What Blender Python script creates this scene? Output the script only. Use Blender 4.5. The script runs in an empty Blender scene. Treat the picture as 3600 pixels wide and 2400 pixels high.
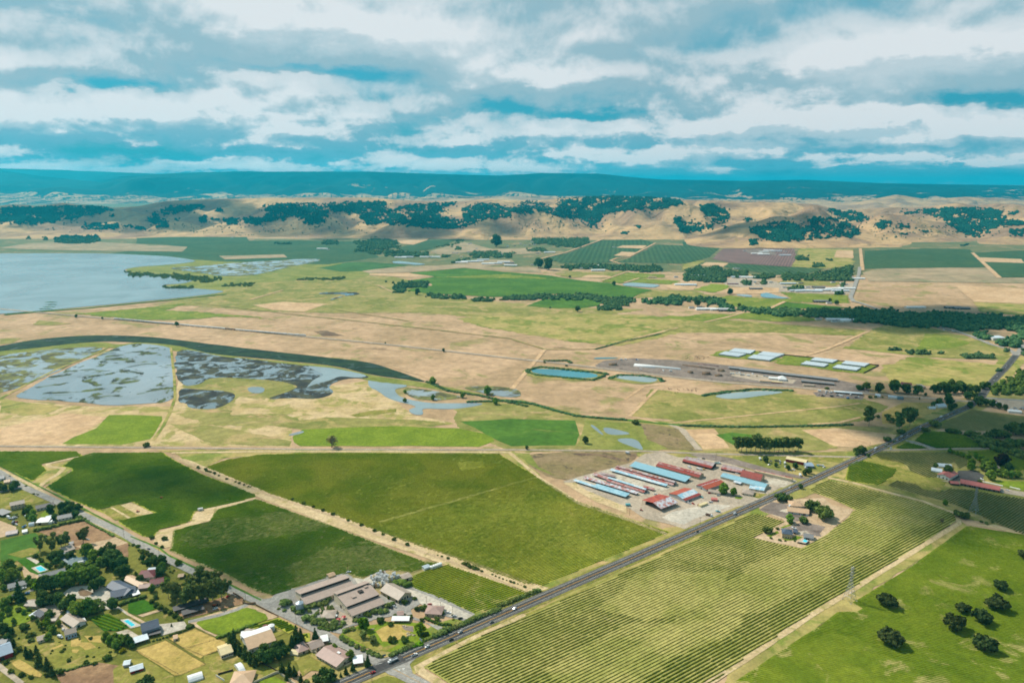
import bpy, math, random
from mathutils.geometry import delaunay_2d_cdt
import numpy as np
from mathutils import Vector
R = math.radians
SC = bpy.context.scene
COL = SC.collection
# ------------------------------------------------------------------ camera
CAMH, PITCH, FPX = 380.0, R(12.1), 2600.0
cam = bpy.data.cameras.new("camera"); cam_o = bpy.data.objects.new("camera", cam); COL.objects.link(cam_o)
cam_o.location = (0, 0, CAMH); cam_o.rotation_euler = (R(90) - PITCH, 0, 0)
cam.sensor_width = 36; cam.lens = 26; cam.clip_start = 1; cam.clip_end = 200000
SC.camera = cam_o
# ------------------------------------------------------------------ node helper
class NT:
    def __init__(s, tree): s.t = tree; s.n = tree.nodes; s.l = tree.links
    def put(s, sock, v):
        if v is None: return
        if isinstance(v, bpy.types.NodeSocket): s.l.new(v, sock)
        else:
            if sock.type == 'RGBA' and len(v) == 3: v = (*v, 1)
            sock.default_value = v
    def m(s, op, a, b=None, c=None, clamp=False):
        n = s.n.new('ShaderNodeMath'); n.operation = op; n.use_clamp = clamp
        for i, v in enumerate((a, b, c)): s.put(n.inputs[i], v)
        return n.outputs[0]
    def comb(s, x, y, z):
        n = s.n.new('ShaderNodeCombineXYZ')
        for i, v in enumerate((x, y, z)): s.put(n.inputs[i], v)
        return n.outputs[0]
    def sep(s, v):
        n = s.n.new('ShaderNodeSeparateXYZ'); s.put(n.inputs[0], v); return n.outputs
    def noise(s, vec, scale, detail=4, rough=.55, dist=0.0):
        n = s.n.new('ShaderNodeTexNoise'); s.put(n.inputs['Vector'], vec)
        for k, v in (('Scale', scale), ('Detail', detail), ('Roughness', rough), ('Distortion', dist)): s.put(n.inputs[k], v)
        return n.outputs['Fac']
    def ss(s, v, lo, hi, a=0.0, b=1.0):
        n = s.n.new('ShaderNodeMapRange'); n.interpolation_type = 'SMOOTHSTEP'
        for i, x in enumerate((v, lo, hi, a, b)): s.put(n.inputs[i], x)
        return n.outputs[0]
    def mix(s, f, a, b, op='MIX'):
        n = s.n.new('ShaderNodeMix'); n.data_type = 'RGBA'; n.blend_type = op
        s.put(n.inputs[0], f); s.put(n.inputs[6], a); s.put(n.inputs[7], b); return n.outputs[2]
    def vm(s, op, a, b=None):
        n = s.n.new('ShaderNodeVectorMath'); n.operation = op; s.put(n.inputs[0], a)
        if b is not None: s.put(n.inputs[1], b)
        return n.outputs[0]
# ------------------------------------------------------------------ light: sun, sky with broken cloud, exposure
SUN_AZ, SUN_EL = math.atan2(-.82, .57), R(48)          # azimuth from +Y towards +X
sun = bpy.data.lights.new("sun", 'SUN'); sun.energy = 4.9; sun.angle = R(1.2); sun.color = (1, .93, .80)
sun_o = bpy.data.objects.new("sun", sun); COL.objects.link(sun_o)
sd = Vector((math.sin(SUN_AZ) * math.cos(SUN_EL), math.cos(SUN_AZ) * math.cos(SUN_EL), math.sin(SUN_EL)))
sun_o.rotation_euler = (-sd).to_track_quat('-Z', 'Y').to_euler(); sun_o.location = sd * 3000
world = bpy.data.worlds.new("World"); SC.world = world; world.use_nodes = True
def build_sky():
    N = NT(world.node_tree); N.n.clear()
    out = N.n.new('ShaderNodeOutputWorld'); bg = N.n.new('ShaderNodeBackground'); N.l.new(bg.outputs[0], out.inputs[0])
    sky = N.n.new('ShaderNodeTexSky'); sky.sky_type = 'NISHITA'; sky.sun_disc = False
    sky.sun_elevation = SUN_EL; sky.sun_rotation = SUN_AZ; sky.air_density = 1.2; sky.dust_density = 1.0
    tc = N.n.new('ShaderNodeTexCoord'); x, y, z = N.sep(tc.outputs['Generated'])
    az = N.m('ARCTAN2', x, y); el = N.m('ARCSINE', z)
    elp = N.m('MAXIMUM', el, 0.0)
    # (azimuth, elevation, half width, half height, weight) in degrees of the main cloud masses and gaps
    pos = [(-16, 10.8, 10, 1.7, .30), (-9, 9.4, 7, 1.3, .22), (-33, 7.6, 10, 1.3, .16), (27, 8.2, 13, 1.5, .34), (18, 3.6, 11, 1.35, .38), (-23, 4.6, 4.5, 1.5, .34),
           (-31, 4.0, 6, 1.3, .26), (-14, 3.6, 4.5, 1.3, .24), (1.5, 7.4, 6, 1.1, .28), (-3.2, 3.0, 3.4, .7, .28), (33, 3.3, 4, .9, .26), (25.5, 4.4, 4, .7, .2),
           (-34, 2.0, 4, .45, .2), (-27, 2.9, 2.2, .55, .22), (-9, 2.0, 2.0, .5, .24), (3.5, 2.2, 2.4, .45, .2), (9, 1.5, 3, .3, .18), (28, 2.6, 2.2, .6, .24), (-18, 2.6, 1.8, .5, .2), (16, 1.2, 3, .25, .18), (-6, .95, 4, .2, .16), (-22, 1.6, 5, .25, .16), (22, 1.9, 4, .5, .18), (30, 1.2, 9, .2, .14),
           (-27, 6.0, 2.6, .8, -.34), (6, 4.9, 4, .5, -.34), (34, 5.0, 7, .5, -.26), (12, 10.2, 6, .9, -.05), (-32, 10.6, 5, 1.0, -.16), (-15, 7.9, 6, .5, -.2),
           (0, 5.3, 4, .6, -.22), (24, 2.2, 5, .5, -.2), (-22, 2.1, 9, .3, -.18)]
    wn = N.noise(N.comb(N.m('MULTIPLY', az, 11.0), N.m('MULTIPLY', el, 26.0), 3.0), 1.0, 7, .62)
    wn2 = N.noise(N.comb(N.m('MULTIPLY', az, 11.0), N.m('MULTIPLY', el, 26.0), 9.0), 1.0, 7, .62)
    soft = N.ss(elp, .05, .17, 1.0, .45)                 # nearer cloud overhead is smoother than the heaped cloud far off
    def density(de):
        e = N.m('ADD', elp, de)
        V = N.m('LOGARITHM', N.m('ADD', e, .045), math.e)
        big = N.noise(N.comb(N.m('MULTIPLY', az, 3.6), N.m('MULTIPLY', V, 2.2), 1.7), 1.0, 3, .5)
        puff = N.noise(N.comb(N.m('MULTIPLY', az, 10.5), N.m('MULTIPLY', V, 2.5), 6.2), 1.0, 9, .58, .35)
        fine = N.noise(N.comb(N.m('MULTIPLY', az, 42.0), N.m('MULTIPLY', e, 52.0), 2.2), 1.0, 6, .6)
        d = N.m('ADD', N.m('MULTIPLY', N.m('SUBTRACT', big, .46), 1.1), N.m('MULTIPLY', N.m('MULTIPLY', N.m('SUBTRACT', puff, .5), 1.15), soft))
        d = N.m('ADD', d, N.m('MULTIPLY', N.m('SUBTRACT', fine, .5), N.ss(e, .05, .16, .42, .14)))
        aw = N.m('ADD', az, N.m('MULTIPLY', N.m('SUBTRACT', wn, .5), .16)); ew = N.m('ADD', e, N.m('MULTIPLY', N.m('SUBTRACT', wn2, .5), .055))
        for a0, e0, wa, we, k in pos:
            dx = N.m('DIVIDE', N.m('SUBTRACT', aw, R(a0)), R(wa)); dy = N.m('DIVIDE', N.m('SUBTRACT', ew, R(e0)), R(we))
            if k > 0: dy = N.m('MAXIMUM', dy, N.m('MULTIPLY', dy, -1.5))
            q = N.m('ADD', N.m('MULTIPLY', dx, dx), N.m('MULTIPLY', dy, dy))
            d = N.m('ADD', d, N.m('MULTIPLY', N.m('EXPONENT', N.m('MULTIPLY', q, -1.0)), k * 1.25))
        return N.m('SUBTRACT', d, N.ss(e, .02, .07, -.06, 0.0))
    d0 = density(0.0); d1 = density(.015)
    cover = N.ss(d0, -.30, .08)
    lit = N.ss(N.m('SUBTRACT', d0, d1), -.10, .15)
    core = N.ss(d0, .02, .45)
    bright = N.m('SUBTRACT', N.m('ADD', N.m('MULTIPLY', lit, .72), N.m('MULTIPLY', core, .60)), .10, clamp=True)
    sk = N.vm('MULTIPLY', sky.outputs[0], (.012, .050, .064))
    sk = N.mix(.7, sk, N.mix(N.ss(el, R(2), R(11)), (.02, .25, .37), (.05, .30, .40)))
    low = N.ss(el, R(-1.0), R(3.0))
    sk = N.mix(low, (.004, .165, .275), sk)
    veil = N.mix(N.ss(el, R(1.0), R(6)), (.085, .30, .40), (.245, .38, .44))
    cl = N.mix(bright, veil, (.58, .61, .63))
    cc = N.mix(N.m('MULTIPLY', cover, N.ss(el, R(.0), R(1.0), .55, 1.0)), sk, cl)
    N.put(bg.inputs[0], cc); bg.inputs[1].default_value = 1.0
build_sky()
SC.view_settings.view_transform = 'Standard'; SC.view_settings.look = 'None'
SC.view_settings.exposure = 0.38; SC.view_settings.gamma = 1.0
SC.render.engine = 'CYCLES'
SC.cycles.use_denoising = True; SC.cycles.filter_width = 1.8
SC.cycles.max_bounces = 5; SC.cycles.diffuse_bounces = 2; SC.cycles.glossy_bounces = 2; SC.cycles.volume_bounces = 0
SC.cycles.transmission_bounces = 2; SC.cycles.use_adaptive_sampling = True; SC.cycles.adaptive_threshold = .02
# ------------------------------------------------------------------ photograph pixel (3600 x 2400) -> place on the ground
CP, SP = math.cos(PITCH), math.sin(PITCH)
def ray(px, py):
    u = (px - 1800) / FPX; v = (1200 - py) / FPX
    return u, CP + v * SP, -SP + v * CP
def g(px, py, z=0.0):
    dx, dy, dz = ray(px, py); t = (z - CAMH) / dz
    return Vector((dx * t, dy * t, z))
def ppm(p):                                            # photograph pixels per metre at a place
    return FPX / (p.y * CP - (p.z - CAMH) * SP)
ZM = dict(F=(0, 0, 1), D=(0, 0, .65333), A=(0, 500, 1.3067), B=(1800, 500, 1.3067), C=(0, 1000, 1.3067), Q=(1800, 1000, 1.3067), E=(0, 1600, 1.96), W=(900, 1900, 2.6133),
          G=(1800, 1500, 2.138), H=(2600, 1500, 1.742), I1=(0, 2000, 3.92), I2=(450, 2000, 3.92), I3=(0, 1640, 3.92), I4=(450, 1640, 3.92), I5=(900, 2000, 3.92), I6=(1300, 2000, 3.92),
          B1=(2000, 1580, 5.2267), B2=(2400, 1580, 5.2267), N1=(2400, 850, 3.92), N2=(1300, 800, 3.92), N3=(1850, 800, 3.92), N4=(3000, 1000, 3.92), N5=(2600, 1200, 3.92),
          N6=(2100, 1180, 3.92), N7=(3000, 1350, 3.485), N8=(3200, 1550, 5.2275), N9=(2650, 1750, 6.72), T1=(200, 1080, 2.6133), X=(1350, 2300, 9.408), Y1=(1500, 1950, 6.72), Y2=(1450, 2200, 6.72))
def cv(z, x, y):
    o = ZM[z]; return o[0] + x / o[2], o[1] + y / o[2]
def P(s):                                              # "I5 10,20 30,40 D 5,6" -> pixel list, zoom prefix switches the crop
    z = 'F'; r = []
    for tok in s.split():
        if ',' in tok:
            a, b = tok.split(',')[:2]; r.append(cv(z, float(a), float(b)))
        else: z = tok
    return r
# ------------------------------------------------------------------ noise in numpy
_rs = np.random.RandomState(5); _lat = _rs.rand(256, 256)
def vnoise(x, y):
    x = np.asarray(x, float); y = np.asarray(y, float)
    xi = np.floor(x).astype(int); yi = np.floor(y).astype(int); fx = x - xi; fy = y - yi
    fx = fx * fx * (3 - 2 * fx); fy = fy * fy * (3 - 2 * fy)
    a = _lat[xi & 255, yi & 255]; b = _lat[(xi + 1) & 255, yi & 255]; c = _lat[xi & 255, (yi + 1) & 255]; d = _lat[(xi + 1) & 255, (yi + 1) & 255]
    return (a * (1 - fx) + b * fx) * (1 - fy) + (c * (1 - fx) + d * fx) * fy
def fbm(x, y, o=4):
    s = 0; a = .5; t = 0
    for k in range(o):
        s = s + a * vnoise(x * 2 ** k + 17 * k, y * 2 ** k + 31 * k); t += a; a *= .5
    return s / t
def inpoly(poly, x, y):
    x = np.asarray(x, float); y = np.asarray(y, float); r = np.zeros(x.shape, bool); n = len(poly)
    for i in range(n):
        x0, y0 = poly[i]; x1, y1 = poly[i - 1]
        c = ((y0 > y) != (y1 > y))
        with np.errstate(divide='ignore', invalid='ignore'):
            r ^= c & (x < (x1 - x0) * (y - y0) / (y1 - y0 if y1 != y0 else 1e-9) + x0)
    return r
# ------------------------------------------------------------------ materials
GAIN = .70
def lin(c):
    return tuple((v / 12.92 if v <= .04045 else ((v + .055) / 1.055) ** 2.4) for v in (c[0] / 255, c[1] / 255, c[2] / 255))
def al(*c): return tuple(v * GAIN for v in lin(c))
def newmat(name):
    m = bpy.data.materials.new(name); m.use_nodes = True; N = NT(m.node_tree); N.n.clear()
    out = N.n.new('ShaderNodeOutputMaterial'); return m, N, out
def princ(N, col, rough=.8, spec=.2, metal=0):
    b = N.n.new('ShaderNodeBsdfPrincipled'); N.put(b.inputs['Base Color'], col); N.put(b.inputs['Roughness'], rough)
    b.inputs['Specular IOR Level'].default_value = spec; b.inputs['Metallic'].default_value = metal; return b
def wpos(N): return N.n.new('ShaderNodeNewGeometry').outputs['Position']
MATS = {}
def field_mat(name, c1, c2, c3=None, big=120, mid=18, rowdir=None, rowsp=0, f3=.62, lo=.40, hi=.60, c4=None, f4=.6):
    m, N, out = newmat(name); p = wpos(N)
    f = N.ss(N.noise(p, 1 / big, 7, .62, .4), lo, hi)
    c = N.mix(f, al(*c1), al(*c2))
    if c3: c = N.mix(N.ss(N.noise(N.vm('ADD', p, (913, 77, 0)), 1.7 / big, 7, .66, .6), f3, f3 + .09), c, al(*c3))
    if c4: c = N.mix(N.ss(N.noise(N.vm('MULTIPLY', N.vm('ADD', p, (77, 1913, 0)), (.45, 1, 1)), 1 / 46, 8, .68, .9), f4, f4 + .12), c, al(*c4))
    v = N.m('MULTIPLY', N.ss(N.noise(p, 1 / mid, 5, .7), .25, .75, .76, 1.24), N.ss(N.noise(p, 1 / 2.2, 3, .6), .2, .8, .86, 1.14))
    if rowsp:
        a = rowdir; x, y, z = N.sep(p)
        t = N.m('ADD', N.m('MULTIPLY', x, -math.sin(a) / rowsp), N.m('MULTIPLY', y, math.cos(a) / rowsp))
        v = N.m('MULTIPLY', v, N.ss(N.m('SINE', N.m('MULTIPLY', t, 2 * math.pi)), -1, 1, .82, 1.18))
    c = N.vm('SCALE', c); N.l.new(v, c.node.inputs['Scale'])
    b = princ(N, c, .95, .05); N.l.new(b.outputs[0], out.inputs[0]); MATS[name] = m; return m
def plain(name, c, rough=.7, spec=.3, var=.12, sc=1.5, metal=0, raw=False):
    m, N, out = newmat(name)
    tc = N.n.new('ShaderNodeTexCoord').outputs['Object']
    v = N.ss(N.noise(tc, 1 / sc, 5, .65), .25, .75, 1 - var, 1 + var)
    cc = N.vm('SCALE', (c if raw else al(*c))); N.l.new(v, cc.node.inputs['Scale'])
    b = princ(N, cc, rough, spec, metal); N.l.new(b.outputs[0], out.inputs[0]); MATS[name] = m; return m
def leaf_mat(name, dark, light, trans=.25, var=.25):
    m, N, out = newmat(name)
    at = N.n.new('ShaderNodeAttribute'); at.attribute_name = 'tone'
    oi = N.n.new('ShaderNodeObjectInfo')
    c = N.mix(at.outputs['Fac'], al(*dark), al(*light))
    k = N.ss(oi.outputs['Random'], 0, 1, 1 - var, 1 + var); c = N.vm('SCALE', c); N.l.new(k, c.node.inputs['Scale'])
    hs = N.n.new('ShaderNodeHueSaturation'); N.l.new(c, hs.inputs['Color'])
    N.put(hs.inputs['Hue'], N.ss(N.m('FRACT', N.m('MULTIPLY', oi.outputs['Random'], 7.31)), 0, 1, .485, .515)); c = hs.outputs[0]
    d = N.n.new('ShaderNodeBsdfDiffuse'); N.put(d.inputs[0], c); t = N.n.new('ShaderNodeBsdfTranslucent'); N.put(t.inputs[0], c)
    mx = N.n.new('ShaderNodeMixShader'); mx.inputs[0].default_value = trans; N.l.new(d.outputs[0], mx.inputs[1]); N.l.new(t.outputs[0], mx.inputs[2])
    N.l.new(mx.outputs[0], out.inputs[0]); MATS[name] = m; return m
def vine_mat(name, dark, light, big=70):
    m, N, out = newmat(name); p = wpos(N)
    c = N.mix(N.ss(N.noise(p, 1 / big, 6, .6, .3), .36, .64), al(*dark), al(*light))
    v = N.ss(N.noise(p, 1 / 1.6, 3, .7), .25, .75, .72, 1.28)
    c = N.vm('SCALE', c); N.l.new(v, c.node.inputs['Scale'])
    d = N.n.new('ShaderNodeBsdfDiffuse'); N.put(d.inputs[0], c); t = N.n.new('ShaderNodeBsdfTranslucent'); N.put(t.inputs[0], c)
    mx = N.n.new('ShaderNodeMixShader'); mx.inputs[0].default_value = .45; N.l.new(d.outputs[0], mx.inputs[1]); N.l.new(t.outputs[0], mx.inputs[2])
    N.l.new(mx.outputs[0], out.inputs[0]); MATS[name] = m; return m
def water_mat(name, base, rough=.08, mud=None, cut=.5, big=55, mud2=None, soft=.03):
    m, N, out = newmat(name); p = wpos(N)
    bump = N.n.new('ShaderNodeBump'); bump.inputs['Strength'].default_value = .08; bump.inputs['Distance'].default_value = .3
    N.l.new(N.noise(p, .25, 4, .6), bump.inputs['Height'])
    tint = N.vm('SCALE', al(*base)); N.l.new(N.ss(N.noise(p, 1 / 240, 5, .6, .8), .3, .7, .8, 1.2), tint.node.inputs['Scale'])
    w = princ(N, tint, rough, .5); w.inputs['IOR'].default_value = 1.33; N.l.new(bump.outputs[0], w.inputs['Normal'])
    if mud:
        f = N.ss(N.noise(p, 1 / big, 9, .66, .9), cut, cut + soft)
        mc = N.mix(N.ss(N.noise(p, 1 / 30, 6, .65), .42, .6), al(*mud), al(*(mud2 or mud)))
        d = princ(N, mc, .9, .1); mx = N.n.new('ShaderNodeMixShader'); N.l.new(f, mx.inputs[0]); N.l.new(w.outputs[0], mx.inputs[1]); N.l.new(d.outputs[0], mx.inputs[2])
        N.l.new(mx.outputs[0], out.inputs[0])
    else: N.l.new(w.outputs[0], out.inputs[0])
    MATS[name] = m; return m
M = MATS
VPA = lambda vx: math.atan2(1.0225, (vx - 1800) / 2600)     # ground heading of a row whose vanishing point is at pixel vx
field_mat('tan', (198, 166, 132), (176, 148, 114), (152, 142, 92), 190, 22, f3=.545, c4=(146, 122, 94), f4=.61)
field_mat('tan_pale', (212, 178, 140), (198, 164, 126), (180, 156, 108), 90, 14, f3=.60)
field_mat('tan_far', (178, 156, 126), (160, 144, 114), (134, 134, 100), 300, 60, f3=.55)
field_mat('tan_mottled', (208, 182, 140), (190, 166, 118), (160, 152, 88), 70, 14, f3=.50, c4=(150, 126, 94), f4=.64)
field_mat('tan_green', (180, 162, 102), (156, 150, 84), (126, 136, 62), 110, 18, f3=.50, c4=(206, 170, 124), f4=.58)
field_mat('olive', (156, 148, 88), (130, 132, 68), (176, 156, 104), 120, 15, f3=.52, c4=(198, 164, 124), f4=.58)
field_mat('pasture', (150, 144, 82), (126, 130, 64), (170, 154, 96), 90, 12, f3=.50, c4=(188, 160, 116), f4=.60)
field_mat('green', (130, 142, 58), (112, 128, 48), (152, 150, 74), 70, 9, f3=.54, c4=(172, 156, 98), f4=.62)
field_mat('green_lime', (140, 152, 60), (122, 140, 48), (158, 156, 76), 60, 8)
field_mat('green_deep', (88, 124, 46), (74, 110, 40), (108, 132, 56), 110, 12, c4=(134, 138, 72), f4=.62)
field_mat('green_far', (78, 116, 62), (70, 104, 56), (96, 122, 66), 220, 40)
field_mat('crop_far', (66, 94, 62), (76, 100, 66), (94, 106, 74), 260, 40, VPA(2200), 26)
field_mat('crop_blue', (62, 92, 66), (72, 98, 70), (84, 104, 76), 260, 40)
field_mat('valley', (106, 116, 80), (122, 122, 84), (164, 140, 104), 260, 40, f3=.54, c4=(78, 100, 68), f4=.56)
field_mat('purple', (134, 108, 102), (124, 100, 96), None, 160, 40, VPA(2900), 14)
field_mat('lawn', (126, 144, 44), (112, 132, 38), (142, 152, 56), 30, 5)
field_mat('lawn_dark', (64, 108, 26), (56, 98, 22), (80, 118, 34), 20, 4)
field_mat('lawn_dry', (146, 140, 70), (126, 128, 56), (168, 150, 92), 26, 5, f3=.53, c4=(106, 116, 48), f4=.60)
field_mat('yard_grass', (126, 124, 58), (106, 110, 48), (164, 144, 90), 34, 6, f3=.57, c4=(84, 96, 42), f4=.58)
field_mat('paddock', (196, 168, 100), (176, 154, 86), (150, 140, 68), 26, 6, f3=.58)
field_mat('dirt', (206, 180, 148), (190, 164, 132), (170, 150, 112), 30, 5)
field_mat('dirt_red', (164, 132, 100), (142, 112, 86), (120, 96, 76), 26, 6)
field_mat('dirt_track', (212, 188, 148), (198, 174, 132), (172, 158, 104), 26, 4, f3=.55)
field_mat('gravel', (190, 174, 154), (174, 160, 142), (156, 144, 128), 34, 5)
field_mat('gravel_pale', (206, 196, 180), (190, 182, 168), (214, 206, 194), 30, 5)
field_mat('gravel_dark', (146, 132, 122), (128, 116, 108), (112, 100, 92), 40, 8, f3=.56)
field_mat('earth_dark', (112, 92, 78), (140, 118, 92), (92, 76, 70), 34, 7, f3=.55)
field_mat('weedy', (150, 130, 98), (136, 122, 84), (98, 84, 70), 40, 8, f3=.56)
field_mat('levee', (146, 146, 78), (124, 132, 62), (172, 158, 104), 70, 10)
field_mat('vine_floor', (184, 174, 104), (160, 158, 84), (204, 186, 128), 60, 7)
field_mat('vine_floor_lush', (172, 170, 72), (154, 158, 58), (190, 176, 96), 60, 7)
field_mat('vine_floor_green', (124, 136, 40), (104, 122, 32), (172, 162, 98), 55, 7, f3=.55)
field_mat('vine_floor_dull', (156, 148, 96), (140, 138, 84), (172, 160, 108), 60, 7)
field_mat('concrete', (206, 196, 178), (190, 178, 160), (168, 154, 136), 14, 4, f3=.55)
field_mat('asphalt', (112, 110, 106), (100, 98, 96), (122, 118, 112), 30, 3)
field_mat('asphalt_new', (86, 85, 84), (78, 77, 77), (94, 92, 90), 30, 3)
field_mat('asphalt_old', (166, 162, 154), (152, 148, 142), (142, 138, 130), 20, 3)
water_mat('water', (140, 156, 160), .22); water_mat('water_teal', (70, 138, 150)); water_mat('water_silt', (150, 166, 166), .15)
water_mat('marsh', (152, 162, 168), .07, (58, 62, 54), .535, 60, (96, 106, 58)); water_mat('marsh_half', (150, 160, 164), .07, (84, 82, 62), .49, 60, (128, 130, 70))
water_mat('marsh_mud', (126, 142, 150), .08, (54, 55, 54), .455, 40, (84, 84, 64)); water_mat('channel', (42, 62, 56), .4, (46, 68, 44), .30, 60, (30, 50, 38), .14)
water_mat('pool_water', (70, 205, 225), .05)
# ------------------------------------------------------------------ objects and tags
def tag(o, label=None, cat=None, group=None, kind=None):
    if label: o['label'] = label
    if cat: o['category'] = cat
    if group: o['group'] = group
    if kind: o['kind'] = kind
    return o
def empty(name, loc, rz=0, sc=1):
    o = bpy.data.objects.new(name, None); COL.objects.link(o); o.location = loc; o.rotation_euler = (0, 0, rz); o.scale = (sc,) * 3; o.empty_display_size = 1; return o
def mesh_obj(name, V, Fc, mat=None, parent=None, smooth=False, tone=None, loc=None):
    me = bpy.data.meshes.new(name)
    if isinstance(Fc, np.ndarray):
        nv, nf, k = len(V), len(Fc), Fc.shape[1]
        me.vertices.add(nv); me.vertices.foreach_set('co', np.asarray(V, np.float32).ravel())
        me.loops.add(nf * k); me.loops.foreach_set('vertex_index', Fc.astype(np.int32).ravel())
        me.polygons.add(nf); me.polygons.foreach_set('loop_start', np.arange(nf, dtype=np.int32) * k); me.polygons.foreach_set('loop_total', np.full(nf, k, np.int32))
        me.update(calc_edges=True)
    else: me.from_pydata([tuple(v) for v in V], [], Fc); me.update()
    if smooth: me.polygons.foreach_set('use_smooth', np.ones(len(me.polygons), bool))
    if tone is not None:
        a = me.attributes.new('tone', 'FLOAT', 'POINT'); a.data.foreach_set('value', np.asarray(tone, np.float32))
    if mat: me.materials.append(M[mat] if isinstance(mat, str) else mat)
    o = bpy.data.objects.new(name, me); COL.objects.link(o)
    if parent: o.parent = parent
    if loc is not None: o.location = loc
    return o
class MB:
    def __init__(s): s.v = []; s.f = []
    def add(s, V, Fc): k = len(s.v); s.v += [tuple(v) for v in V]; s.f += [[i + k for i in f] for f in Fc]
    def box(s, x0, y0, z0, x1, y1, z1):
        s.add([(x0, y0, z0), (x1, y0, z0), (x1, y1, z0), (x0, y1, z0), (x0, y0, z1), (x1, y0, z1), (x1, y1, z1), (x0, y1, z1)],
              [(0, 3, 2, 1), (4, 5, 6, 7), (0, 1, 5, 4), (1, 2, 6, 5), (2, 3, 7, 6), (3, 0, 4, 7)]); return s
    def cyl(s, x, y, z0, z1, r0, r1=None, n=12, cap=True):
        r1 = r0 if r1 is None else r1
        V = [(x + r0 * math.cos(2 * math.pi * i / n), y + r0 * math.sin(2 * math.pi * i / n), z0) for i in range(n)] + [(x + r1 * math.cos(2 * math.pi * i / n), y + r1 * math.sin(2 * math.pi * i / n), z1) for i in range(n)]
        Fc = [(i, (i + 1) % n, n + (i + 1) % n, n + i) for i in range(n)]
        if cap: Fc += [tuple(range(n - 1, -1, -1)), tuple(range(n, 2 * n))]
        s.add(V, Fc); return s
    def bar(s, a, b, r, n=4):
        a = Vector(a); b = Vector(b); d = (b - a).normalized(); u = d.orthogonal().normalized(); w = d.cross(u)
        V = [tuple(p + (u * math.cos(2 * math.pi * (i + .5) / n) + w * math.sin(2 * math.pi * (i + .5) / n)) * r) for p in (a, b) for i in range(n)]
        s.add(V, [(i, (i + 1) % n, n + (i + 1) % n, n + i) for i in range(n)] + [tuple(range(n - 1, -1, -1)), tuple(range(n, 2 * n))]); return s
    def prism(s, prof, x0, x1):                        # closed profile in (y, z) run from x0 to x1
        n = len(prof); s.add([(x0, y, z) for y, z in prof] + [(x1, y, z) for y, z in prof],
                             [(i, (i + 1) % n, n + (i + 1) % n, n + i) for i in range(n)] + [tuple(range(n - 1, -1, -1)), tuple(range(n, 2 * n))]); return s
    def build(s, name, mat, parent=None, smooth=False, loc=None): return mesh_obj(name, s.v, s.f, mat, parent, smooth, loc=loc)
# ------------------------------------------------------------------ flat sheets of ground
def densify(pts, step, rough, seed, closed=True):
    r = []; n = len(pts)
    for i in range(n if closed else n - 1):
        a = pts[i]; b = pts[(i + 1) % n]; L = math.hypot(b[0] - a[0], b[1] - a[1]); k = max(1, int(L / step)); k = min(k, 90)
        nx, ny = -(b[1] - a[1]) / (L + 1e-6), (b[0] - a[0]) / (L + 1e-6)
        for j in range(k):
            t = j / k; x = a[0] + (b[0] - a[0]) * t; y = a[1] + (b[1] - a[1]) * t
            o = (float(fbm(x / (step * 4) + seed, y / (step * 4), 4)) - .5) * 2.4 * rough if rough else 0
            r.append((x + nx * o, y + ny * o))
    return r
def chaikin(pts, it=2):
    for _ in range(it):
        q = []
        for i in range(len(pts)):
            a = pts[i - 1]; b = pts[i]
            q += [(a[0] * .75 + b[0] * .25, a[1] * .75 + b[1] * .25), (a[0] * .25 + b[0] * .75, a[1] * .25 + b[1] * .75)]
        pts = q
    return pts
_NS = [0]
def zlift(layer, y):
    _NS[0] += 1
    return (.05 * layer + .0004 * _NS[0]) * (1 + max(0, y - 1200) / 500)
def sheet(name, mat, layer, pts, rough=1.2, smooth=0, step=None, kind='structure'):
    if isinstance(pts, str): pts = P(pts)
    if smooth: pts = chaikin(pts, smooth)
    w = [g(*p) for p in pts]; q = [(a.x, a.y) for a in w]; ar = abs(sum(q[i - 1][0] * q[i][1] - q[i][0] * q[i - 1][1] for i in range(len(q)))) / 2; rough = min(rough, .025 * ar ** .5)
    far = np.mean([p[1] for p in q]); step = step or max(4, far / 130)
    q = densify(q, step, rough * max(1, far / 900), layer * 3.1)
    z = zlift(layer, far)
    cx = sum(p[0] for p in q) / len(q); cy = sum(p[1] for p in q) / len(q); n = len(q)
    r = delaunay_2d_cdt([Vector((x - cx, y - cy)) for x, y in q], [(i, (i + 1) % n) for i in range(n)], [], 1, 1e-3)
    o = mesh_obj(name, [(v.x + cx, v.y + cy, z) for v in r[0]], [list(f) for f in r[2]], mat)
    tag(o, kind=kind); return o
def ribbon_pts(wp, width):
    L = []; Rr = []; ws = width if isinstance(width, (list, tuple)) else [width] * len(wp)
    for i, p in enumerate(wp):
        a = wp[max(0, i - 1)]; b = wp[min(len(wp) - 1, i + 1)]; d = (b - a); d.z = 0; d.normalize(); n = Vector((-d.y, d.x, 0))
        L.append(p + n * ws[i] / 2); Rr.append(p - n * ws[i] / 2)
    return L, Rr
def resample(wp, step):
    r = [wp[0]]
    for a, b in zip(wp, wp[1:]):
        k = max(1, int((b - a).length / step)); r += [a.lerp(b, j / k) for j in range(1, k + 1)]
    return r
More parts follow.
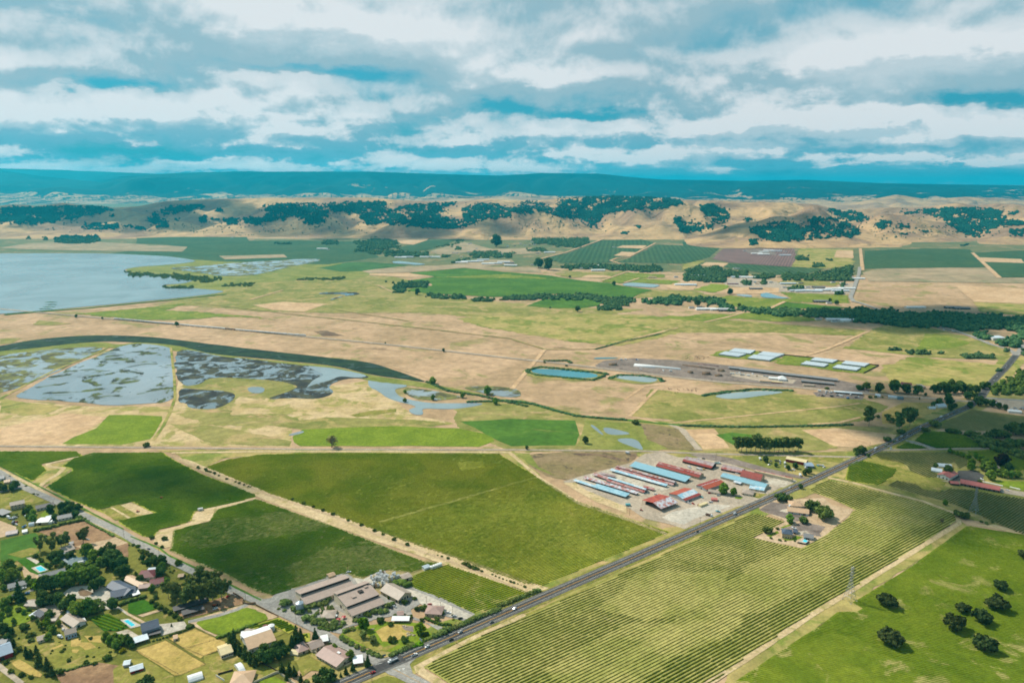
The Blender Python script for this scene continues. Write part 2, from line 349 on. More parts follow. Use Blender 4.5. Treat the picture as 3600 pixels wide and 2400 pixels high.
def ribbon(name, mat, layer, pts, width, off=0.0, kind='structure', step=25, wob=0.0):
    wp = [g(*p) for p in (P(pts) if isinstance(pts, str) else pts)]; wp = resample(wp, step)
    if wob:
        wd = [width * (1 + wob * (float(fbm(p.x / 9, p.y / 9, 2)) - .5) * 2) for p in wp]
    else: wd = width
    if off: wp = ribbon_pts(wp, abs(off) * 2)[0 if off > 0 else 1]
    L, Rr = ribbon_pts(wp, wd); z0 = zlift(layer, 0)
    V = [(p.x, p.y, z0 * (1 + max(0, p.y - 1200) / 500)) for pr in zip(L, Rr) for p in pr]; Fc = [(2 * i, 2 * i + 1, 2 * i + 3, 2 * i + 2) for i in range(len(wp) - 1)]
    o = mesh_obj(name, V, Fc, mat); tag(o, kind=kind); return o
# ------------------------------------------------------------------ relief
HILLS = [  # crest pixels, forward distance of the crest, pixel row of the foot, back slope length, name
    ('-300,735 0,738 250,725 390,730 480,762 560,805', 6400, 812, 900),
    ('60,826 100,818 306,762 406,732 490,726 582,708 765,700 995,696 1293,695 1454,706 1607,709 1722,700 1800,704 1876,706 1984,697 2144,689 2297,694 2366,700 2473,705 2600,708 2800,720 2950,760', 7000, 836, 1500),
    ('2380,760 2450,716 2565,714 2757,713 2871,720 2933,737 2986,752 3050,800', 6500, 838, 1200),
    ('2930,770 2986,740 3100,731 3254,728 3361,724 3445,730 3600,733 3900,728', 6700, 838, 1500),
    ('1600,836 1668,797 1740,772 1806,754 1883,747 1960,760 2036,781 2128,819 2170,836', 5700, 838, 500),
    ('2060,836 2106,807 2182,753 2228,743 2336,737 2412,736 2480,750 2560,790', 6000, 838, 600),
    ('2360,862 2405,845 2550,806 2642,783 2741,769 2871,760 2986,798 3101,822 3216,860', 5350, 872, 700),
    ('2900,850 2948,829 3024,792 3101,765 3216,765 3292,784 3369,815 3438,845', 5600, 850, 600),
    ('3400,858 3438,838 3484,807 3545,784 3600,779 3750,772 3950,780', 5450, 862, 700),
    ('1225,836 1278,828 1340,801 1377,790 1454,795 1530,815 1580,836', 5500, 838, 350),
    ('780,836 900,815 1080,800 1250,790 1350,775 1500,790 1600,820', 6000, 838, 500),
    ('2700,745 2900,722 3000,712 3100,694 3150,684 3180,688 3260,702 3400,692 3500,697 3600,706 3900,700', 11500, 745, 2500),
    ('1250,720 1400,700 1600,690 1800,688 2050,690 2300,700 2500,704', 13000, 735, 2500),
    ('-600,594 0,598 150,620 350,640 420,622 600,610 850,602 1300,604 1500,611 1760,617 1830,613 1900,608 2100,609 2250,625 2340,631 2500,633 2600,636 2830,632 3100,644 3300,648 3450,650 3600,652 4200,646', 20000, 716, 6000),
    ('-800,596 0,592 200,596 400,604 560,612 900,612 1300,613 1700,622 2600,642 3600,656 4300,650', 27000, 694, 8000),
]
def zat(px, py, Y):
    dx, dy, dz = ray(px, py); return CAMH + dz * Y / dy
_H = []
for s, Y, foot, back in HILLS:
    pts = P(s); u = [ray(*p)[0] / ray(*p)[1] for p in pts]; z = [max(0.0, zat(p[0], p[1], Y)) for p in pts]
    yf = g(1800, foot).y; _H.append((np.array(u), np.array(z), Y, max(250, Y - yf), back))
_sr = np.random.RandomState(12)
_SP = [(u * Y, Y, a, w, l, t) for u, Y, a, w, l, t in zip(_sr.uniform(-.72, .74, 90), _sr.uniform(5250, 6500, 90), _sr.uniform(16, 40, 90), _sr.uniform(75, 140, 90), _sr.uniform(220, 480, 90), _sr.uniform(-.5, .5, 90))]
def height(x, y):
    x = np.asarray(x, float); y = np.asarray(y, float); u = x / y; h = np.zeros(x.shape)
    wob = (fbm(x / 420, y / 420, 4) - .5)
    for k, (hu, hz, Y, wf, wb) in enumerate(_H):
        zc = np.interp(u, hu, hz, left=hz[0] if hz[0] > 60 else 0, right=hz[-1] if hz[-1] > 60 else 0)
        far = Y > 10000
        Yc = Y + (fbm(x / (Y * .22) + k * 9, np.zeros_like(x) + k, 3) - .5) * wf * .5
        d = Yc - y; s = np.where(d > 0, d / wf, -d / wb)
        s = np.clip(s, 0, 1); sh = np.where(d > 0, (1 - s ** 1.6) ** 1.15 if Y < 6300 else (1 - s) ** 1.15 * (1 + .8 * s), .5 + .5 * np.cos(math.pi * s))
        gul = np.clip(np.abs(fbm(x / (Y * .040) + 5 * k, y / (Y * .10), 3) - .5) * 3.4, 0, 1)
        q = zc * sh * (1 - .62 * np.clip(s * 2.2, 0, 1) * (1 - gul) * np.where(d > 0, 1, .3))
        q = q + zc * .10 * wob * np.clip(s * 4, 0, 1) * (1 - s)
        h = np.maximum(h, q)
    for sx, sy, a, w, l, t in _SP:
        dx = (x - sx) + (y - sy) * t; dy = y - sy; h = h + a * np.exp(-(dx / w) ** 2 - (dy / l) ** 2) * np.clip(h / 40, 0, 1)
    return h
def terrain(name, y0, y1, ny, u0, u1, nu, mat):
    ys = y0 * (y1 / y0) ** (np.arange(ny) / (ny - 1)); us = np.linspace(u0, u1, nu)
    U, Yg = np.meshgrid(us, ys); X = U * Yg; Z = height(X, Yg) - .6
    V = np.stack([X, Yg, Z], -1).reshape(-1, 3); i = np.arange(nu - 1); j = np.arange(ny - 1); I, J = np.meshgrid(i, j); a = (J * nu + I).ravel()
    Fc = np.stack([a, a + 1, a + nu + 1, a + nu], -1)
    keep = (Z.ravel()[Fc] > -.55).any(1); Fc = Fc[keep]
    o = mesh_obj(name, V, Fc, mat, smooth=True); tag(o, kind='structure'); return o
def hill_mats():
    m, N, out = newmat('hill_grass'); p = wpos(N)
    c = N.mix(N.ss(N.noise(p, 1 / 520, 7, .6, .5), .40, .60), al(204, 168, 122), al(160, 130, 104))  # gold and mauve-brown patches: sunlit and shaded slope tones mixed into the colour
    c = N.mix(N.ss(N.noise(N.vm('ADD', p, (300, 900, 0)), 1 / 160, 7, .66, .8), .60, .70), c, al(150, 128, 78))
    c = N.vm('SCALE', c); N.l.new(N.ss(N.noise(p, 1 / 45, 5, .65), .25, .75, .86, 1.14), c.node.inputs['Scale'])
    bp = N.n.new('ShaderNodeBump'); bp.inputs['Strength'].default_value = .9; bp.inputs['Distance'].default_value = 70; N.l.new(N.noise(p, 1 / 190, 4, .5, .6), bp.inputs['Height'])
    h = princ(N, c, .95, .05); N.l.new(bp.outputs[0], h.inputs['Normal']); N.l.new(h.outputs[0], out.inputs[0]); M['hill_grass'] = m
    m, N, out = newmat('mountain_forest'); p = wpos(N); x, y, z = N.sep(p)
    n = N.m('ADD', N.noise(p, 1 / 900, 8, .66, .7), N.m('MULTIPLY', z, -.00035))
    c = N.mix(N.ss(n, .53, .59), al(16, 48, 40), al(196, 160, 120))
    c = N.vm('SCALE', c); N.l.new(N.ss(N.noise(p, 1 / 200, 5, .65), .25, .75, .75, 1.25), c.node.inputs['Scale'])
    N.l.new(princ(N, c, .95, .05).outputs[0], out.inputs[0]); M['mountain_forest'] = m
hill_mats()
terrain('hills', 4400, 15500, 230, -.86, .86, 460, 'hill_grass')
terrain('mountains', 12600, 34000, 110, -.95, .95, 330, 'mountain_forest')
_ty = 4400 * (9500 / 4400) ** (np.arange(420) / 419); _tu = np.linspace(-.86, .86, 700)
_TH = height(*(lambda U, Y: (U * Y, Y))(*np.meshgrid(_tu, _ty)))
def hits(px, py):                                      # where the sight lines of pixels meet the relief
    px = np.asarray(px, float); py = np.asarray(py, float)
    u = (px - 1800) / FPX; v = (1200 - py) / FPX; dy = CP + v * SP; dz = -SP + v * CP
    ci = np.clip(((u / dy + .86) / 1.72 * 699), 0, 698.99); c0 = ci.astype(int); f = (ci - c0)[:, None]
    hh = (_TH[:, c0].T * (1 - f) + _TH[:, c0 + 1].T * f); zz = CAMH + (dz / dy)[:, None] * _ty[None]
    ok = hh >= zz; k = ok.argmax(1); i = np.arange(len(px)); y = _ty[k]
    flat = ~ok.any(1) | (k == 0); yf = np.where(dz < 0, -CAMH * dy / np.where(dz < 0, dz, -1), 9e4)
    y = np.where(flat, yf, y); h = np.where(flat, 0, hh[i, k] - .6)
    return np.stack([u / dy * y, y, h], -1), (dz < 0) | ~flat
# ------------------------------------------------------------------ the ground and its fields
o = mesh_obj('ground', [(-45000, -300, 0), (45000, -300, 0), (45000, 60000, 0), (-45000, 60000, 0)], [(0, 1, 2, 3)], 'tan'); tag(o, kind='structure')
SHEETS = '''
field valley 1 F -1400,842 1900,838 4900,842 5200,925 3600,955 2900,970 2300,955 1700,935 1300,960 900,955 700,935 640,905 -800,890
field tan_far 1 F -6000,700 1000,712 2600,712 7000,705 7000,650 -6000,650
field valley 2 F -6000,722 -500,722 400,735 800,730 1300,722 1300,698 600,690 -6000,690
field yard_grass 1 E -60,60 140,200 410,330 830,530 1080,680 1380,830 1620,960 1700,1010 1764,1080 2200,1290 1900,1640 -200,1640
field levee 2 A 560,560 905,515 1040,550 1250,540 1480,540 1750,580 1720,610 1500,650 1200,660 1060,700 900,680 740,665 900,625 600,605
field olive 2 F 720,1010 850,975 1330,960 1440,985 1540,1035 1640,1050 1900,1075 2260,1088 2100,1115 1700,1120 1500,1100 1180,1100 900,1095 700,1075 560,1075
field pasture 3 F 840,1000 1010,985 1250,985 1340,1010 1200,1040 1000,1055 820,1050 760,1030
field tan_green 3 F 1750,1110 2250,1105 2480,1130 2620,1190 2360,1180 2180,1215 2000,1200 1700,1150 1600,1120
field green_far 3 N2 -700,560 -300,480 0,475 300,500 540,520 300,560 0,600 -400,610
field crop_far 2 F 360,895 700,850 1000,845 1300,850 1330,905 1150,930 800,920 560,905
field crop_far 3 F 480,820 860,815 880,862 680,865 480,856
field tan_far 3 F 770,900 1000,895 1010,905 790,912
field tan_far 3 F 100,855 330,850 660,868 640,885 200,880 0,872
field hay tan_far 3 F 620,835 690,845 700,858 620,858
field tan_far 4 N2 -100,600 400,540 1300,510 1900,560 2352,545 2352,620 1990,610 1300,555 540,620 0,630
field tan_pale 4 N2 210,140 860,105 790,180 600,240 430,225 360,180
field crop_far 4 N2 350,290 800,180 1220,160 1000,250 800,310 560,340
field crop_far 4 N2 950,110 1180,30 1600,40 1560,110 1300,130
field tan_far 4 N2 820,330 1300,200 1700,300 2352,280 2352,360 1900,370 1400,330 1000,390
field tan_far 4 N2 1120,520 1500,440 1950,440 2000,500 1500,540
field green_deep 5 N2 540,625 1300,560 1990,625 N3 300,660 760,730 1180,768 1320,805 1750,862 1590,910 1420,985 1200,965 900,925 200,915 0,940 N2 1700,960 770,905 500,870 600,840 870,800 850,770 440,745 900,680
field green 6 N2 900,690 1900,645 2352,690 N3 400,720 0,700 N2 1500,700
field tan_pale 6 N2 0,640 520,628 880,675 600,690 0,660
field pasture 5 N3 400,640 650,610 1100,620 1400,600 1170,680 760,690 560,690
field tan_pale 6 N3 760,690 860,655 1100,660 1200,690 900,695
field green 5 N3 1030,740 1400,620 1700,640 1890,650 1880,690 1560,700 1320,765 1180,765
field green 5 N3 1400,760 1560,705 2130,738 2000,785 1700,770
field tan_pale 5 N3 1890,800 2160,735 2352,740 2352,800 2300,865 2000,850
field pasture 4 N3 1600,905 1760,860 2352,870 N1 300,720 700,745 400,740 N3 2352,1000 1900,960 1500,970
field green_deep 5 N3 0,1080 250,985 500,965 800,975 1070,1020 980,1080 760,1115 300,1110
field crop_far 4 N3 190,430 560,360 740,300 1080,165 1600,165 1760,210 1650,290 1500,345 1420,405 1260,420 1160,460 1200,480 900,495 500,490
field tan_pale 5 N3 1240,280 1320,250 1660,250 1610,295
field tan_pale 5 N3 1210,390 1310,335 1510,345 1410,398
field crop_far 4 N3 1250,480 1480,400 1800,240 2352,255 N1 480,90 360,220 0,310 N3 2352,505 1900,495
field tan_green 5 N1 0,310 240,260 300,270 160,340 0,400
field crop_blue 3 N1 0,0 560,50 480,120 360,220 0,245
field purple 4 N1 400,240 560,100 830,95 1540,95 1560,240 1490,350 640,290
field gravel_dark 5 N1 860,110 1060,100 1280,140 1290,190 1050,170 900,160
field tan_pale 4 N1 240,330 320,285 620,295 560,350
field crop_far 4 N1 580,350 640,300 1500,350 1960,370 1700,450 1280,460 1000,420
field tan_green 4 N1 1500,345 1620,90 2352,110 2352,330 1960,370
field tan_pale 5 N1 2080,220 2120,120 2352,120 2352,230
field gravel 4 N1 560,520 900,470 1330,560 2000,640 2352,560 2352,720 1900,720 1340,690 900,640 600,600
field olive 4 N1 1320,560 1450,515 2200,560 2100,610 1400,600
field tan_pale 5 N1 450,705 650,640 1000,620 1330,640 1330,700 1000,720 760,715
field green_lime 5 N1 160,665 400,580 640,600 600,650 440,705
field green 4 N1 350,770 700,745 960,775 1500,792 1345,695 2290,742 2275,850 1700,835 1400,830 1200,920 900,905 700,890 560,810
field green_deep 5 N1 1220,920 1400,830 2260,905 2100,930 1600,920
field green 4 N1 -300,1050 0,970 640,1000 900,975 1400,1000 1900,1060 1900,1090 1300,1100 800,1060 300,1100
field tan 4 N1 -350,960 0,940 330,990 0,1030 -300,1010
field crop_far 4 B 1620,500 1900,488 2100,492 2175,575 1620,582
field crop_far 4 B 2120,508 2352,498 2600,500 2600,640 2352,622 2240,622
field tan_pale 5 B 2145,530 2340,538 2352,556 2160,550
field tan 4 N4 60,190 150,0 1400,15 1640,240 1740,390 1000,380 600,385 400,330
field tan_pale 4 N4 1410,15 2352,60 2600,60 2600,280 2352,265 1660,240
field tan_green 4 N4 1650,245 2352,268 2600,290 2600,440 1750,390
field tan_far 4 B 1610,600 1700,575 2180,578 2240,625 2352,625 2500,625 2500,650 1640,640
field pasture 4 F 2290,1150 2480,1120 2620,1130 3090,1165 3100,1185 2990,1180 2720,1170 2400,1170
field tan 4 F 2340,1185 2480,1140 2970,1190 2880,1240 2700,1225 2500,1200
field pasture 4 N4 -100,880 200,640 420,560 1020,590 1560,720 2100,880 2190,960 2130,1040 1500,1020 700,960
field green 5 N4 860,900 1000,680 1250,700 1620,800 1400,880
field levee 5 N4 -120,850 300,890 1000,980 1600,1020 2100,1050 1700,1030 1000,1000 300,920 -150,880
field tan 5 N4 -150,900 300,930 740,990 560,1080 370,1110 -200,1060
field tan_green 4 N4 740,990 920,1005 2040,1110 1780,1400 1000,1395 500,1340 370,1115 560,1090
field green 5 N5 460,290 640,200 1000,225 1920,335 1700,440 1400,420 900,345 560,320
field green 5 N6 1560,270 1660,215 1850,190 2200,215 2600,330 2400,360 2070,330 1800,310
field gravel_dark 4 Q 380,372 420,350 560,338 760,348 960,368 1060,378 1500,438 1640,470 1640,500 1450,480 1100,452 800,434 600,402 480,398 420,392
field gravel_dark 5 Q 1380,495 1440,488 1620,510 1610,530 1400,515
field gravel 6 Q 1000,400 1100,410 1310,440 1290,455 1140,445 1010,420
field pasture 4 Q 640,480 900,510 1270,495 1390,510 1600,520 1740,560 1620,620 1500,640 1100,645 780,640 740,625 540,605
field tan 4 Q 0,400 160,470 640,470 530,605 300,575 0,490
field tan 4 Q 680,462 790,438 1120,475 1040,490 900,485
field olive 3 F 1600,1420 1830,1405 2100,1470 2400,1480 2800,1490 3100,1500 3050,1560 2500,1580 1800,1590 1600,1500
field green_deep 5 F 1620,1482 1800,1472 2022,1478 2037,1528 2022,1565 1800,1568 1745,1545 1660,1500
field levee 5 Q 340,625 600,640 640,700 720,760 470,765 300,740
field weedy 6 Q 590,640 700,650 760,665 880,765 720,755 620,710
field olive 5 Q 790,660 1330,665 1500,750 1400,765 880,765
field tan_pale 6 Q 790,665 930,662 960,700 1000,752 880,757
field green_deep 6 Q 935,690 1010,680 1110,690 1150,740 1020,738
field tan_pale 6 Q 1330,668 1500,660 1770,690 1740,720 1600,750 1480,742
field paddock 4 Q 1700,585 1800,540 2000,545 2080,575 1960,640 1880,660 1700,640
field olive 4 N7 1500,60 1720,-50 2400,-100 2400,180 1620,190
field gravel 5 N7 1620,190 2091,190 2400,200 2400,330 1950,300 1650,230
field lawn_dry 5 N7 200,760 800,470 1050,530 920,600 760,640 640,720 420,800
field pasture 2 F 2180,1590 2500,1580 2850,1590 3400,1570 3900,1600 3900,1900 3420,1830 3330,1800 3100,1730 2800,1690 2640,1650 2400,1640
field pasture 5 B2 400,30 860,40 1900,45 2352,50 3000,80 3000,300 2352,520 2000,480 1200,250 700,150
field lawn_dry 6 B2 1900,60 2352,60 3000,100 2900,250 2200,160
field lawn_dry 6 N7 110,935 260,860 600,960 680,1060 1000,1150 1150,1190 1060,1320 860,1290 760,1220 540,1180 400,1240 310,1245 470,1130 540,1040
field lawn 7 N7 1680,1180 2091,1190 2400,1200 2400,1330 2091,1300 1900,1270
field asphalt_new 7 N7 1200,1190 1290,1060 1500,1060 1610,1120 1580,1160 1520,1200 1320,1170 1290,1200
field gravel 7 N7 1060,1180 1290,1230 1800,1330 2091,1380 2400,1420 2400,1340 2091,1320 1850,1280 1300,1190
field tan_mottled 2 C -200,560 0,530 400,560 800,560 820,420 1000,420 1500,470 1700,440 1900,600 2100,640 1800,640 1340,660 1340,745 720,742 300,742 -200,742
field olive 4 C 815,470 960,425 1215,433 1375,455 1365,480 1215,525 1100,515 1050,570 1060,600 1300,590 1420,640 1000,650 830,600 870,575 1070,505 900,478
field olive 4 C 780,640 1000,650 1340,720 1330,742 1200,742 1000,730 940,720
field lawn 4 C 500,600 580,598 745,605 745,625 690,710 560,735 285,732 340,700 440,660
field lawn 4 C 1340,700 1390,665 1500,660 1800,650 2100,660 2260,690 2270,720 2200,745 1900,742 1380,742 1350,725
field pasture 3 C 1200,640 1500,610 1900,620 2100,640 1900,660 1400,668
field earth_dark 4 C 1030,778 1160,768 1130,785 1040,795
field tan_green 3 C 0,520 100,540 300,560 200,600 0,590
field tan_pale 3 C 0,660 300,590 500,610 300,735 0,740
field olive 4 C 180,165 330,180 230,190 150,185
field green 4 C 350,135 640,110 860,85 760,120 900,125 1000,135 1200,150 1270,165 1150,150 1000,148 900,160 700,165 600,160 450,145
field olive 4 C 0,250 90,248 60,270 0,275
field tan_pale 4 C 1160,95 1300,80 1500,90 1400,125 1250,118
field earth_dark 4 C 1440,215 1500,212 1580,235 1480,237
field lawn_dry 4 C 1605,600 1700,580 1820,570 1820,585 1640,610
field weedy 4 G 20,215 400,190 940,190 930,240 860,290 640,330 420,400 260,370 130,290
field earth_dark 5 B1 30,70 500,70 800,120 1100,210 1060,235 800,180 500,110 200,110
field earth_dark 5 B1 1100,180 1140,90 1220,70 1260,110 1200,190
field levee 5 G -60,190 130,200 200,300 330,370 200,320 40,240
field gravel 6 G 380,410 640,340 900,270 1000,200 1130,190 1250,230 1500,230 1800,330 2140,400 1920,510 1890,560 1690,600 1300,770 1180,730 1000,690 860,600 560,480
field gravel_pale 7 G 1130,680 1200,640 1480,580 1640,590 1640,600 1380,690 1290,735 1180,710
field dirt_track 7 G 380,420 480,420 560,480 860,600 860,650 620,560
field concrete 7 B1 60,550 700,370 1000,330 1900,640 1800,740 1300,850 900,740
field concrete 8 B2 1480,560 1700,520 2110,580 1850,700 1600,640
field lawn_dry 7 B2 1300,790 1560,820 1400,900 1240,860
field lawn 7 B2 960,860 1120,880 1060,915 960,900
field gravel_dark 7 B2 130,100 400,60 900,160 1500,330 2300,520 2200,540 1300,370 800,250 400,170
field dirt 5 N9 60,100 560,20 950,30 1650,0 1850,160 2352,280 2300,360 1900,700 1600,980 1500,1000 1200,1200 0,940 250,800 500,700 720,520 150,300
field gravel_dark 6 N9 120,280 420,90 800,150 1200,200 1380,400 1050,560 880,540 600,440 300,350
field gravel_dark 6 N9 620,740 950,640 1150,560 1700,680 1550,840 1600,910 1450,900 1080,780 900,850
field concrete 7 N9 600,310 680,275 900,250 970,380 780,350
field lawn 7 N9 290,890 560,780 600,830 440,900 400,930
field lawn 7 N9 640,960 800,1010 1000,1000 1160,930 1000,890 900,960
field lawn 7 N9 620,700 850,620 950,600 860,660 680,720
field concrete 7 N9 1030,1050 1170,940 1320,1010 1220,1100
field tan_green 5 E -60,60 0,85 230,200 310,70 400,50 560,20 640,0 650,10 500,90 420,70 500,90 380,180 260,220 310,290 490,330 600,390 820,510 1080,640 1330,770 1560,880 1900,1040 1900,1080 1540,930 1150,730 1050,690 800,560 540,410 280,260 120,180
field dirt_track 6 E 1060,600 1080,530 1320,460 1330,410 1380,375 1600,320 1760,285 1764,300 1480,380 1450,450 1190,520 1175,630 1130,640
field lawn_dry 6 E 690,375 760,360 900,325 1060,395 900,440 790,450
field dirt_track 7 E 760,362 780,360 910,435 890,440
field dirt_track 7 E 830,345 900,325 1060,400 960,415
field tan_green 5 D 360,1035 450,1032 900,1034 1180,1036 1240,1090 1230,1096 1150,1042 740,1040 520,1052 470,1072 430,1062 400,1040
field dirt_track 6 D 395,1050 430,1055 620,1130 760,1175 900,1228 1090,1292 1260,1350 1250,1372 1090,1318 990,1285 900,1255 750,1202 600,1145
field lawn_dry 4 F 1480,2365 1420,2330 1800,2180 2100,2050 2640,1815 2660,1830 2200,2030 1800,2205 1620,2290 1500,2350
field dirt_track 5 Y2 20,960 400,760 1000,450 1500,200 2000,-20 2600,-290 2700,-250 2352,-60 1500,320 700,700 260,960 320,1060 900,1400 700,1500 100,1120
field tan_green 5 H -60,1480 0,1430 430,1140 900,850 1330,580 1320,520 1100,440 900,395 700,340 540,310 540,320 900,410 1300,535 1400,610 1400,620 1050,850 830,985 760,1110 720,1130 600,1140 500,1215 0,1550 -100,1610
field dirt_track 6 H 1390,600 1560,600 1742,645 1900,690 1900,705 1742,665 1500,610
field olive 5 N7 0,1205 310,1250 700,1370 1130,1450 1500,1580 2091,1900 1400,1600 1240,1568 900,1450 500,1320 0,1215
field lawn 6 I1 0,540 300,470 420,520 440,700 300,760 0,830
field lawn_dry 6 I1 200,1000 640,880 900,1000 1400,900 1640,1130 1600,1200 1400,1250 1100,1330 900,1400 760,1380 600,1180 400,1100
field paddock 7 I1 1000,1010 1250,1010 1330,1080 1180,1120 1120,1070
field paddock 7 I1 990,1110 1090,1110 1060,1160 1000,1150
field paddock 7 I1 690,1100 860,1030 880,1050 760,1100
field paddock 7 I1 980,950 1120,960 1100,1060 980,1070
field paddock 7 I1 1160,920 1390,920 1400,1020 1230,1000
field paddock 7 I1 160,1290 260,1245 420,1330 580,1450 560,1490 440,1470 230,1370
field dirt_red 6 I1 780,1460 1000,1370 1320,1290 1640,1330 1764,1480 1764,1700 900,1700
field lawn_dry 6 I2 0,1240 230,1230 640,1480 640,1600 -200,1600 -200,1380
field paddock 6 I2 110,1120 520,980 1070,1310 720,1460 640,1470
field paddock 6 I2 560,960 920,820 1230,960 1340,1000 1350,1080 1040,1200 1000,1230 740,1080
field lawn_dry 6 I2 1040,1200 1200,1170 1500,1200 1764,1330 1764,1600 640,1600 660,1500 720,1460 1070,1320
field lawn 7 I2 945,750 980,710 1580,540 1660,530 1764,560 1790,640 1764,740 1280,910 1200,900 1050,830
field dirt 6 I2 830,720 1480,520 1640,480 1764,520 1764,560 1640,530 980,700 940,750 1050,840 1250,920 1230,940 1000,830 900,780
field gravel_pale 6 I2 420,760 780,720 840,810 460,920
field concrete 6 I2 0,830 180,940 80,1000 -250,960 -200,880
field dirt_red 6 I2 760,680 680,600 1150,440 1440,340 1590,420 1580,480 1000,640
field lawn_dark 7 I2 0,470 220,420 430,530 130,630 0,600
field dirt 7 I2 130,640 440,555 480,570 200,660
field dirt 7 I2 -60,560 0,600 260,740 220,760 0,640
field gravel_pale 6 I1 870,330 1000,240 1180,230 1400,230 1640,320 1560,420 1340,440 1100,400 950,420
field earth_dark 7 I1 1075,320 1100,275 1135,262 1180,290 1260,320 1300,345 1160,380 1100,365
field gravel_pale 6 I1 1290,490 1500,420 1600,500 1764,600 1764,640 1640,550 1400,560
field asphalt_old 6 I1 170,400 280,330 560,290 700,190 640,180 560,60 430,-20 300,0 580,210 420,280
field gravel 6 I1 620,520 740,470 870,580 780,690 960,830 900,860 740,700
field green_deep 6 I3 0,1020 480,910 540,960 500,1150 540,1180 300,1280 120,1320 0,1370
field lawn_dry 7 I3 100,1210 420,1120 560,1130 500,1200 300,1260
field lawn_dry 6 I3 0,390 330,330 620,470 300,560 0,600
field dirt_red 6 I3 490,900 1160,750 1480,920 1764,1050 1764,1250 1440,1310 1260,1180 1000,1130 960,1010
field dirt 7 I3 1040,1100 1500,1000 1600,970 1764,1050 1640,1090 1420,1130 1280,1180
field dirt 6 I3 -60,720 230,830 220,920 0,980
field lawn_dark 7 I3 240,1300 360,1260 500,1330 680,1320 700,1420 520,1490 420,1450
field gravel_pale 8 I3 360,1260 420,1250 560,1310 500,1345
field dirt 6 I3 290,1380 360,1370 520,1480 560,1600 640,1640 480,1640 330,1520
field lawn 6 I3 550,660 640,600 780,620 720,690 580,710
field gravel 6 I1 -60,1260 0,1290 340,1560 260,1600 -60,1360
field asphalt_old 6 I5 -60,420 0,430 200,400 330,300 560,260 1000,100 1230,40 1350,130 1500,140 1400,210 1330,400 1560,420 1700,400 1764,260 1764,-60 I6 240,220 560,240 1000,400 1450,620 1300,720 1000,640 700,480 560,560 600,700 1000,800 960,850 700,690 500,620 0,700 I5 1550,660 1600,700 1200,820 1200,900 1000,860 850,840 700,720 480,640 270,530
field gravel_pale 7 I6 420,260 640,300 1100,500 1420,640 1330,690 1020,620 700,480 640,400 480,330
field gravel_pale 7 I5 1350,120 1480,140 1764,0 1764,150 1600,200 1400,200
field paddock 7 I6 80,860 180,800 300,760 480,770 640,790 580,850 520,930 330,1000 170,1000
field gravel_dark 8 I6 430,780 600,790 600,870 480,840
field lawn 6 I5 1150,930 1200,860 1400,780 1764,760 I6 100,690 260,730 740,740 860,900 850,940 720,1010 500,1060 300,1140 120,1120 I5 1764,1110 1500,1080
field lawn_dry 7 I5 1210,900 1420,820 1600,960 1764,1080 I6 160,1090 300,1040 420,1030 240,1120 60,1130 I5 1500,1060
field gravel 7 I5 870,540 1050,500 1100,560 1350,650 1400,720 1250,790 1150,800 1000,740 900,660
field lawn_dry 6 I5 460,1200 800,1150 1000,1300 1080,1420 760,1400 640,1480 560,1290
field lawn_dry 6 I5 -100,1320 300,1230 320,1400 260,1440 0,1560 -100,1600
field lawn 6 I5 60,1540 260,1480 480,1600 400,1700 0,1700
field lawn_dry 7 I5 180,880 330,830 400,880 240,950
field dirt 7 I5 0,560 -60,540 0,520 310,660 160,700
field lawn 8 I5 -60,570 0,580 130,620 170,690 0,750 -60,760
field earth_dark 7 I5 840,1120 1040,1060 1300,1200 1450,1280 1200,1330 1000,1200
field lawn_dry 5 X -600,941 -100,760 100,700 500,800 760,941 1000,1300 -600,1500
'''
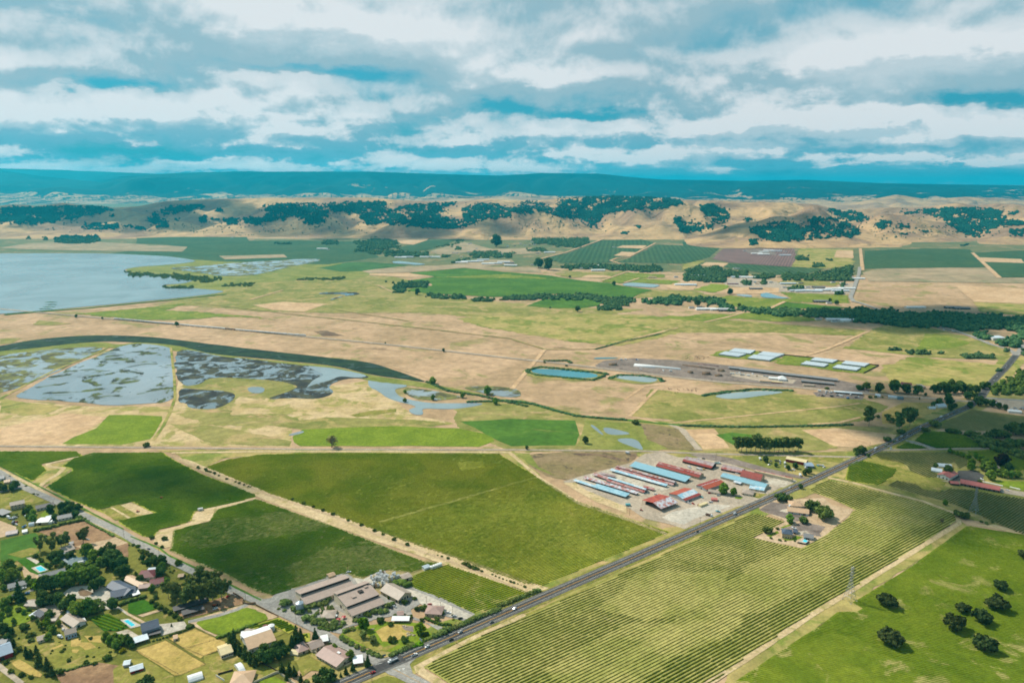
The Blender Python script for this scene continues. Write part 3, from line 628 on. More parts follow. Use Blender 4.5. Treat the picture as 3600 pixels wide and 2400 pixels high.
PONDS = '''
lake water 3 A -900,508 0,512 300,510 500,512 640,518 780,525 880,540 905,548 850,556 760,565 640,572 580,582 570,592 620,602 760,608 860,615 905,628 850,650 750,655 745,662 830,668 900,672 1040,685 1000,694 880,710 700,728 520,745 300,765 180,776 0,790 -900,860
marsh_water marsh_half 4 A 760,580 860,572 1020,560 1230,545 1450,535 1480,545 1300,580 1180,610 1040,618 900,600
channel channel 5 C -300,310 0,285 100,262 280,240 480,232 700,240 900,265 1100,290 1400,325 1700,355 1830,400 1960,445 1940,448 1850,435 1700,415 1540,372 1300,350 1100,330 960,320 800,275 600,265 470,260 300,275 150,295 0,305 -300,350
levee levee 4 C -300,345 0,305 150,295 300,275 470,262 540,280 640,262 800,275 900,300 1100,335 1300,352 1540,375 1700,418 1850,437 2000,460 2200,500 2352,545 2352,530 2240,520 2060,490 1850,460 1700,445 1500,395 1300,370 1100,352 960,330 840,310 700,290 560,295 480,290 400,285 250,300 0,325 -300,380
marsh marsh 5 C 560,280 640,268 780,285 790,320 800,430 810,540 620,552 430,552 380,540 60,525 100,490 250,410 400,350
marsh marsh_half 5 C -200,345 0,325 250,295 480,285 470,300 330,370 100,470 0,500 -200,560
marsh marsh_mud 5 C 795,300 900,305 1000,330 1150,345 1380,370 1560,390 1700,420 1690,435 1590,430 1500,470 1540,495 1460,530 1330,520 1210,530 1360,480 1380,460 1220,435 970,425 920,460 820,470
marsh water 6 C 1690,420 1860,440 1880,470 1800,480 1840,520 1960,545 2110,545 2240,545 2160,565 2060,575 1930,565 1950,600 1900,600 1870,575 1930,560 1790,530 1740,490 1690,470
marsh water 6 C 1380,370 1560,388 1700,420 1640,430 1560,420 1520,440 1440,460 1400,480 1450,430 1500,415
marsh marsh_half 6 C 1890,470 2110,510 2130,522 2000,535 1880,520 1850,480
marsh marsh_mud 6 C 820,475 900,480 1050,490 1090,515 1020,560 970,575 870,570 860,545 815,540
marsh marsh_mud 6 C 210,485 300,494 430,498 560,518 600,540 560,550 430,550 370,538 250,505
marsh marsh_mud 6 C 1210,525 1360,485 1440,470 1540,492 1460,528 1330,520
pond water 6 C 1130,470 1220,470 1210,500 1150,500
pond marsh_half 6 F 1615,1363 1690,1356 1800,1362 1835,1380 1825,1398 1760,1395 1690,1380
levee olive 5 Q 40,402 70,385 130,376 300,385 410,400 440,412 420,430 370,445 200,440 90,428
pond water_teal 6 Q 80,395 130,383 410,410 370,435 110,412
levee olive 5 Q 420,430 500,410 680,425 700,445 600,462 480,445
pond water_silt 6 Q 470,425 500,418 660,428 670,445 620,452 500,435
levee olive 5 Q 870,508 1110,472 1300,490 1320,498 1180,500 1000,525
pond water_silt 6 Q 905,510 1110,487 1265,492 1200,505 1000,530
pond water 7 Q 355,645 375,645 425,692 410,690
pond water 7 Q 415,660 440,656 545,682 535,690 440,692
pond water 7 Q 455,710 570,703 605,757 590,760
pond water_teal 6 N1 1060,720 1150,702 1190,710 1280,740 1360,760 1490,780 1380,786 1080,775
pond water_silt 6 N1 700,725 930,730 970,765 840,760
pond water_silt 6 N3 1310,790 1410,763 1560,768 1870,795 1780,830 1690,828 1400,815
pond water_silt 5 N2 290,475 400,465 500,475 640,490 800,510 640,522 520,505 350,500
pond water_teal 6 N6 -60,318 0,302 300,302 240,318 0,322
marsh marsh_half 5 C 1320,690 1390,670 1400,680 1340,695
river marsh_mud 5 A 1510,725 1550,710 1660,700 1640,690 1560,690 1500,690 1460,695 1480,700 1560,698 1600,704 1560,715 1520,728
'''
NATURAL = ('tan_green', 'olive', 'pasture', 'tan', 'levee', 'weedy', 'valley', 'lawn_dry', 'yard_grass', 'dirt_red', 'earth_dark', 'green', 'green_lime')
def build_sheets(text):
    for ln in text.strip().splitlines():
        a = ln.split(None, 3)
        if a[1] not in M: a = [a[0]] + ln.split(None, 4)[2:]
        nm = a[0]; sm = 2 if nm in ('lake', 'marsh', 'pond', 'river', 'channel', 'levee', 'marsh_water') else 0
        sheet({'lake': 'lake_water', 'pond': 'pond_water', 'channel': 'channel_water'}.get(nm, nm), a[1], int(a[2]), a[3], rough=(3.5 if 'marsh' in a[1] else 1.2) if sm else (4.5 if a[1] in NATURAL else 1.3), smooth=sm, step=3.5 if a[1] in NATURAL else None)
build_sheets(SHEETS); build_sheets(PONDS)
# ------------------------------------------------------------------ roads
HWY = 'F 900,2537 1216,2400 1413,2315 1750,2168 2146,1996 2572,1811 2725,1744 2850,1690 3000,1620 3043,1600 3112,1567 3155,1548 3238,1503 3310,1472 3407,1429 3448,1399 3472,1360 3500,1330 3536,1293 3571,1250'
ribbon('verge', 'lawn_dry', 7, 'F 1430,2308 1750,2168 2146,1996 2560,1816', 19, wob=.15, step=8); ribbon('verge', 'tan_green', 3, HWY, 46, wob=.25, step=12); ribbon('road', 'asphalt', 10, HWY, 13.5); ribbon('road', 'asphalt_new', 11, HWY, 8.6, step=18)
ribbon('road', 'asphalt_old', 9, 'F -60,1630 0,1661 71,1707 209,1768 291,1809 423,1870 551,1947 689,2013 816,2077 900,2110 951,2133 1028,2171 1117,2214 1181,2258 1257,2291 1334,2331 1390,2330', 9.5)
ribbon('road', 'asphalt_old', 9, 'F 1352,2336 1383,2354 1476,2402 1620,2478', 11)
sheet('road', 'asphalt_old', 9, 'F 1290,2300 1335,2318 1400,2300 1490,2290 1440,2335 1450,2365 1420,2385 1370,2372 1330,2350')
for pts, w in (('F 3571,1250 3561,1237 3543,1227 3485,1212 3418,1184 3357,1163 3262,1142', 11), ('F 3571,1250 3600,1217 3640,1170', 12), ('F 3120,1105 3076,1084 3025,1066 3000,1060 2990,1045 3002,1015 3012,985 3020,962 3022,940', 14),
               ('F 3448,1399 3480,1400 3600,1408 3760,1420', 10), ('N7 640,690 740,710 1000,790', 6)):
    ribbon('road', 'asphalt_old', 9, pts, w)
for pts, w, mt in (('C 0,525 120,460 260,390 400,335 500,290', 6, 'tan_green'), ('C 785,290 800,420 805,520 780,590 750,650 705,715', 5, 'tan_green'), ('Q 540,605 665,480', 6, 'tan_pale'),
                   ('Q 540,605 700,640 1150,595 1500,560 1600,545', 4, 'tan_pale'), ('Q 1360,642 1500,635 1600,610', 5, 'tan_pale'), ('N6 380,880 640,700 850,680', 6, 'tan_pale'), ('Q 0,480 150,300 380,296 760,200', 9, 'tan_pale'),
                   ('Q 1340,330 1440,300 1640,215', 9, 'tan_pale'), ('D 870,1200 1060,1145 1235,1095', 5, 'vine_floor'), ('Q 860,760 780,665 720,640', 10, 'gravel'), ('N1 300,1110 620,1040 850,975', 9, 'tan_pale'), ('N1 1200,920 1410,825', 12, 'tan_pale'),
                   ('N3 180,440 540,350 1080,160', 14, 'tan_pale'), ('N3 1300,505 1160,460 1250,425 1420,405 1780,220', 14, 'tan_pale'), ('N3 1400,610 1030,740', 10, 'tan_pale'), ('N3 1350,765 1560,700', 10, 'tan_pale'), ('N8 0,20 460,160', 7, 'gravel'),
                   ('C 1800,380 1930,415 2010,450', 5, 'tan_pale'), ('N2 110,800 310,890', 6, 'tan_pale'), ('A 1150,725 1300,680', 8, 'tan_pale'), ('B 1600,490 1610,590', 16, 'tan_pale'), ('B 2115,510 2240,625', 18, 'tan_pale'), ('I2 830,730 1250,640 1500,560 1640,490', 5, 'asphalt_old')):
    ribbon('path', mt, 8, pts, w, wob=.25, step=10)
ribbon('path', 'dirt_track', 8, 'H -300,1640 0,1450 430,1160 900,868 1200,680 1345,592 1330,535 1120,455 920,405 700,345 540,312', 5.5, wob=.2, step=10)
ribbon('path', 'dirt_track', 8, 'E -60,75 0,100 240,218 270,240 420,340 600,440 820,540 1080,680 1330,800 1560,905', 5, wob=.2, step=9); ribbon('path', 'dirt_track', 8, 'E 260,240 300,190 400,130 440,90 340,80 330,60 460,30 640,-6', 6, wob=.3, step=7); ribbon('path', 'dirt_track', 8, 'D 395,1040 600,1037 900,1037 1170,1039 1240,1098 1330,1156 1450,1196 1530,1226', 6, wob=.25, step=9)
for off in (-1.1, 1.1): ribbon('wheel_track', 'dirt', 9, 'D 395,1046 430,1058 620,1134 760,1180 900,1238 1090,1305 1225,1362', .9, off=off - 3.2, step=10, wob=.5)
for pts, w in (('C -100,105 180,130 520,160 900,190 1100,208 1400,240 1770,275 2040,305 2352,340 Q 200,360 500,397 800,432 1000,452 1300,472 1500,492 1640,502 2100,537 2160,540', 11), ('D -60,1024 340,1028 700,1032 1170,1033 1480,1036 1620,1042 D 1975,1050 N7 300,812 1000,800 1750,788', 6)):
    ribbon('railway', 'gravel', 8, pts, w)
    for off in (-.8, .8): ribbon('rail', 'gravel_dark', 9, pts, .35, off=off, step=40)
ribbon('ditch', 'green_deep', 8, 'Q 0,535 100,550 200,580 300,605 520,622 760,645 1000,655 1300,652 1500,645', 9, wob=.5, step=9)
ribbon('ditch', 'green_deep', 8, 'C 20,140 180,126 400,110 640,86 780,73 900,60 1040,46', 16, wob=.4, step=14)
for p in ('Q 0,253 150,298 385,297', 'Q 380,297 680,228 760,195', 'C 890,85 1400,145 1700,175 2352,250', 'F 1180,1090 1440,1130'): ribbon('ditch', 'olive', 9, p, 5, wob=.5, step=9)
for p in ('E 0,75 250,205 500,330 850,510', 'E 900,560 1100,640 1160,690 1500,850', 'E 1540,870 1800,1000'): ribbon('ditch', 'green_deep', 9, p, 2.2, wob=.5, step=6)
def lines():
    for off, mt in ((3.75, 'line_white'), (-3.75, 'line_white'), (0, 'line_yellow')):
        w = .34 if mt == 'line_white' else .42
        ribbon('road_marking', mt, 12, 'F 1418,2313 1750,2168 2146,1996 2572,1811 2725,1744 2850,1690 3000,1620 3043,1600 3112,1567 3155,1548 3238,1503 3310,1472 3400,1432', w, off=off)
        ribbon('road_marking', mt, 12, 'F 900,2537 1216,2400 1300,2364', w, off=off)
    ribbon('road_marking', 'line_yellow', 12, 'F 1383,2352 1476,2400 1620,2475', .25)
    ribbon('road_marking', 'line_white', 12, 'X 985,740 1400,941 1900,1200', .3); ribbon('road_marking', 'line_white', 12, 'X 770,825 1000,941', .3)
    ribbon('road_marking', 'line_white', 12, 'X 310,490 470,415 640,405', .4); ribbon('road_marking', 'line_white', 12, 'I5 1640,1320 1740,1300', .4)
    sheet('road_marking', 'line_white', 12, 'X 430,525 480,497 545,520 525,552 490,550 470,535', rough=0); sheet('road_marking', 'line_white', 12, 'X 600,470 700,462 690,495 650,500 660,530 630,520', rough=0)
for n, c in (('line_white', (206, 206, 200)), ('line_yellow', (226, 170, 70))): plain(n, c, .7, .2, .15, 2)
lines()
# ------------------------------------------------------------------ woods that read as one mass, and trees one can tell apart
leaf_mat('leaf_wood', (60, 98, 66), (108, 138, 84), .15, .1); leaf_mat('leaf_wood_hill', (30, 84, 78), (54, 106, 84), .1, .1)
leaf_mat('leaf_oak', (70, 98, 46), (136, 154, 80), .2, .15); leaf_mat('leaf_field_oak', (48, 66, 36), (92, 106, 58), .18, .12); leaf_mat('leaf_dark', (62, 94, 46), (116, 142, 70), .22, .18); leaf_mat('leaf_broad', (92, 132, 46), (156, 184, 76), .28, .2); leaf_mat('leaf_bright', (88, 128, 24), (142, 180, 40), .3, .12)
leaf_mat('leaf_conifer', (54, 82, 40), (102, 124, 64), .12, .15); leaf_mat('leaf_euc', (90, 110, 52), (150, 160, 86), .25, .15); leaf_mat('leaf_olive', (120, 142, 70), (176, 188, 112), .25, .15)
leaf_mat('leaf_bush', (78, 100, 42), (124, 142, 64), .25, .25); leaf_mat('leaf_yellow', (150, 160, 20), (206, 204, 44), .3, .05); leaf_mat('leaf_purple', (48, 40, 36), (76, 60, 50), .2, .1); leaf_mat('leaf_bare', (120, 104, 82), (160, 140, 108), .1, .1)
plain('bark', (96, 80, 64), .9, .1, .25, .6); plain('bark_pale', (176, 164, 144), .9, .1, .25, .6)
_ICO = None
def ico():
    global _ICO
    if _ICO is None:
        t = (1 + 5 ** .5) / 2
        V = np.array([(-1, t, 0), (1, t, 0), (-1, -t, 0), (1, -t, 0), (0, -1, t), (0, 1, t), (0, -1, -t), (0, 1, -t), (t, 0, -1), (t, 0, 1), (-t, 0, -1), (-t, 0, 1)], float); V /= np.linalg.norm(V[0])
        Fc = np.array([(0, 11, 5), (0, 5, 1), (0, 1, 7), (0, 7, 10), (0, 10, 11), (1, 5, 9), (5, 11, 4), (11, 10, 2), (10, 7, 6), (7, 1, 8), (3, 9, 4), (3, 4, 2), (3, 2, 6), (3, 6, 8), (3, 8, 9), (4, 9, 5), (2, 4, 11), (6, 2, 10), (8, 6, 7), (9, 8, 1)])
        _ICO = V, Fc
    return _ICO
def clumps(C, Rad, rng, squash=.8):
    V, Fc = ico(); n = len(C)
    j = 1 + (rng.rand(n, 12, 1) - .5) * .7
    W = V[None] * j * np.stack([Rad, Rad, Rad * squash], -1)[:, None, :] + C[:, None, :]
    F2 = Fc[None] + (np.arange(n) * 12)[:, None, None]
    tone = np.repeat(rng.rand(n), 12) * .8 + rng.rand(n * 12) * .2
    return W.reshape(-1, 3), F2.reshape(-1, 3), tone
def wood(label, text, r=5.0, mat='leaf_wood', dens=1.0, hill=False, seed=1, name='woodland'):
    rng = np.random.RandomState(seed); C = []; Rad = []
    for polytxt in text.split('|'):
        poly = P(polytxt); xs = [p[0] for p in poly]; ys = [p[1] for p in poly]
        cx, cy = np.mean(xs), np.mean(ys); w = Vector(hits([cx], [cy])[0][0]) if hill else g(cx, max(ys))
        k = ppm(w); step = max(.9 * r * k, 1.5); stepy = step * (.32 if not hill else .5)
        area = abs(sum(xs[i - 1] * ys[i] - xs[i] * ys[i - 1] for i in range(len(xs)))) / 2
        n = int(area / (step * stepy) * dens) + 1
        bx = rng.uniform(min(xs), max(xs), n * 6); by = rng.uniform(min(ys), max(ys), n * 6)
        # ragged outline
        q = min(1, k * 3); jx = (fbm(bx / 12, by / 7, 3) - .5) * 46 * q; jy = (fbm(bx / 12 + 50, by / 7, 3) - .5) * 22 * q
        ok = inpoly(poly, bx + jx, by + jy)
        if hill: ok = (ok & (rng.rand(len(bx)) < np.clip((fbm(bx / 20 + 7, by / 9, 3) - .30) * 6, .05, 1))) | (inpoly(poly, bx + rng.normal(0, 22, len(bx)), by + rng.normal(0, 9, len(bx))) & (rng.rand(len(bx)) < .05))
        if dens < .8: ok &= fbm(bx / 11, by / 7, 3) > .52 - dens * .12
        idx = np.nonzero(ok)[0][:n]
        hpx = 1.25 * r * k                                  # the polygon is drawn round the crowns, so drop the foot
        if hill: Q, good = hits(bx[idx], by[idx])
        for j, i in enumerate(idx):
            if hill and not good[j]: continue
            q = Vector(Q[j]) if hill else g(bx[i], min(by[i] + hpx * .55, max(ys)))
            rr = r * rng.uniform(.6, 1.25); C.append((q.x, q.y, q.z + rr * .55)); Rad.append(rr)
    if not C: return
    C = np.array(C); Rad = np.array(Rad)
    if not hill:                                           # second storey of smaller clumps breaks the outline
        C2 = C + rng.normal(0, 1, C.shape) * Rad[:, None] * np.array([.6, .6, .3]) + np.array([0, 0, 1]) * Rad[:, None] * .45
        C = np.concatenate([C, C2]); Rad = np.concatenate([Rad, Rad * .62])
    V, Fc, tone = clumps(C, Rad, rng)
    o = mesh_obj(name, V, Fc, mat, tone=tone); tag(o, label, 'woods', kind='stuff'); return o
wood('dark oak woods on the far left low hill behind the lake', 'A -300,320 0,310 60,305 290,294 500,297 525,312 480,330 350,350 250,365 120,382 60,370 0,365 -300,380', 6.8, 'leaf_wood_hill', 1, True, 1)
wood('small dark woods scattered on the golden left ridge', 'A 250,440 300,430 440,428 460,445 400,465 260,465|A 370,385 440,372 545,385 545,400 400,402|A 740,310 850,290 940,288 920,305 800,330 740,335|A 670,350 730,315 740,350 780,380 750,395 690,375|A 910,345 950,335 950,375 920,370|A 990,310 1025,305 1020,325 990,325|A 970,350 1010,350 990,365|A 620,390 675,388 670,403 625,404|A 570,385 610,378 600,395|A 1020,355 1100,350 1105,375 1040,380|A 500,330 525,335 505,345|A 800,350 840,350 810,362', 6.8, 'leaf_wood_hill', 1, True, 2)
wood('dark oak woods filling the gullies in the middle of the ridge', 'A 1110,350 1200,345 1250,330 1210,300 1260,285 1400,280 1500,290 1510,320 1490,365 1420,385 1370,340 1250,362 1190,380 1115,370|A 1500,285 1750,270 1775,300 1740,350 1760,370 1690,385 1640,330 1560,320 1500,320', 6.8, 'leaf_wood_hill', 1, True, 3)
wood('broken oak woods on the slope above the hillside vineyard', 'A 1780,310 1870,290 2100,275 2000,330 2080,360 2200,350 2150,385 2060,400 1900,390 1760,370|A 2120,310 2180,285 2260,280 2352,310 2352,345 2260,350 2160,370 2120,330', 6.8, 'leaf_wood_hill', .8, True, 4)
wood('largest dark forest along the middle of the ridge crest', 'B 230,262 450,247 720,257 800,285 700,305 520,315 430,330 380,385 330,360 260,345 200,300|B 0,300 80,270 150,290 240,320 250,340 330,375 410,400 440,425 400,390 250,350 130,320 0,330', 6.8, 'leaf_wood_hill', 1, True, 5)
wood('dark oaks in the gullies of the big round golden hill', 'B 860,290 930,285 1000,320 990,350 960,385 930,370 880,330|B 740,340 770,345 790,385 830,375 930,370 910,395 860,410 790,420 770,400|B 960,385 1000,385 980,400|B 1060,355 1100,350 1080,368|B 500,415 540,410 520,428|B 560,385 590,385 575,400', 6.8, 'leaf_wood_hill', 1, True, 6)
wood('dense dark wood on the face of the front golden hill', 'B 1090,395 1200,375 1260,365 1320,385 1340,410 1330,450 1200,458 1130,430|B 1090,450 1135,448 1120,478 1095,470', 6.8, 'leaf_wood_hill', 1.2, True, 7)
wood('thin scrub wood beside the dense wood on the front golden hill', 'B 1330,380 1390,345 1480,345 1560,375 1600,400 1590,435 1450,440 1340,450', 7, 'leaf_wood_hill', .6, True, 8)
wood('dark oak woods over the golden hills at the right', 'B 1450,310 1560,305 1640,350 1600,368 1500,345|B 1780,325 1900,310 2130,300 2240,310 2270,350 2200,355 2100,370 2020,375 1980,350 1880,330|B 1990,375 2110,370 2270,352 2352,360 2352,380 2250,382 2150,430 2130,440 2050,410|B 2285,405 2352,400 2340,440 2300,425|B 2280,320 2325,318 2320,335 2285,335|B 1660,380 1700,362 1740,365 1720,400 1680,400|B 1760,375 1830,395 1800,405|B 1780,420 1820,415 1810,428|B 1870,405 1910,415 1890,425|B 2060,470 2110,468 2090,480', 6.8, 'leaf_wood_hill', 1, True, 9)
wood('scattered oak bushes dotting the golden hills', 'A 150,400 1600,330 1700,420 700,420|B 900,350 1700,340 2300,420 1700,450|B 0,330 400,400 300,420 0,400', 4.5, 'leaf_wood_hill', .012, True, 10, 'scrub')
wood('tree lines and farm trees along the foot of the left hills', 'A 255,445 455,430 460,455 280,466|A 1100,420 1165,425 1160,432 1100,430|A 1610,455 1800,445 1830,475 1700,490 1620,470|A 1260,465 1340,460 1340,468|A 120,435 140,432 140,445|A 190,435 225,438 200,450|A 1630,490 1860,500 1850,510 1640,500|A 1480,450 1550,450 1550,472 1490,470|A 1700,430 1970,420 1975,432 1700,440', 6, 'leaf_wood', 1, False, 11)
wood('trees and hedges among the farms below the central hills', 'N2 0,160 250,150 380,230 420,270 100,300 0,280|N2 1380,340 1750,310 1740,370 1560,420 1380,400|N2 200,390 450,350 800,330 820,400 540,400|N2 870,280 1150,220 1310,135 1300,165 1150,240|N2 0,320 290,350 280,370 0,340|N2 1120,470 1400,410 1400,430 1120,490|N2 940,400 1100,370 1100,410|N2 1150,280 1260,260 1260,310|N2 1660,370 2000,340 1900,420 1680,400|N3 80,130 500,80 850,130 880,200 600,270 100,210|N3 580,270 760,200 900,200 700,280|N3 0,300 200,280 300,320 60,330|N2 1830,130 2070,120 2060,150|N2 2230,170 2352,120 2352,200', 5.5, 'leaf_wood', 1, False, 12)
wood('dark tree belt along the left bend of the green field creek', 'N2 320,760 800,730 790,800 560,820 480,870 400,900 330,890|N2 200,740 290,735 290,755', 5, 'leaf_wood', 1, False, 13)
wood('riparian tree belt along the near edge of the large green field', 'N2 765,905 900,900 1000,945 1250,935 1320,950 1310,985 1150,985 940,960 800,935|N2 1400,980 1700,965 1710,1010 1500,1020|N2 1730,985 2100,945 2352,920 2352,980 2000,1000|N3 0,960 30,930 200,915 500,910 900,920 1070,960 1200,970 1400,960 1500,1000 1400,1060 1200,1140 1000,1120 1080,1040 900,990 600,970 100,985', 5, 'leaf_wood', 1.1, False, 14)
wood('riparian trees bending past the reservoir in the middle distance', 'N3 1560,990 1780,1000 1900,960 2100,930 2200,970 2130,1070 2030,1050 1800,1035 1650,1030|N1 0,755 260,765 490,765 600,830 700,900 700,960 560,920 480,840 380,850 350,800 0,800', 5.5, 'leaf_wood', 1.1, False, 15)
wood('long riparian wood along the creek at the middle right', 'N1 720,905 900,915 1200,925 1700,935 2130,945 2260,915 2352,940 2352,1075 2000,1050 1700,1010 1400,1000 900,955', 5.5, 'leaf_wood', 1.1, False, 16)
wood('broad dark wood at the right edge beyond the olive field', 'N4 0,380 100,310 300,360 500,320 590,385 760,380 1000,385 1300,375 1530,390 1800,405 2050,435 2400,445 2400,640 2100,600 1800,590 1700,630 1550,620 1300,580 1030,550 1000,590 880,580 600,550 400,520 0,490|N4 1630,650 1800,650 1900,760 1750,740|N4 1950,760 2180,760 2200,850 2020,820|N4 2180,720 2300,700 2310,870 2190,870|N4 2250,600 2400,600 2400,760 2300,720', 6, 'leaf_wood', 1.15, False, 17)
wood('trees round the small town in the distance', 'N1 60,350 500,330 560,400 830,390 930,440 900,470 640,450 550,560 350,560 200,540 20,520 60,420|N1 960,440 1260,445 1270,500 1000,510|N1 1350,460 1550,420 1650,450 2000,405 2352,310 2352,420 2290,540 2000,540 1700,520 1370,510|N1 1090,520 1170,525 1160,590 1090,590|N1 1480,610 1660,610 1640,670 1450,670|N1 800,540 960,540 940,600 820,590|N1 1550,180 1740,210 1730,260 1560,240|N1 1790,290 1960,310 1950,355 1800,350|N1 1940,240 2060,240 2050,265|N3 430,545 700,505 1400,505 1880,535 1880,590 1700,620 1400,580 1100,560 1000,540 650,560|N1 2110,690 2240,695 2220,730 2120,715|N1 2190,560 2230,560 2230,635 2200,635', 6, 'leaf_wood', 1, False, 18)
wood('hedges and bushes along the valley roads at the right', 'N4 500,885 640,880 650,910 510,910|N4 690,900 900,910 1060,945 1050,965 800,935|N4 1450,970 1740,940 1940,980 1900,1020 1600,1015|N4 1960,1150 2030,1170 2000,1200|N4 2090,880 2150,880 2140,930|N4 1160,930 1240,935 1220,955|N4 2330,900 2400,880 2400,980 2330,970', 4, 'leaf_wood', 1, False, 19)
wood('scrub and young trees on the rough ground right of the junction', 'N4 2140,1200 2352,1180 2500,1200 2500,1500 2200,1520 1900,1480 1900,1400 2050,1330|N7 1650,90 1750,80 1720,140', 4.5, 'leaf_bush', .45, False, 20)
wood('shrubby hedge along the creek behind the right hand vineyards', 'N7 1360,600 1460,590 1760,700 1800,760 2091,840 2200,900 2200,930 1960,850 1700,770 1500,690', 4.5, 'leaf_oak', 1, False, 21)
wood('reeds and low shrubs along the lake shore dike', 'A 570,588 620,600 860,606 1000,625 940,645 870,630 600,608|A 740,658 830,662 900,665 890,672 760,668|A 890,630 1010,618 1020,630 940,645|A 1010,655 1170,645 1160,655 1030,663|A 1360,628 1580,618 1585,628 1370,634', 3.2, 'leaf_bush', .8, False, 22, 'scrub')
# ---- tree kinds: (crown, trunk) meshes
def blobs_for(kind, rng):
    B = []
    if kind == 'oak':
        for i in range(22):
            a = rng.rand() * 6.283; r = rng.rand() ** .6 * .78; B.append((r * math.cos(a), r * math.sin(a), .62 + rng.rand() * .42 - r * .18, .30 + rng.rand() * .12))
    elif kind == 'broad':
        for i in range(22):
            a = rng.rand() * 6.283; h = rng.rand(); r = rng.rand() ** .5 * .68 * math.sin(math.pi * (.18 + .74 * h)); B.append((r * math.cos(a), r * math.sin(a), .38 + 1.25 * h, .30 + rng.rand() * .12))
    elif kind == 'euc':
        for i in range(24):
            a = rng.rand() * 6.283; h = rng.rand(); r = rng.rand() ** .5 * .72 * (.55 + .5 * h); B.append((r * math.cos(a), r * math.sin(a), .9 + 1.7 * h, .25 + rng.rand() * .13))
    elif kind == 'cypress':
        for i in range(26):
            h = i / 25; a = rng.rand() * 6.283; r = .34 * (1 - h) ** .7 + .05; B.append((r * math.cos(a), r * math.sin(a), .3 + 2.5 * h, (.62 - .46 * h) * .8))
    elif kind == 'conifer':
        for i in range(30):
            h = i / 29; a = i * 2.4; r = .55 * (1 - h); B.append((r * math.cos(a), r * math.sin(a), .35 + 3.0 * h, .46 * (1 - h) + .10))
    elif kind == 'bush':
        for i in range(12):
            a = rng.rand() * 6.283; r = rng.rand() ** .5 * .6; B.append((r * math.cos(a), r * math.sin(a), .42 + rng.rand() * .55 * (1 - r), .36 + rng.rand() * .14))
    return np.array(B)
TREE = {}
def make_kind(kind, mat, bark='bark', nv=3, leaves=1100, size=.17):
    L = []
    for v in range(nv):
        rng = np.random.RandomState(hash(kind) % 97 + 31 * v + 7 if False else (len(TREE) * 53 + v * 17 + 3)); B = blobs_for(kind, rng)
        w = B[:, 3] ** 2; bi = rng.choice(len(B), leaves, p=w / w.sum()); d = rng.normal(size=(leaves, 3)); d /= np.linalg.norm(d, axis=1)[:, None]
        c = B[bi, :3] + d * B[bi, 3][:, None] * (rng.rand(leaves, 1) ** .35) * np.array([1, 1, .82])
        nrm = d + rng.normal(size=(leaves, 3)) * .55; nrm /= np.linalg.norm(nrm, axis=1)[:, None]
        t = np.cross(nrm, rng.normal(size=(leaves, 3))); t /= np.linalg.norm(t, axis=1)[:, None] + 1e-9; b = np.cross(nrm, t)
        s = size * (.6 + .8 * rng.rand(leaves, 1)) * (1 if kind not in ('cypress',) else .8)
        V = np.stack([c + t * s, c + b * s * .8, c - t * s, c - b * s * .8], 1).reshape(-1, 3)
        Fq = np.arange(leaves * 4).reshape(-1, 4); tone = np.repeat(np.clip(rng.rand(len(B))[bi] * .65 + rng.rand(leaves) * .4, 0, 1), 4)
        V[:, 2] = np.maximum(V[:, 2], .03)
        me = mesh_obj('crown', V, Fq, mat, tone=tone); cm = me.data; bpy.data.objects.remove(me)
        mb = MB(); top = {'oak': .7, 'broad': .8, 'euc': 1.4, 'cypress': .6, 'conifer': 2.4, 'bush': .4}[kind]; rad = {'oak': .09, 'broad': .07, 'euc': .06, 'cypress': .06, 'conifer': .07, 'bush': .05}[kind]
        mb.cyl(0, 0, -.05, top, rad, rad * .5, 7)
        if kind in ('oak', 'broad', 'euc'):
            for q in B[rng.choice(len(B), 5, replace=False)]: mb.bar((0, 0, top * .55), (q[0] * .8, q[1] * .8, q[2]), rad * .32, 5)
        to = mb.build('trunk', bark); tm = to.data; bpy.data.objects.remove(to); L.append((cm, tm))
    TREE[(kind, mat)] = L
KINDS = {'oak': ('oak', 'leaf_oak', 'oak_tree'), 'broad': ('broad', 'leaf_broad', 'broadleaf_tree'), 'bright': ('broad', 'leaf_bright', 'broadleaf_tree'), 'dark': ('broad', 'leaf_dark', 'broadleaf_tree'), 'foak': ('oak', 'leaf_field_oak', 'oak_tree'), 'euc': ('euc', 'leaf_euc', 'eucalyptus_tree'),
         'deuc': ('euc', 'leaf_oak', 'eucalyptus_tree'), 'cyp': ('cypress', 'leaf_conifer', 'cypress_tree'), 'con': ('conifer', 'leaf_conifer', 'conifer_tree'), 'olive': ('bush', 'leaf_olive', 'olive_tree'), 'bush': ('bush', 'leaf_bush', 'shrub'),
         'dbush': ('bush', 'leaf_oak', 'shrub'), 'yellow': ('bush', 'leaf_yellow', 'shrub'), 'purple': ('broad', 'leaf_purple', 'broadleaf_tree'), 'bare': ('broad', 'leaf_bare', 'bare_tree'), 'willow': ('broad', 'leaf_olive', 'willow_tree'), 'rdark': ('oak', 'leaf_conifer', 'broadleaf_tree')}
for k, (kd, mt, nm) in KINDS.items():
    if (kd, mt) not in TREE: make_kind(kd, mt, 'bark_pale' if kd == 'euc' else 'bark', leaves=260 if mt == 'leaf_bare' else (700 if kd == 'bush' else 1200), size=.11 if mt == 'leaf_bare' else (.19 if kd == 'bush' else .15))
ORD = 'first second third fourth fifth sixth seventh eighth ninth tenth eleventh twelfth thirteenth fourteenth fifteenth sixteenth seventeenth eighteenth nineteenth twentieth'.split()
def ordw(i):
    if i < 20: return ORD[i]
    T = ['twenty', 'thirty', 'forty', 'fifty', 'sixty', 'seventy', 'eighty']; k = (i + 1) // 10 - 2; r = (i + 1) % 10
    return T[k] + '-' + ORD[r - 1] if r else T[k].replace('ty', 'tieth')
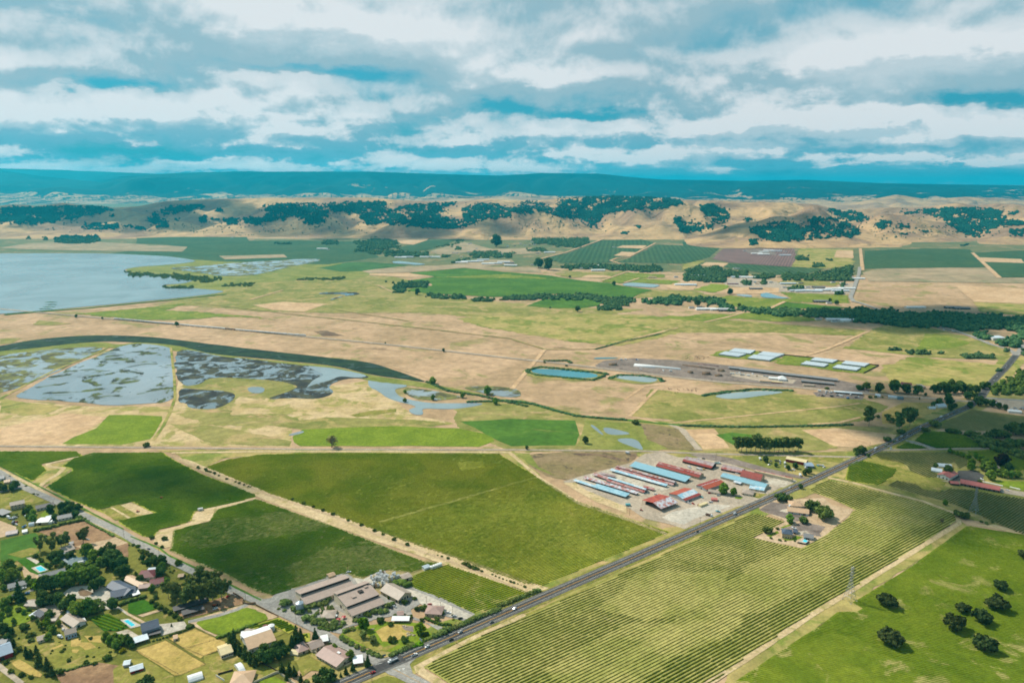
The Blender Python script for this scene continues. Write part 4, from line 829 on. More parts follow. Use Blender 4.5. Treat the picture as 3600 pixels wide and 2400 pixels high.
ADJ = {'oak': 'dark green oak', 'foak': 'dark field oak', 'broad': 'leafy green tree', 'bright': 'bright green tree', 'dark': 'dark green tree', 'euc': 'tall eucalyptus', 'deuc': 'dark eucalyptus', 'cyp': 'dark cypress', 'con': 'dark pointed conifer', 'olive': 'grey-green olive', 'bush': 'green shrub',
       'dbush': 'dark shrub', 'yellow': 'yellow shrub', 'purple': 'dark purple-leaved tree', 'bare': 'bare brown tree', 'willow': 'pale green willow', 'rdark': 'dark spreading tree'}
_TR = random.Random(3); NTREE = [0]
def plant(kind, p, rad, label, group=None, cat=None):
    kd, mt, nm = KINDS[kind]; cm, tm = _TR.choice(TREE[(kd, mt)])
    e = empty(nm, p, _TR.random() * 6.28, 1.0); sz = rad * _TR.uniform(.95, 1.05); e.scale = (sz, sz, sz * _TR.uniform(.9, 1.12))
    for n, me in (('crown', cm), ('trunk', tm)):
        o = bpy.data.objects.new(n, me); COL.objects.link(o); o.parent = e
    tag(e, label, cat or ('shrub' if nm == 'shrub' else 'tree'), group); NTREE[0] += 1; return e
def trees(kind, where, text, group=None, one=None):
    """text: zoom prefix then x,y,r of the foot and the crown radius in crop pixels"""
    z = 'F'; L = []
    for tok in text.split():
        if ',' in tok:
            x, y, r = map(float, tok.split(',')); px, py = cv(z, x, y); p = g(px, py); L.append((px, p, 1.12 * r / ZM[z][2] / ppm(p)))
        else: z = tok
    L.sort(key=lambda t: t[0]); n = len(L)
    for i, (px, p, r) in enumerate(L):
        lab = f'{ADJ[kind]} {where}' if n == 1 else f'{ordw(i)} {ADJ[kind]} from the left {where}'.replace(', in the clump of four', '')
        plant(kind, p, r, lab, group or (None if n == 1 else f'{ADJ[kind]}s {where}'))
trees('broad', 'above the grey ranch house', 'I1 60,180,90 190,160,110'); trees('bright', 'beside the forked driveway', 'I1 530,295,75'); trees('broad', 'around the grey ranch house drive', 'I1 470,245,70 60,290,45 400,200,55')
trees('con', 'beside the blue parked car', 'I1 270,445,72')
trees('dark', 'left of the round gravel court', 'I1 640,330,110 760,300,110 600,460,90 560,520,60 700,490,80 820,490,90 900,570,80 980,510,80')
trees('broad', 'above the round gravel court', 'I1 880,240,110 1000,220,110 1140,190,120 1260,150,110 650,190,60 960,130,70')
trees('broad', 'below the round gravel court', 'I1 1100,640,100 1210,625,105 1300,610,85 1020,590,75')
trees('dark', 'beside the dark bark bed', 'I1 1300,310,75 1390,250,75'); trees('olive', 'by the court entrance of the blue house', 'I1 1345,460,48 1420,490,40 1400,560,45'); trees('dark', 'at the corner of the blue slate house hedge', 'I1 1550,550,80')
trees('dark', 'behind the cottage with solar panels', 'I1 690,680,70'); trees('bright', 'in front of the brown garden shed', 'I1 650,790,70'); trees('dbush', 'in the pasture left of the blue house', 'I1 340,825,62 440,920,50 760,890,30 250,580,40 400,575,35 130,645,35 430,1000,40')
trees('bush', 'on the lawn before the blue house', 'I1 855,1140,28 1310,1315,35 1190,1310,42 1480,1235,55 840,1445,48 660,1470,45')
trees('cyp', 'in the row across the lower left garden', 'I1 195,1065,42 370,1210,56 430,1225,46 510,1190,52 540,1340,66 660,1410,62 725,1475,50')
trees('yellow', 'at the corner of the tan paddock', 'I1 1690,1140,45'); trees('broad', 'beside the small garden vineyard', 'I1 1460,980,58 1520,1035,65 1620,1095,75 1700,1030,80 1600,1010,65'); trees('dark', 'along the left edge beside the tan cottage', 'I1 40,910,85 110,985,58 160,900,48 10,790,60')
trees('broad', 'at the left edge below the ranch driveway', 'I1 60,540,80 150,470,60 30,660,40'); trees('bush', 'below the red barn at the left edge', 'I1 200,1160,40 260,1120,45 90,1300,40 160,1420,40 300,1470,40 420,1500,35')
trees('euc', 'in the grove behind the stable roofs', 'I2 560,410,92 680,480,100 800,510,100 930,490,100 1050,460,100 1170,430,105 1290,400,100 1370,350,72 900,300,95 1020,260,92 1150,240,95 1250,220,75 1000,170,68 700,380,75 840,400,80 1090,330,80')
trees('dark', 'around the maroon roofed house', 'I2 450,90,75 560,220,40 180,190,55'); trees('yellow', 'beside the maroon roofed house', 'I2 515,200,20')
trees('bush', 'in the hedge beside the eucalyptus grove', 'I2 330,460,40 390,510,44 450,550,45 520,590,45 580,610,40 650,655,40 720,695,40'); trees('dbush', 'beside the steel barn court', 'I2 380,400,40 840,810,38 885,795,30'); trees('con', 'in the round bed of the gravel court', 'I2 600,790,14')
trees('cyp', 'in the screen beside the cream barn', 'I2 1420,1090,60 1480,1140,66 1550,1190,66 1620,1240,66 1690,1300,62 1750,1340,58 1400,1020,58 1460,980,50')
trees('dbush', 'along the paddock fence', 'I2 535,940,20 575,920,20 612,905,20 652,892,20 692,875,20 730,868,20 770,852,20 805,842,18 440,972,18 485,955,18 400,978,18 350,992,18')
trees('rdark', 'at the bottom edge by the looping track', 'I2 260,1620,115'); trees('dark', 'left of the white carport', 'I2 30,1060,60 -10,1010,60 60,1090,40')
trees('euc', 'beside the bare paddock clump', 'I3 555,1170,70 720,1185,88 850,1135,80 910,1095,66'); trees('euc', 'shading the parked silver car in the paddock', 'I3 1150,1055,85'); trees('euc', 'of the bare-trunked paddock pair', 'I3 1495,1230,55 1560,1215,58')
trees('broad', 'between the teal roofs and side road', 'I3 1200,1270,105 1300,1310,80 1390,1350,60 1250,1480,90 1150,1510,95 1060,1460,75'); trees('dark', 'between the teal roofs and side road', 'I3 1530,1340,100 1620,1320,85 1680,1410,95 1580,1440,90 1480,1400,80 1720,1500,80'); trees('bright', 'in the dark belt by the teal roofs', 'I3 1680,1390,48')
trees('dark', 'between the turquoise pool and the teal roofs', 'I3 720,1310,58 760,1265,58 790,1360,58 690,1400,35 640,1375,30 870,1400,50'); trees('dbush', 'on the pasture fence above the pool', 'I3 490,1250,40 570,1305,40 270,1420,40 40,1410,55'); trees('broad', 'left of the turquoise pool', 'I3 130,1490,105')
trees('dark', 'around the two side road houses', 'I3 860,610,65 960,650,75 1080,605,58 1000,575,55 930,570,55 1040,695,55 700,650,70 750,730,45 850,680,55'); trees('dbush', 'at the end of the long hedge by the side road', 'I3 1090,730,48')
trees('con', 'beside the tan two storey house', 'I3 330,655,28'); trees('broad', 'around the white roofed workshop', 'I3 400,645,58 460,665,45 455,765,55 390,725,38'); trees('olive', 'behind the grey carport', 'I3 200,690,45'); trees('dark', 'at the left edge by the first driveway', 'I3 60,340,58 170,335,55 215,300,55 10,320,50')
def hedge(label, text, w, h, mat='leaf_oak', name='hedge'):
    wp = resample([g(*p) for p in P(text)], w * .55); rng = np.random.RandomState(len(label)); n = len(wp) * 3
    b = np.array([(p.x, p.y, 0) for p in wp]); C = np.repeat(b, 3, 0) + rng.normal(size=(n, 3)) * np.array([w * .2, w * .2, 0]); C[:, 2] = rng.uniform(.25, .72, n) * h
    V, Fc, t = clumps(C, rng.uniform(.35, .6, n) * w, rng, .9); V[:, 2] = np.clip(V[:, 2], .02, h); o = mesh_obj(name, V, Fc, mat, tone=t); return tag(o, label, 'hedge')
hedge('long dark hedge along the bare paddock by the side road', 'I3 490,890 700,850 900,790 1160,740', 4, 3.5); hedge('clipped dark hedge under the blue slate house', 'I2 -110,500 0,460 120,420 240,390', 3.5, 3); hedge('overgrown hedge along the upper side road', 'I3 1170,740 1300,820 1440,890 1560,960', 2.5, 2)
hedge('clipped hedge beside the green oval lawn', 'I2 1230,950 1400,900 1600,820 1764,760', 3, 2.2, 'leaf_bush'); hedge('box hedge in front of the winery parking', 'W 1285,395 1340,400 1390,415', 8, 4, 'leaf_bush'); hedge('low clipped hedge along the winery garden street', 'W 585,805 680,825 780,795', 3, 1.6, 'leaf_bush')
hedge('long clipped hedge below the patio of the shingled house', 'I6 770,680 900,740 1000,775 1100,770', 3, 1.8, 'leaf_bush'); hedge('bright clipped hedge behind the roadside sign', 'I6 620,1060 720,1035', 5, 2, 'leaf_bright'); hedge('low hedge between the lawn and the highway', 'I6 725,1000 800,970 870,935', 3, 1.6, 'leaf_bush')
hedge('ragged hedge between the lawn and garden pasture', 'I1 760,1400 930,1400 1100,1350 1250,1310', 2.5, 1.6)
trees('bush', 'along the side road verge', 'I4 70,1085,25 140,1105,32 200,1185,42 260,1205,38 310,1235,42 360,1265,42'); trees('dark', 'along the side road by the teal roofs', 'I4 480,1345,65 450,1290,45 300,1385,65 380,1335,55 430,1465,55 200,1300,45')
trees('dbush', 'on the bare roadside turning place', 'I4 330,985,36 505,1010,38 385,1062,25 470,1115,27')
trees('bush', 'in the line along the dirt lane', 'I4 960,20,18 985,30,16 1080,65,20 1110,70,18 1140,80,18 1197,108,14 1253,128,16 1362,174,22 1482,213,16 1537,234,22 1600,256,18 1660,278,18 1690,282,12 C 910,838,6 945,852,8 985,868,7 Y1 260,15,22 360,45,32 505,95,40 1300,395,36 1550,470,28 1635,510,28 1715,545,26 1800,575,28 1885,605,22 1975,640,40 2060,665,40 2150,690,22 2235,720,14 2320,765,40 D 672,1148,4 698,1158,5 720,1165,4 742,1173,5 765,1182,5 800,1196,4 830,1207,5 860,1220,5 880,1228,4 905,1240,5 935,1252,5')
trees('bush', 'in the thick clump along the dirt lane', 'Y1 840,220,35 880,225,50 930,250,55 990,275,60 1040,300,60 1100,325,65 1150,335,60 1205,355,50')
trees('olive', 'in the shrubbery round the silver silo', 'I5 400,500,66 460,480,55 310,555,22 395,580,30 520,565,48'); trees('olive', 'along the foot of the long winery roof', 'I5 700,545,52 740,525,48 800,520,50 880,505,52 950,485,48 990,440,45 600,610,42')
trees('bush', 'at the foot of the silver silo', 'I5 570,610,40 640,600,40'); trees('olive', 'in the winery garden', 'I5 1020,570,60 700,710,66 760,695,58 820,745,60 880,725,50 940,705,45 960,785,52 900,775,48 1080,765,58 1000,805,48 1060,825,45 1200,760,45 780,765,30 1380,715,38 1090,605,35 910,610,25 850,600,24')
trees('con', 'behind the brown office roofs', 'I5 820,1000,56 560,1050,74 620,1010,60 500,1100,60'); trees('dark', 'in the dark grove beside the big tan barn', 'I5 60,1300,95 150,1290,95 230,1260,90 320,1240,88 400,1190,76 110,1190,80 260,1130,72 350,1090,60')
trees('cyp', 'on the dry lawn behind the brown roofs', 'I5 360,1430,55 460,1450,55 530,1480,55 620,1560,40 430,1520,45'); trees('rdark', 'at the highway below the brown roofs', 'I5 930,1540,130 1040,1540,80'); trees('olive', 'at the bottom edge below the dark round tree', 'I5 700,1560,42')
trees('con', 'at the corner by the highway junction', 'I5 1240,1445,32 1335,1400,36 1170,1485,20'); trees('broad', 'in the forecourt of the brown office', 'I5 1090,1115,48 1300,1245,66'); trees('bush', 'along the forecourt wall of the brown office', 'I5 1020,1045,32 1165,1125,20 1200,1145,20'); trees('con', 'by the stop line at the junction', 'I5 1540,1340,45')
trees('bright', 'at the winery garden gate', 'I5 1480,830,80'); trees('bush', 'by the winery terrace', 'I5 1520,640,48 1560,650,40')
trees('olive', 'in the hedge along the lower side road', 'I5 1180,965,44 1245,1005,44 1320,1045,44 1395,1085,44 1475,1120,46 1560,1155,44 1620,1185,42 1680,1205,42 1730,1215,34'); trees('olive', 'along the drive into the garden', 'I5 1220,865,38 1270,852,38 1330,835,42')
trees('willow', 'on the garden lawn by the sand', 'I5 1480,950,55 1610,1025,52 I6 50,1000,55')
trees('olive', 'in the front hedge along the highway', 'I6 300,1195,44 360,1170,44 420,1145,44 480,1115,44 540,1085,46 590,1055,46'); trees('olive', 'in the middle highway hedge', 'I6 900,935,52 960,910,52 1020,885,58 1070,860,52 1150,825,42 1190,815,42')
trees('olive', 'in the rear hedge along the highway', 'I6 1250,785,44 1300,765,44 1350,745,44 1400,725,46 1460,695,46 1520,670,46 1580,645,44 1650,615,48 1710,595,48 1764,575,44 Y1 1700,1240,66 1790,1200,66 1880,1160,70 1980,1120,70 2080,1080,70 2180,1040,70 2280,1000,70 2380,960,70 2470,925,70 2560,890,70 2640,860,70')
trees('bright', 'on the lawn beside the sand court', 'I6 690,890,82'); trees('bush', 'beside the rocks of the garden', 'I6 750,920,42 780,905,38'); trees('bush', 'in front of the sand court', 'I6 315,995,66 470,995,62')
trees('bush', 'in the winery car park islands', 'I6 745,560,58 650,565,38 480,480,45 620,415,34 210,365,30 270,405,34 550,670,40'); trees('olive', 'along the front of the central winery building', 'I6 60,605,48 150,605,48 220,595,44 250,520,55 310,490,38'); trees('bush', 'beside the white awning', 'I6 150,735,58 280,775,42 350,650,30 460,640,30')
trees('bush', 'around the shingled patio house', 'I6 720,715,34 920,705,42 1000,625,38 960,575,38 1145,645,22 860,555,32'); trees('yellow', 'on the patio of the shingled house', 'I6 1150,700,18')
trees('broad', 'in the barnyard beside the rusty shed', 'B2 740,810,108'); trees('bright', 'before the cream cottage', 'B2 935,840,72'); trees('oak', 'on the verge opposite the cream cottage', 'B2 1800,935,105 1930,940,80'); trees('dark', 'by the highway beyond the cream shed', 'B2 2160,715,48')
trees('dark', 'among the parked trailers by the red shed', 'B2 1520,235,58 1710,315,42 1930,375,48 2070,345,56 2260,475,66 2330,445,56'); trees('broad', 'by the drive into the grey roofed house', 'B2 1960,1350,78'); trees('oak', 'on the drive of the grey roofed house', 'B2 2230,1350,80'); trees('oak', 'at the corner of the grey roofed house', 'B2 1560,1530,86')
trees('oak', 'on the bare ground behind the tan house', 'N9 1390,300,160 1660,490,200'); trees('dbush', 'in the garden of the grey roofed house', 'N9 560,740,48 410,960,35 610,1010,40 740,1020,30 970,1030,28')
trees('foak', 'in the loose group in the right vineyard', 'H 1310,1240,66 1362,1132,40 1482,1198,50 1572,1112,58 1598,998,42'); trees('foak', 'in the right vineyard nearest the pylon', 'H 905,1096,56'); trees('foak', 'in the right vineyard nearest the dirt track', 'H 915,1330,66'); trees('foak', 'in the right vineyard at the lower right', 'H 1500,1370,58'); trees('foak', 'in the right vineyard at the right edge', 'H 1750,805,40')
trees('bare', 'in the striped vineyard', 'H 1240,585,14'); trees('oak', 'beside the far pylon', 'N8 900,1390,90 1000,1420,80'); trees('dbush', 'on the verge beyond the far pylon', 'N8 1310,1490,30 1400,1530,40 1510,1500,32'); trees('broad', 'on the grass bank above the far pylon track', 'N8 640,1180,50')
trees('deuc', 'on the tan field left of the highway', 'N7 190,515,80 690,520,62 560,570,72'); trees('oak', 'on the tan field left of the highway', 'N7 300,410,26 415,408,35 680,405,85 460,470,48 740,400,45 580,610,46'); trees('oak', 'by the highway at the creek bridge', 'N7 1000,525,62 885,588,44'); trees('oak', 'on the edge of the striped tan field', 'N7 410,698,42')
trees('dark', 'at the railway crossing by the highway', 'N7 90,855,55 30,850,40 130,850,38 40,880,25 180,895,22'); trees('dark', 'around the white roofed barn by the highway', 'N7 1240,295,35 1190,325,44 1050,265,45 980,275,30 1175,255,50 1530,265,60 1430,295,38 1160,210,50'); trees('dark', 'on rough ground below the junction', 'N7 1620,260,40 1700,280,45 1780,300,40 1860,320,40 1560,230,40')
trees('oak', 'above the dark green vineyard', 'N7 1180,600,45 1230,605,45 1290,610,40'); trees('oak', 'along the creek at the right edge', 'N7 1990,615,110 2090,610,90 1660,665,60 1750,655,78 1850,655,70 1830,795,78 1930,785,86 2030,785,86')
trees('bright', 'in the row along the vineyard drive', 'N7 1180,840,30 1220,852,25 1270,872,28 1320,884,30 1345,894,28 1410,925,40'); trees('bright', 'over the drive into the red roofed yard', 'N7 1450,1005,48 1560,955,48 1500,915,40 1440,1055,52'); trees('broad', 'around the red roofed yard', 'N7 1610,1010,58 1660,1085,76 1680,1175,62 1590,1060,50'); trees('purple', 'behind the small brown cottage', 'N7 1810,1000,82'); trees('dark', 'behind the small brown cottage', 'N7 1900,1065,54')
trees('dark', 'between greenhouses and red gable', 'N7 1150,1105,64 1005,1025,35'); trees('broad', 'in the line behind the long red roof', 'N7 1850,1145,48 1930,1145,45 2010,1145,48 1780,1130,45'); trees('dbush', 'by the long red roof', 'N7 1550,1198,25')
trees('dark', 'along the railway yard', 'N7 60,72,32 160,72,54 310,102,62 500,102,70 645,112,62 790,132,66 885,142,20'); trees('dark', 'in the grove between railway and highway', 'N7 980,110,50 1060,110,60 1150,120,62 1240,110,60 1330,110,60 1420,120,58 1390,185,50 1500,110,50 1300,60,55 1200,50,50 1100,60,50 1580,60,46 1640,40,40 1480,180,40')
trees('dbush', 'beside the white sheds by the railway', 'N7 205,172,25 270,165,22 360,168,14')
trees('deuc', 'in the row grove behind the red barns', 'G 1690,184,34 1725,184,36 1760,186,36 1795,188,38 1830,186,40 1865,188,36 1900,188,38 1935,190,38 1970,188,36 2005,190,38 2040,188,36 2080,186,34 2110,178,32 2150,186,36 1840,150,36')
trees('dark', 'on the levee meadow', 'G 550,125,26 110,168,16'); trees('bare', 'on the lime green field', 'C 1525,748,30'); trees('dbush', 'at the end of the marsh path', 'C 672,744,18'); trees('broad', 'along the marsh levee', 'C 1990,456,18 2240,505,20 2275,550,14 2125,520,12 1860,540,10 1860,500,9 1990,530,12'); trees('dark', 'along the railway embankment', 'C 812,192,11 350,152,7 2037,310,8 470,160,5 1770,272,4')
trees('dbush', 'around the rail yard ponds', 'Q 570,640,18 1600,480,14 N5 1200,660,30 Q 150,360,6 250,375,6'); trees('dark', 'standing alone on the green field edge', 'N2 660,930,42 N3 710,1160,40 N3 330,1115,14 N3 1210,800,30 N3 600,695,20')
trees('dark', 'towering beside the far farm sheds', 'N3 170,560,70 310,585,80 N2 1740,270,80'); trees('dark', 'among the far green fields', 'N1 2030,835,26 2120,870,34 200,890,50 350,905,25 650,725,40 780,900,28'); trees('cyp', 'by the red roofed station house', 'N5 2480,800,12')

for lab, t, w, h in (('dark reeds round the teal works pond', 'Q 70,402 80,392 130,380 260,392 410,408 440,414', 9, 2.5), ('dark reeds along the front of the teal works pond', 'Q 70,404 110,416 240,428 370,440 425,420', 7, 2), ('dark reeds round the silt pond', 'Q 455,432 490,416 600,420 680,432 690,446', 8, 2), ('dark reeds along the bank of the wedge pond', 'Q 880,512 980,494 1110,482 1280,488', 9, 2.2), ('dark thicket along the field creek', 'Q -200,540 0,535 100,550 200,580 300,605 480,620 520,622', 6, 2.4), ('dark thicket along the lower field creek', 'Q 780,648 900,652 1100,655 1300,652 1560,645', 6, 2.2), ('scrub along the marsh levee', 'C 1960,447 2060,490 2200,510 2352,545 2420,560', 6, 2.2), ('bushes along the rail yard fence', 'Q 150,352 250,350 270,360', 7, 2.5), ('low scrub on the ditch in the tan fields', 'Q 385,297 520,260 680,228', 6, 1.6)):
    hedge(lab, t, w, h, 'leaf_wood', 'thicket')

def scatter(kind, label, group, text, n, rad, seed):
    poly = P(text); rng = random.Random(seed); xs = [p[0] for p in poly]; ys = [p[1] for p in poly]; k = 0
    while k < n:
        x, y = rng.uniform(min(xs), max(xs)), rng.uniform(min(ys), max(ys))
        if not bool(inpoly(poly, np.array([x]), np.array([y]))[0]): continue
        plant(kind, g(x, y), rad * rng.uniform(.6, 1.35), label, group); k += 1
scatter('bush', 'small green shrub scattered about the lower left gardens', 'small shrubs in the lower left gardens', 'I1 0,480 300,500 700,700 900,900 1400,900 1620,1150 1400,1260 900,1380 700,1200 300,1000 0,900', 34, 1.5, 1)
scatter('broad', 'leafy garden tree among the lower left houses', 'garden trees among the lower left houses', 'I1 420,560 700,620 900,700 800,980 500,980 240,860 60,760 60,600', 12, 2.8, 2)
scatter('dark', 'dark tree in the thick belt through the lower left houses', 'dark belt trees among the lower left houses', 'I3 700,1250 1250,1180 1764,1250 1764,1640 1200,1640 950,1480', 16, 4.2, 3)
scatter('broad', 'green tree on the plots around the maroon roof', 'green trees around the maroon roof', 'E 850,760 1200,700 1340,830 1200,930 1000,960 860,860', 12, 3.2, 4)
scatter('olive', 'pale olive shrub in the winery grounds', 'pale olive shrubs in the winery grounds', 'I5 560,560 900,520 1100,640 1400,700 1180,800 900,810 640,700', 24, 1.6, 5)
scatter('bush', 'low shrub on the verge of the side road', 'low shrubs on the side road verge', 'E 0,120 60,130 420,370 860,560 1100,720 1340,860 1500,960 1440,960 1050,760 800,570 380,370', 26, 1.3, 6)
scatter('dbush', 'dark bush along the highway verge beyond the barns', 'dark bushes along the far highway verge', 'N7 0,960 400,770 680,640 640,610 380,740 0,920', 8, 1.6, 7)
# ------------------------------------------------------------------ vineyards: floor sheet, then every trellised row as a leafy strip of its own
vine_mat('vine_green', (158, 176, 50), (196, 196, 72)); vine_mat('vine_lush', (112, 150, 36), (156, 178, 56)); vine_mat('vine_olive', (124, 138, 48), (152, 156, 66)); vine_mat('vine_lime', (110, 142, 30), (142, 164, 44)); vine_mat('vine_dull', (112, 128, 62), (134, 140, 76))
def row_mesh(a, b, seg, wid, hgt, rng, vig):
    L = (b - a).length; n = max(2, int(L / seg) + 1); t = np.linspace(0, 1, n); d = (b - a) / L; nx, ny = -d.y, d.x
    x = a.x + (b.x - a.x) * t; y = a.y + (b.y - a.y) * t
    v = vig(x, y) * (.84 + .32 * rng.rand(n)); v[rng.rand(n) < .025] *= .3
    w = wid * v; h = hgt * (.55 + .45 * v) * (.9 + .2 * rng.rand(n)); o = (rng.rand(n) - .5) * .12
    V = np.zeros((n, 5, 3))
    for k, (s, q) in enumerate(((-1.0, .30), (-.85, .72), (.0, 1.0), (.85, .72), (1.0, .30))):
        V[:, k, 0] = x + nx * (o + s * w); V[:, k, 1] = y + ny * (o + s * w); V[:, k, 2] = h * q * (.92 + .16 * rng.rand(n))
    i = np.arange(n - 1)[:, None] * 5; F4 = np.concatenate([np.stack([i + k, i + k + 1, i + k + 6, i + k + 5], -1) for k in range(4)], 1).reshape(-1, 4)
    return V.reshape(-1, 3), F4
def vineyard(label, text, vp, sp, floor, mat, wid=.55, hgt=1.7, seg=2.2, single=None, pale=(), base=.86, amp=.9, layer=4, seed=1, nfl=True, big=90):
    poly = P(text); w = [g(*p) for p in poly]; q = [(p.x, p.y) for p in w]; a = VPA(vp); d = Vector((math.cos(a), math.sin(a), 0)); nrm = Vector((-d.y, d.x, 0))
    if nfl: sheet('vineyard_floor', floor, layer, poly, rough=.5)
    pl = [([(k.x, k.y) for k in [g(*p) for p in P(t)]], f) for t, f in pale]
    def vig(x, y):
        n = fbm(x / big + seed * 7, y / big, 4); v = base + (n - .5) * amp
        for pp, f in pl: v = np.where(inpoly(pp, x + (fbm(x / 30, y / 30, 3) - .5) * 16, y + (fbm(x / 30 + 9, y / 30, 3) - .5) * 16), v * f, v)
        return np.clip(v, .16, 1.25)
    rng = np.random.RandomState(seed); s = [p[0] * nrm.x + p[1] * nrm.y for p in q]; rows = []; allV = []; allF = []; off = 0
    for k in range(int(min(s) / sp), int(max(s) / sp) + 1):
        c = k * sp + .3; X = []
        for i in range(len(q)):
            s0, s1 = s[i - 1] - c, s[i] - c
            if (s0 > 0) != (s1 > 0):
                f = s0 / (s0 - s1); x = q[i - 1][0] + (q[i][0] - q[i - 1][0]) * f; y = q[i - 1][1] + (q[i][1] - q[i - 1][1]) * f; X.append((x * d.x + y * d.y, x, y))
        X.sort()
        for m in range(0, len(X) - 1, 2):
            j0, j1 = rng.uniform(-1.2, 1.2, 2); L = X[m + 1][0] - X[m][0]
            if L < 5: continue
            A = Vector((X[m][1], X[m][2], 0)) + d * (1.5 + j0); B = Vector((X[m + 1][1], X[m + 1][2], 0)) - d * (1.5 + j1)
            V, Fc = row_mesh(A, B, seg, wid, hgt, rng, vig); rows.append((L, V, Fc))
    if single:
        for L, V, Fc in rows:
            c = V.mean(0); c[2] = 0; o = mesh_obj('vine_row', V - c, Fc, mat, loc=c); tag(o, single[0], 'vine row', single[1])
        NROW[0] += len(rows); return len(rows)
    for L, V, Fc in rows: allV.append(V); allF.append(Fc + off); off += len(V)
    if not allV: return 0
    o = mesh_obj('vineyard_rows', np.concatenate(allV), np.concatenate(allF), mat); tag(o, label, 'vineyard', kind='stuff'); return len(rows)
NROW = [0]
n = []
n.append(vineyard('front', 'Y2 280,970 500,820 1000,570 Y2 1500,300 2352,-70 G 900,1069 1790,660 1845,655 2050,712 1960,760 1880,800 1810,832 1960,870 2180,915 N9 1130,1190 1500,985 1720,865 2240,450 2352,300 H 720,515 640,475 560,440 430,395 430,380 535,325 900,410 1130,470 1310,530 1335,570 900,855 430,1148 0,1438 F 2510,2400 2300,2530 1660,2460 1576,2400', 5560, 3.25, 'vine_floor', 'vine_olive', .56, 1.2, 2.4,
    ('trellised vine row in the striped vineyard between the highway and the dirt track', 'vine rows between the highway and the dirt track'),
    pale=(('F 3120,1735 3330,1795 2560,2215 2190,2420 2000,2460 2450,2090 2860,1890', .50), ('F 2100,2130 2250,2010 2560,2000 2520,2110 2250,2180', .45), ('F 1900,2350 2220,2190 2480,2180 2300,2300 2000,2420', .55), ('F 3345,1800 3380,1830 2560,2330 2380,2440 2180,2440', 1.3)), base=.95, amp=.8, seed=2))
n.append(vineyard('block beside the winery', 'F 1453,2024 1500,2002 1580,1983 Y1 900,360 1500,570 2000,750 2352,865 F 1898,2084 1880,2092 1790,2118 1708,2145 1662,2156 1600,2128 1500,2087 1443,2062', 5813, 3.0, 'vine_floor_green', 'vine_green', .60, 1.2, 2.2,
    ('trellised vine row in the dark green block beside the winery car park', 'vine rows beside the winery car park'), base=1.0, amp=.5, seed=3))

n2 = vineyard('green vineyard under scattered oaks right of the dirt track', 'H 1385,612 1410,607 1560,632 1742,662 F 3760,1905 3900,2460 2460,2480 2600,2384 2772,2269 2887,2197 2944,2151 3013,2148 3032,2138 2998,2118 3082,2066 3203,1991', -4600, 2.55, 'vine_floor_green', 'vine_lime', .62, .8, 2.6, ('low vine row in the bright green vineyard with scattered oaks', 'vine rows in the vineyard with scattered oaks'),
    pale=(('F 2600,2384 2900,2230 3000,2240 3200,2330 3350,2480 2400,2500', .4), ('F 3350,2480 3450,2330 3700,2300 3700,2480', .7)), base=1.0, amp=1.0, big=60, seed=4)
n3 = vineyard('large light green vineyard left of the highway before the barns', 'D 470,1073 520,1056 600,1044 740,1040 1148,1042 1180,1062 1240,1098 1330,1152 1450,1192 1540,1222 1495,1240 1245,1345 1195,1340 1090,1300 900,1234 760,1181 620,1136', 5800, 2.45, 'vine_floor_lush', 'vine_green', .46, 1.2, 3, None, pale=(('D 860,1200 1240,1097 1330,1152 1450,1192 1530,1222 1400,1285 1250,1340 1090,1298 900,1232', .86), ('D 1050,1060 1110,1060 1120,1075 1060,1080', .5)), base=.98, amp=.75, seed=5)
n4 = vineyard('dark green vineyard block left of the dirt lane', 'E 312,220 380,178 497,106 490,92 F 215,1640 260,1610 326,1592 575,1590 E 1150,2 1230,48 1400,133 1764,268 1764,288 1600,332 1400,372 1345,388 1318,448 1280,468 1100,512 1062,560 1030,566 980,558 830,474 812,452 880,438 1062,398 905,322 690,372 800,452 720,402 500,312 400,265', 6000, 2.45, 'vine_floor_lush', 'vine_lush', .56, 1.25, 3.2, None, pale=(('E 420,60 700,-10 1000,20 1100,120 700,220 500,200', .82),), base=1.05, amp=.5, seed=6)
n5 = vineyard('two-tone vineyard block between the side road and the dirt lane', 'F 602,1926 607,1867 663,1851 735,1833 757,1794 905,1754 1163,1846 1378,1930 1500,1976 1547,1977 1451,2013 1359,2003 1321,2013 1270,2032 1221,2017 1168,2024 1041,2066 953,2093 900,2078 791,2021 592,1934', 5950, 2.45, 'vine_floor_dull', 'vine_lush', .50, 1.25, 2.8, None, pale=(('F 610,1900 700,1840 1000,1790 1180,1855 900,1900 700,1930', .62), ('F 1000,2000 1150,1930 1350,1920 1450,1985 1200,2010 1050,2060', .74)), base=1.02, amp=.5, seed=7)
n6 = vineyard('small vineyard in the far left bend of the dirt track', 'D -20,1037 175,1037 190,1046 95,1066 108,1080 75,1106 0,1072 -20,1065', 6200, 2.45, 'vine_floor_lush', 'vine_lush', .7, 1.7, 3.5, base=1.05, amp=.3, seed=8)
vineyard('dark green vineyard corner between highway and grassy swale', 'N7 -60,990 0,962 112,936 330,985 538,1042 480,1130 312,1243 0,1198 -100,1170', 5400, 3.2, 'vine_floor_lush', 'vine_lush', .75, 1.7, 3, base=.95, amp=.4, seed=9)
vineyard('dull green vineyard behind the red gabled house', 'N7 232,862 330,832 1148,832 1390,912 1405,1000 1290,1045 1240,960 1050,985 950,1060 1050,1110 1000,1148 900,1148 682,1070 660,1002 560,962 350,930', 5300, 3.2, 'vine_floor_dull', 'vine_dull', .6, 1.5, 3.2, base=.8, amp=.5, seed=10)
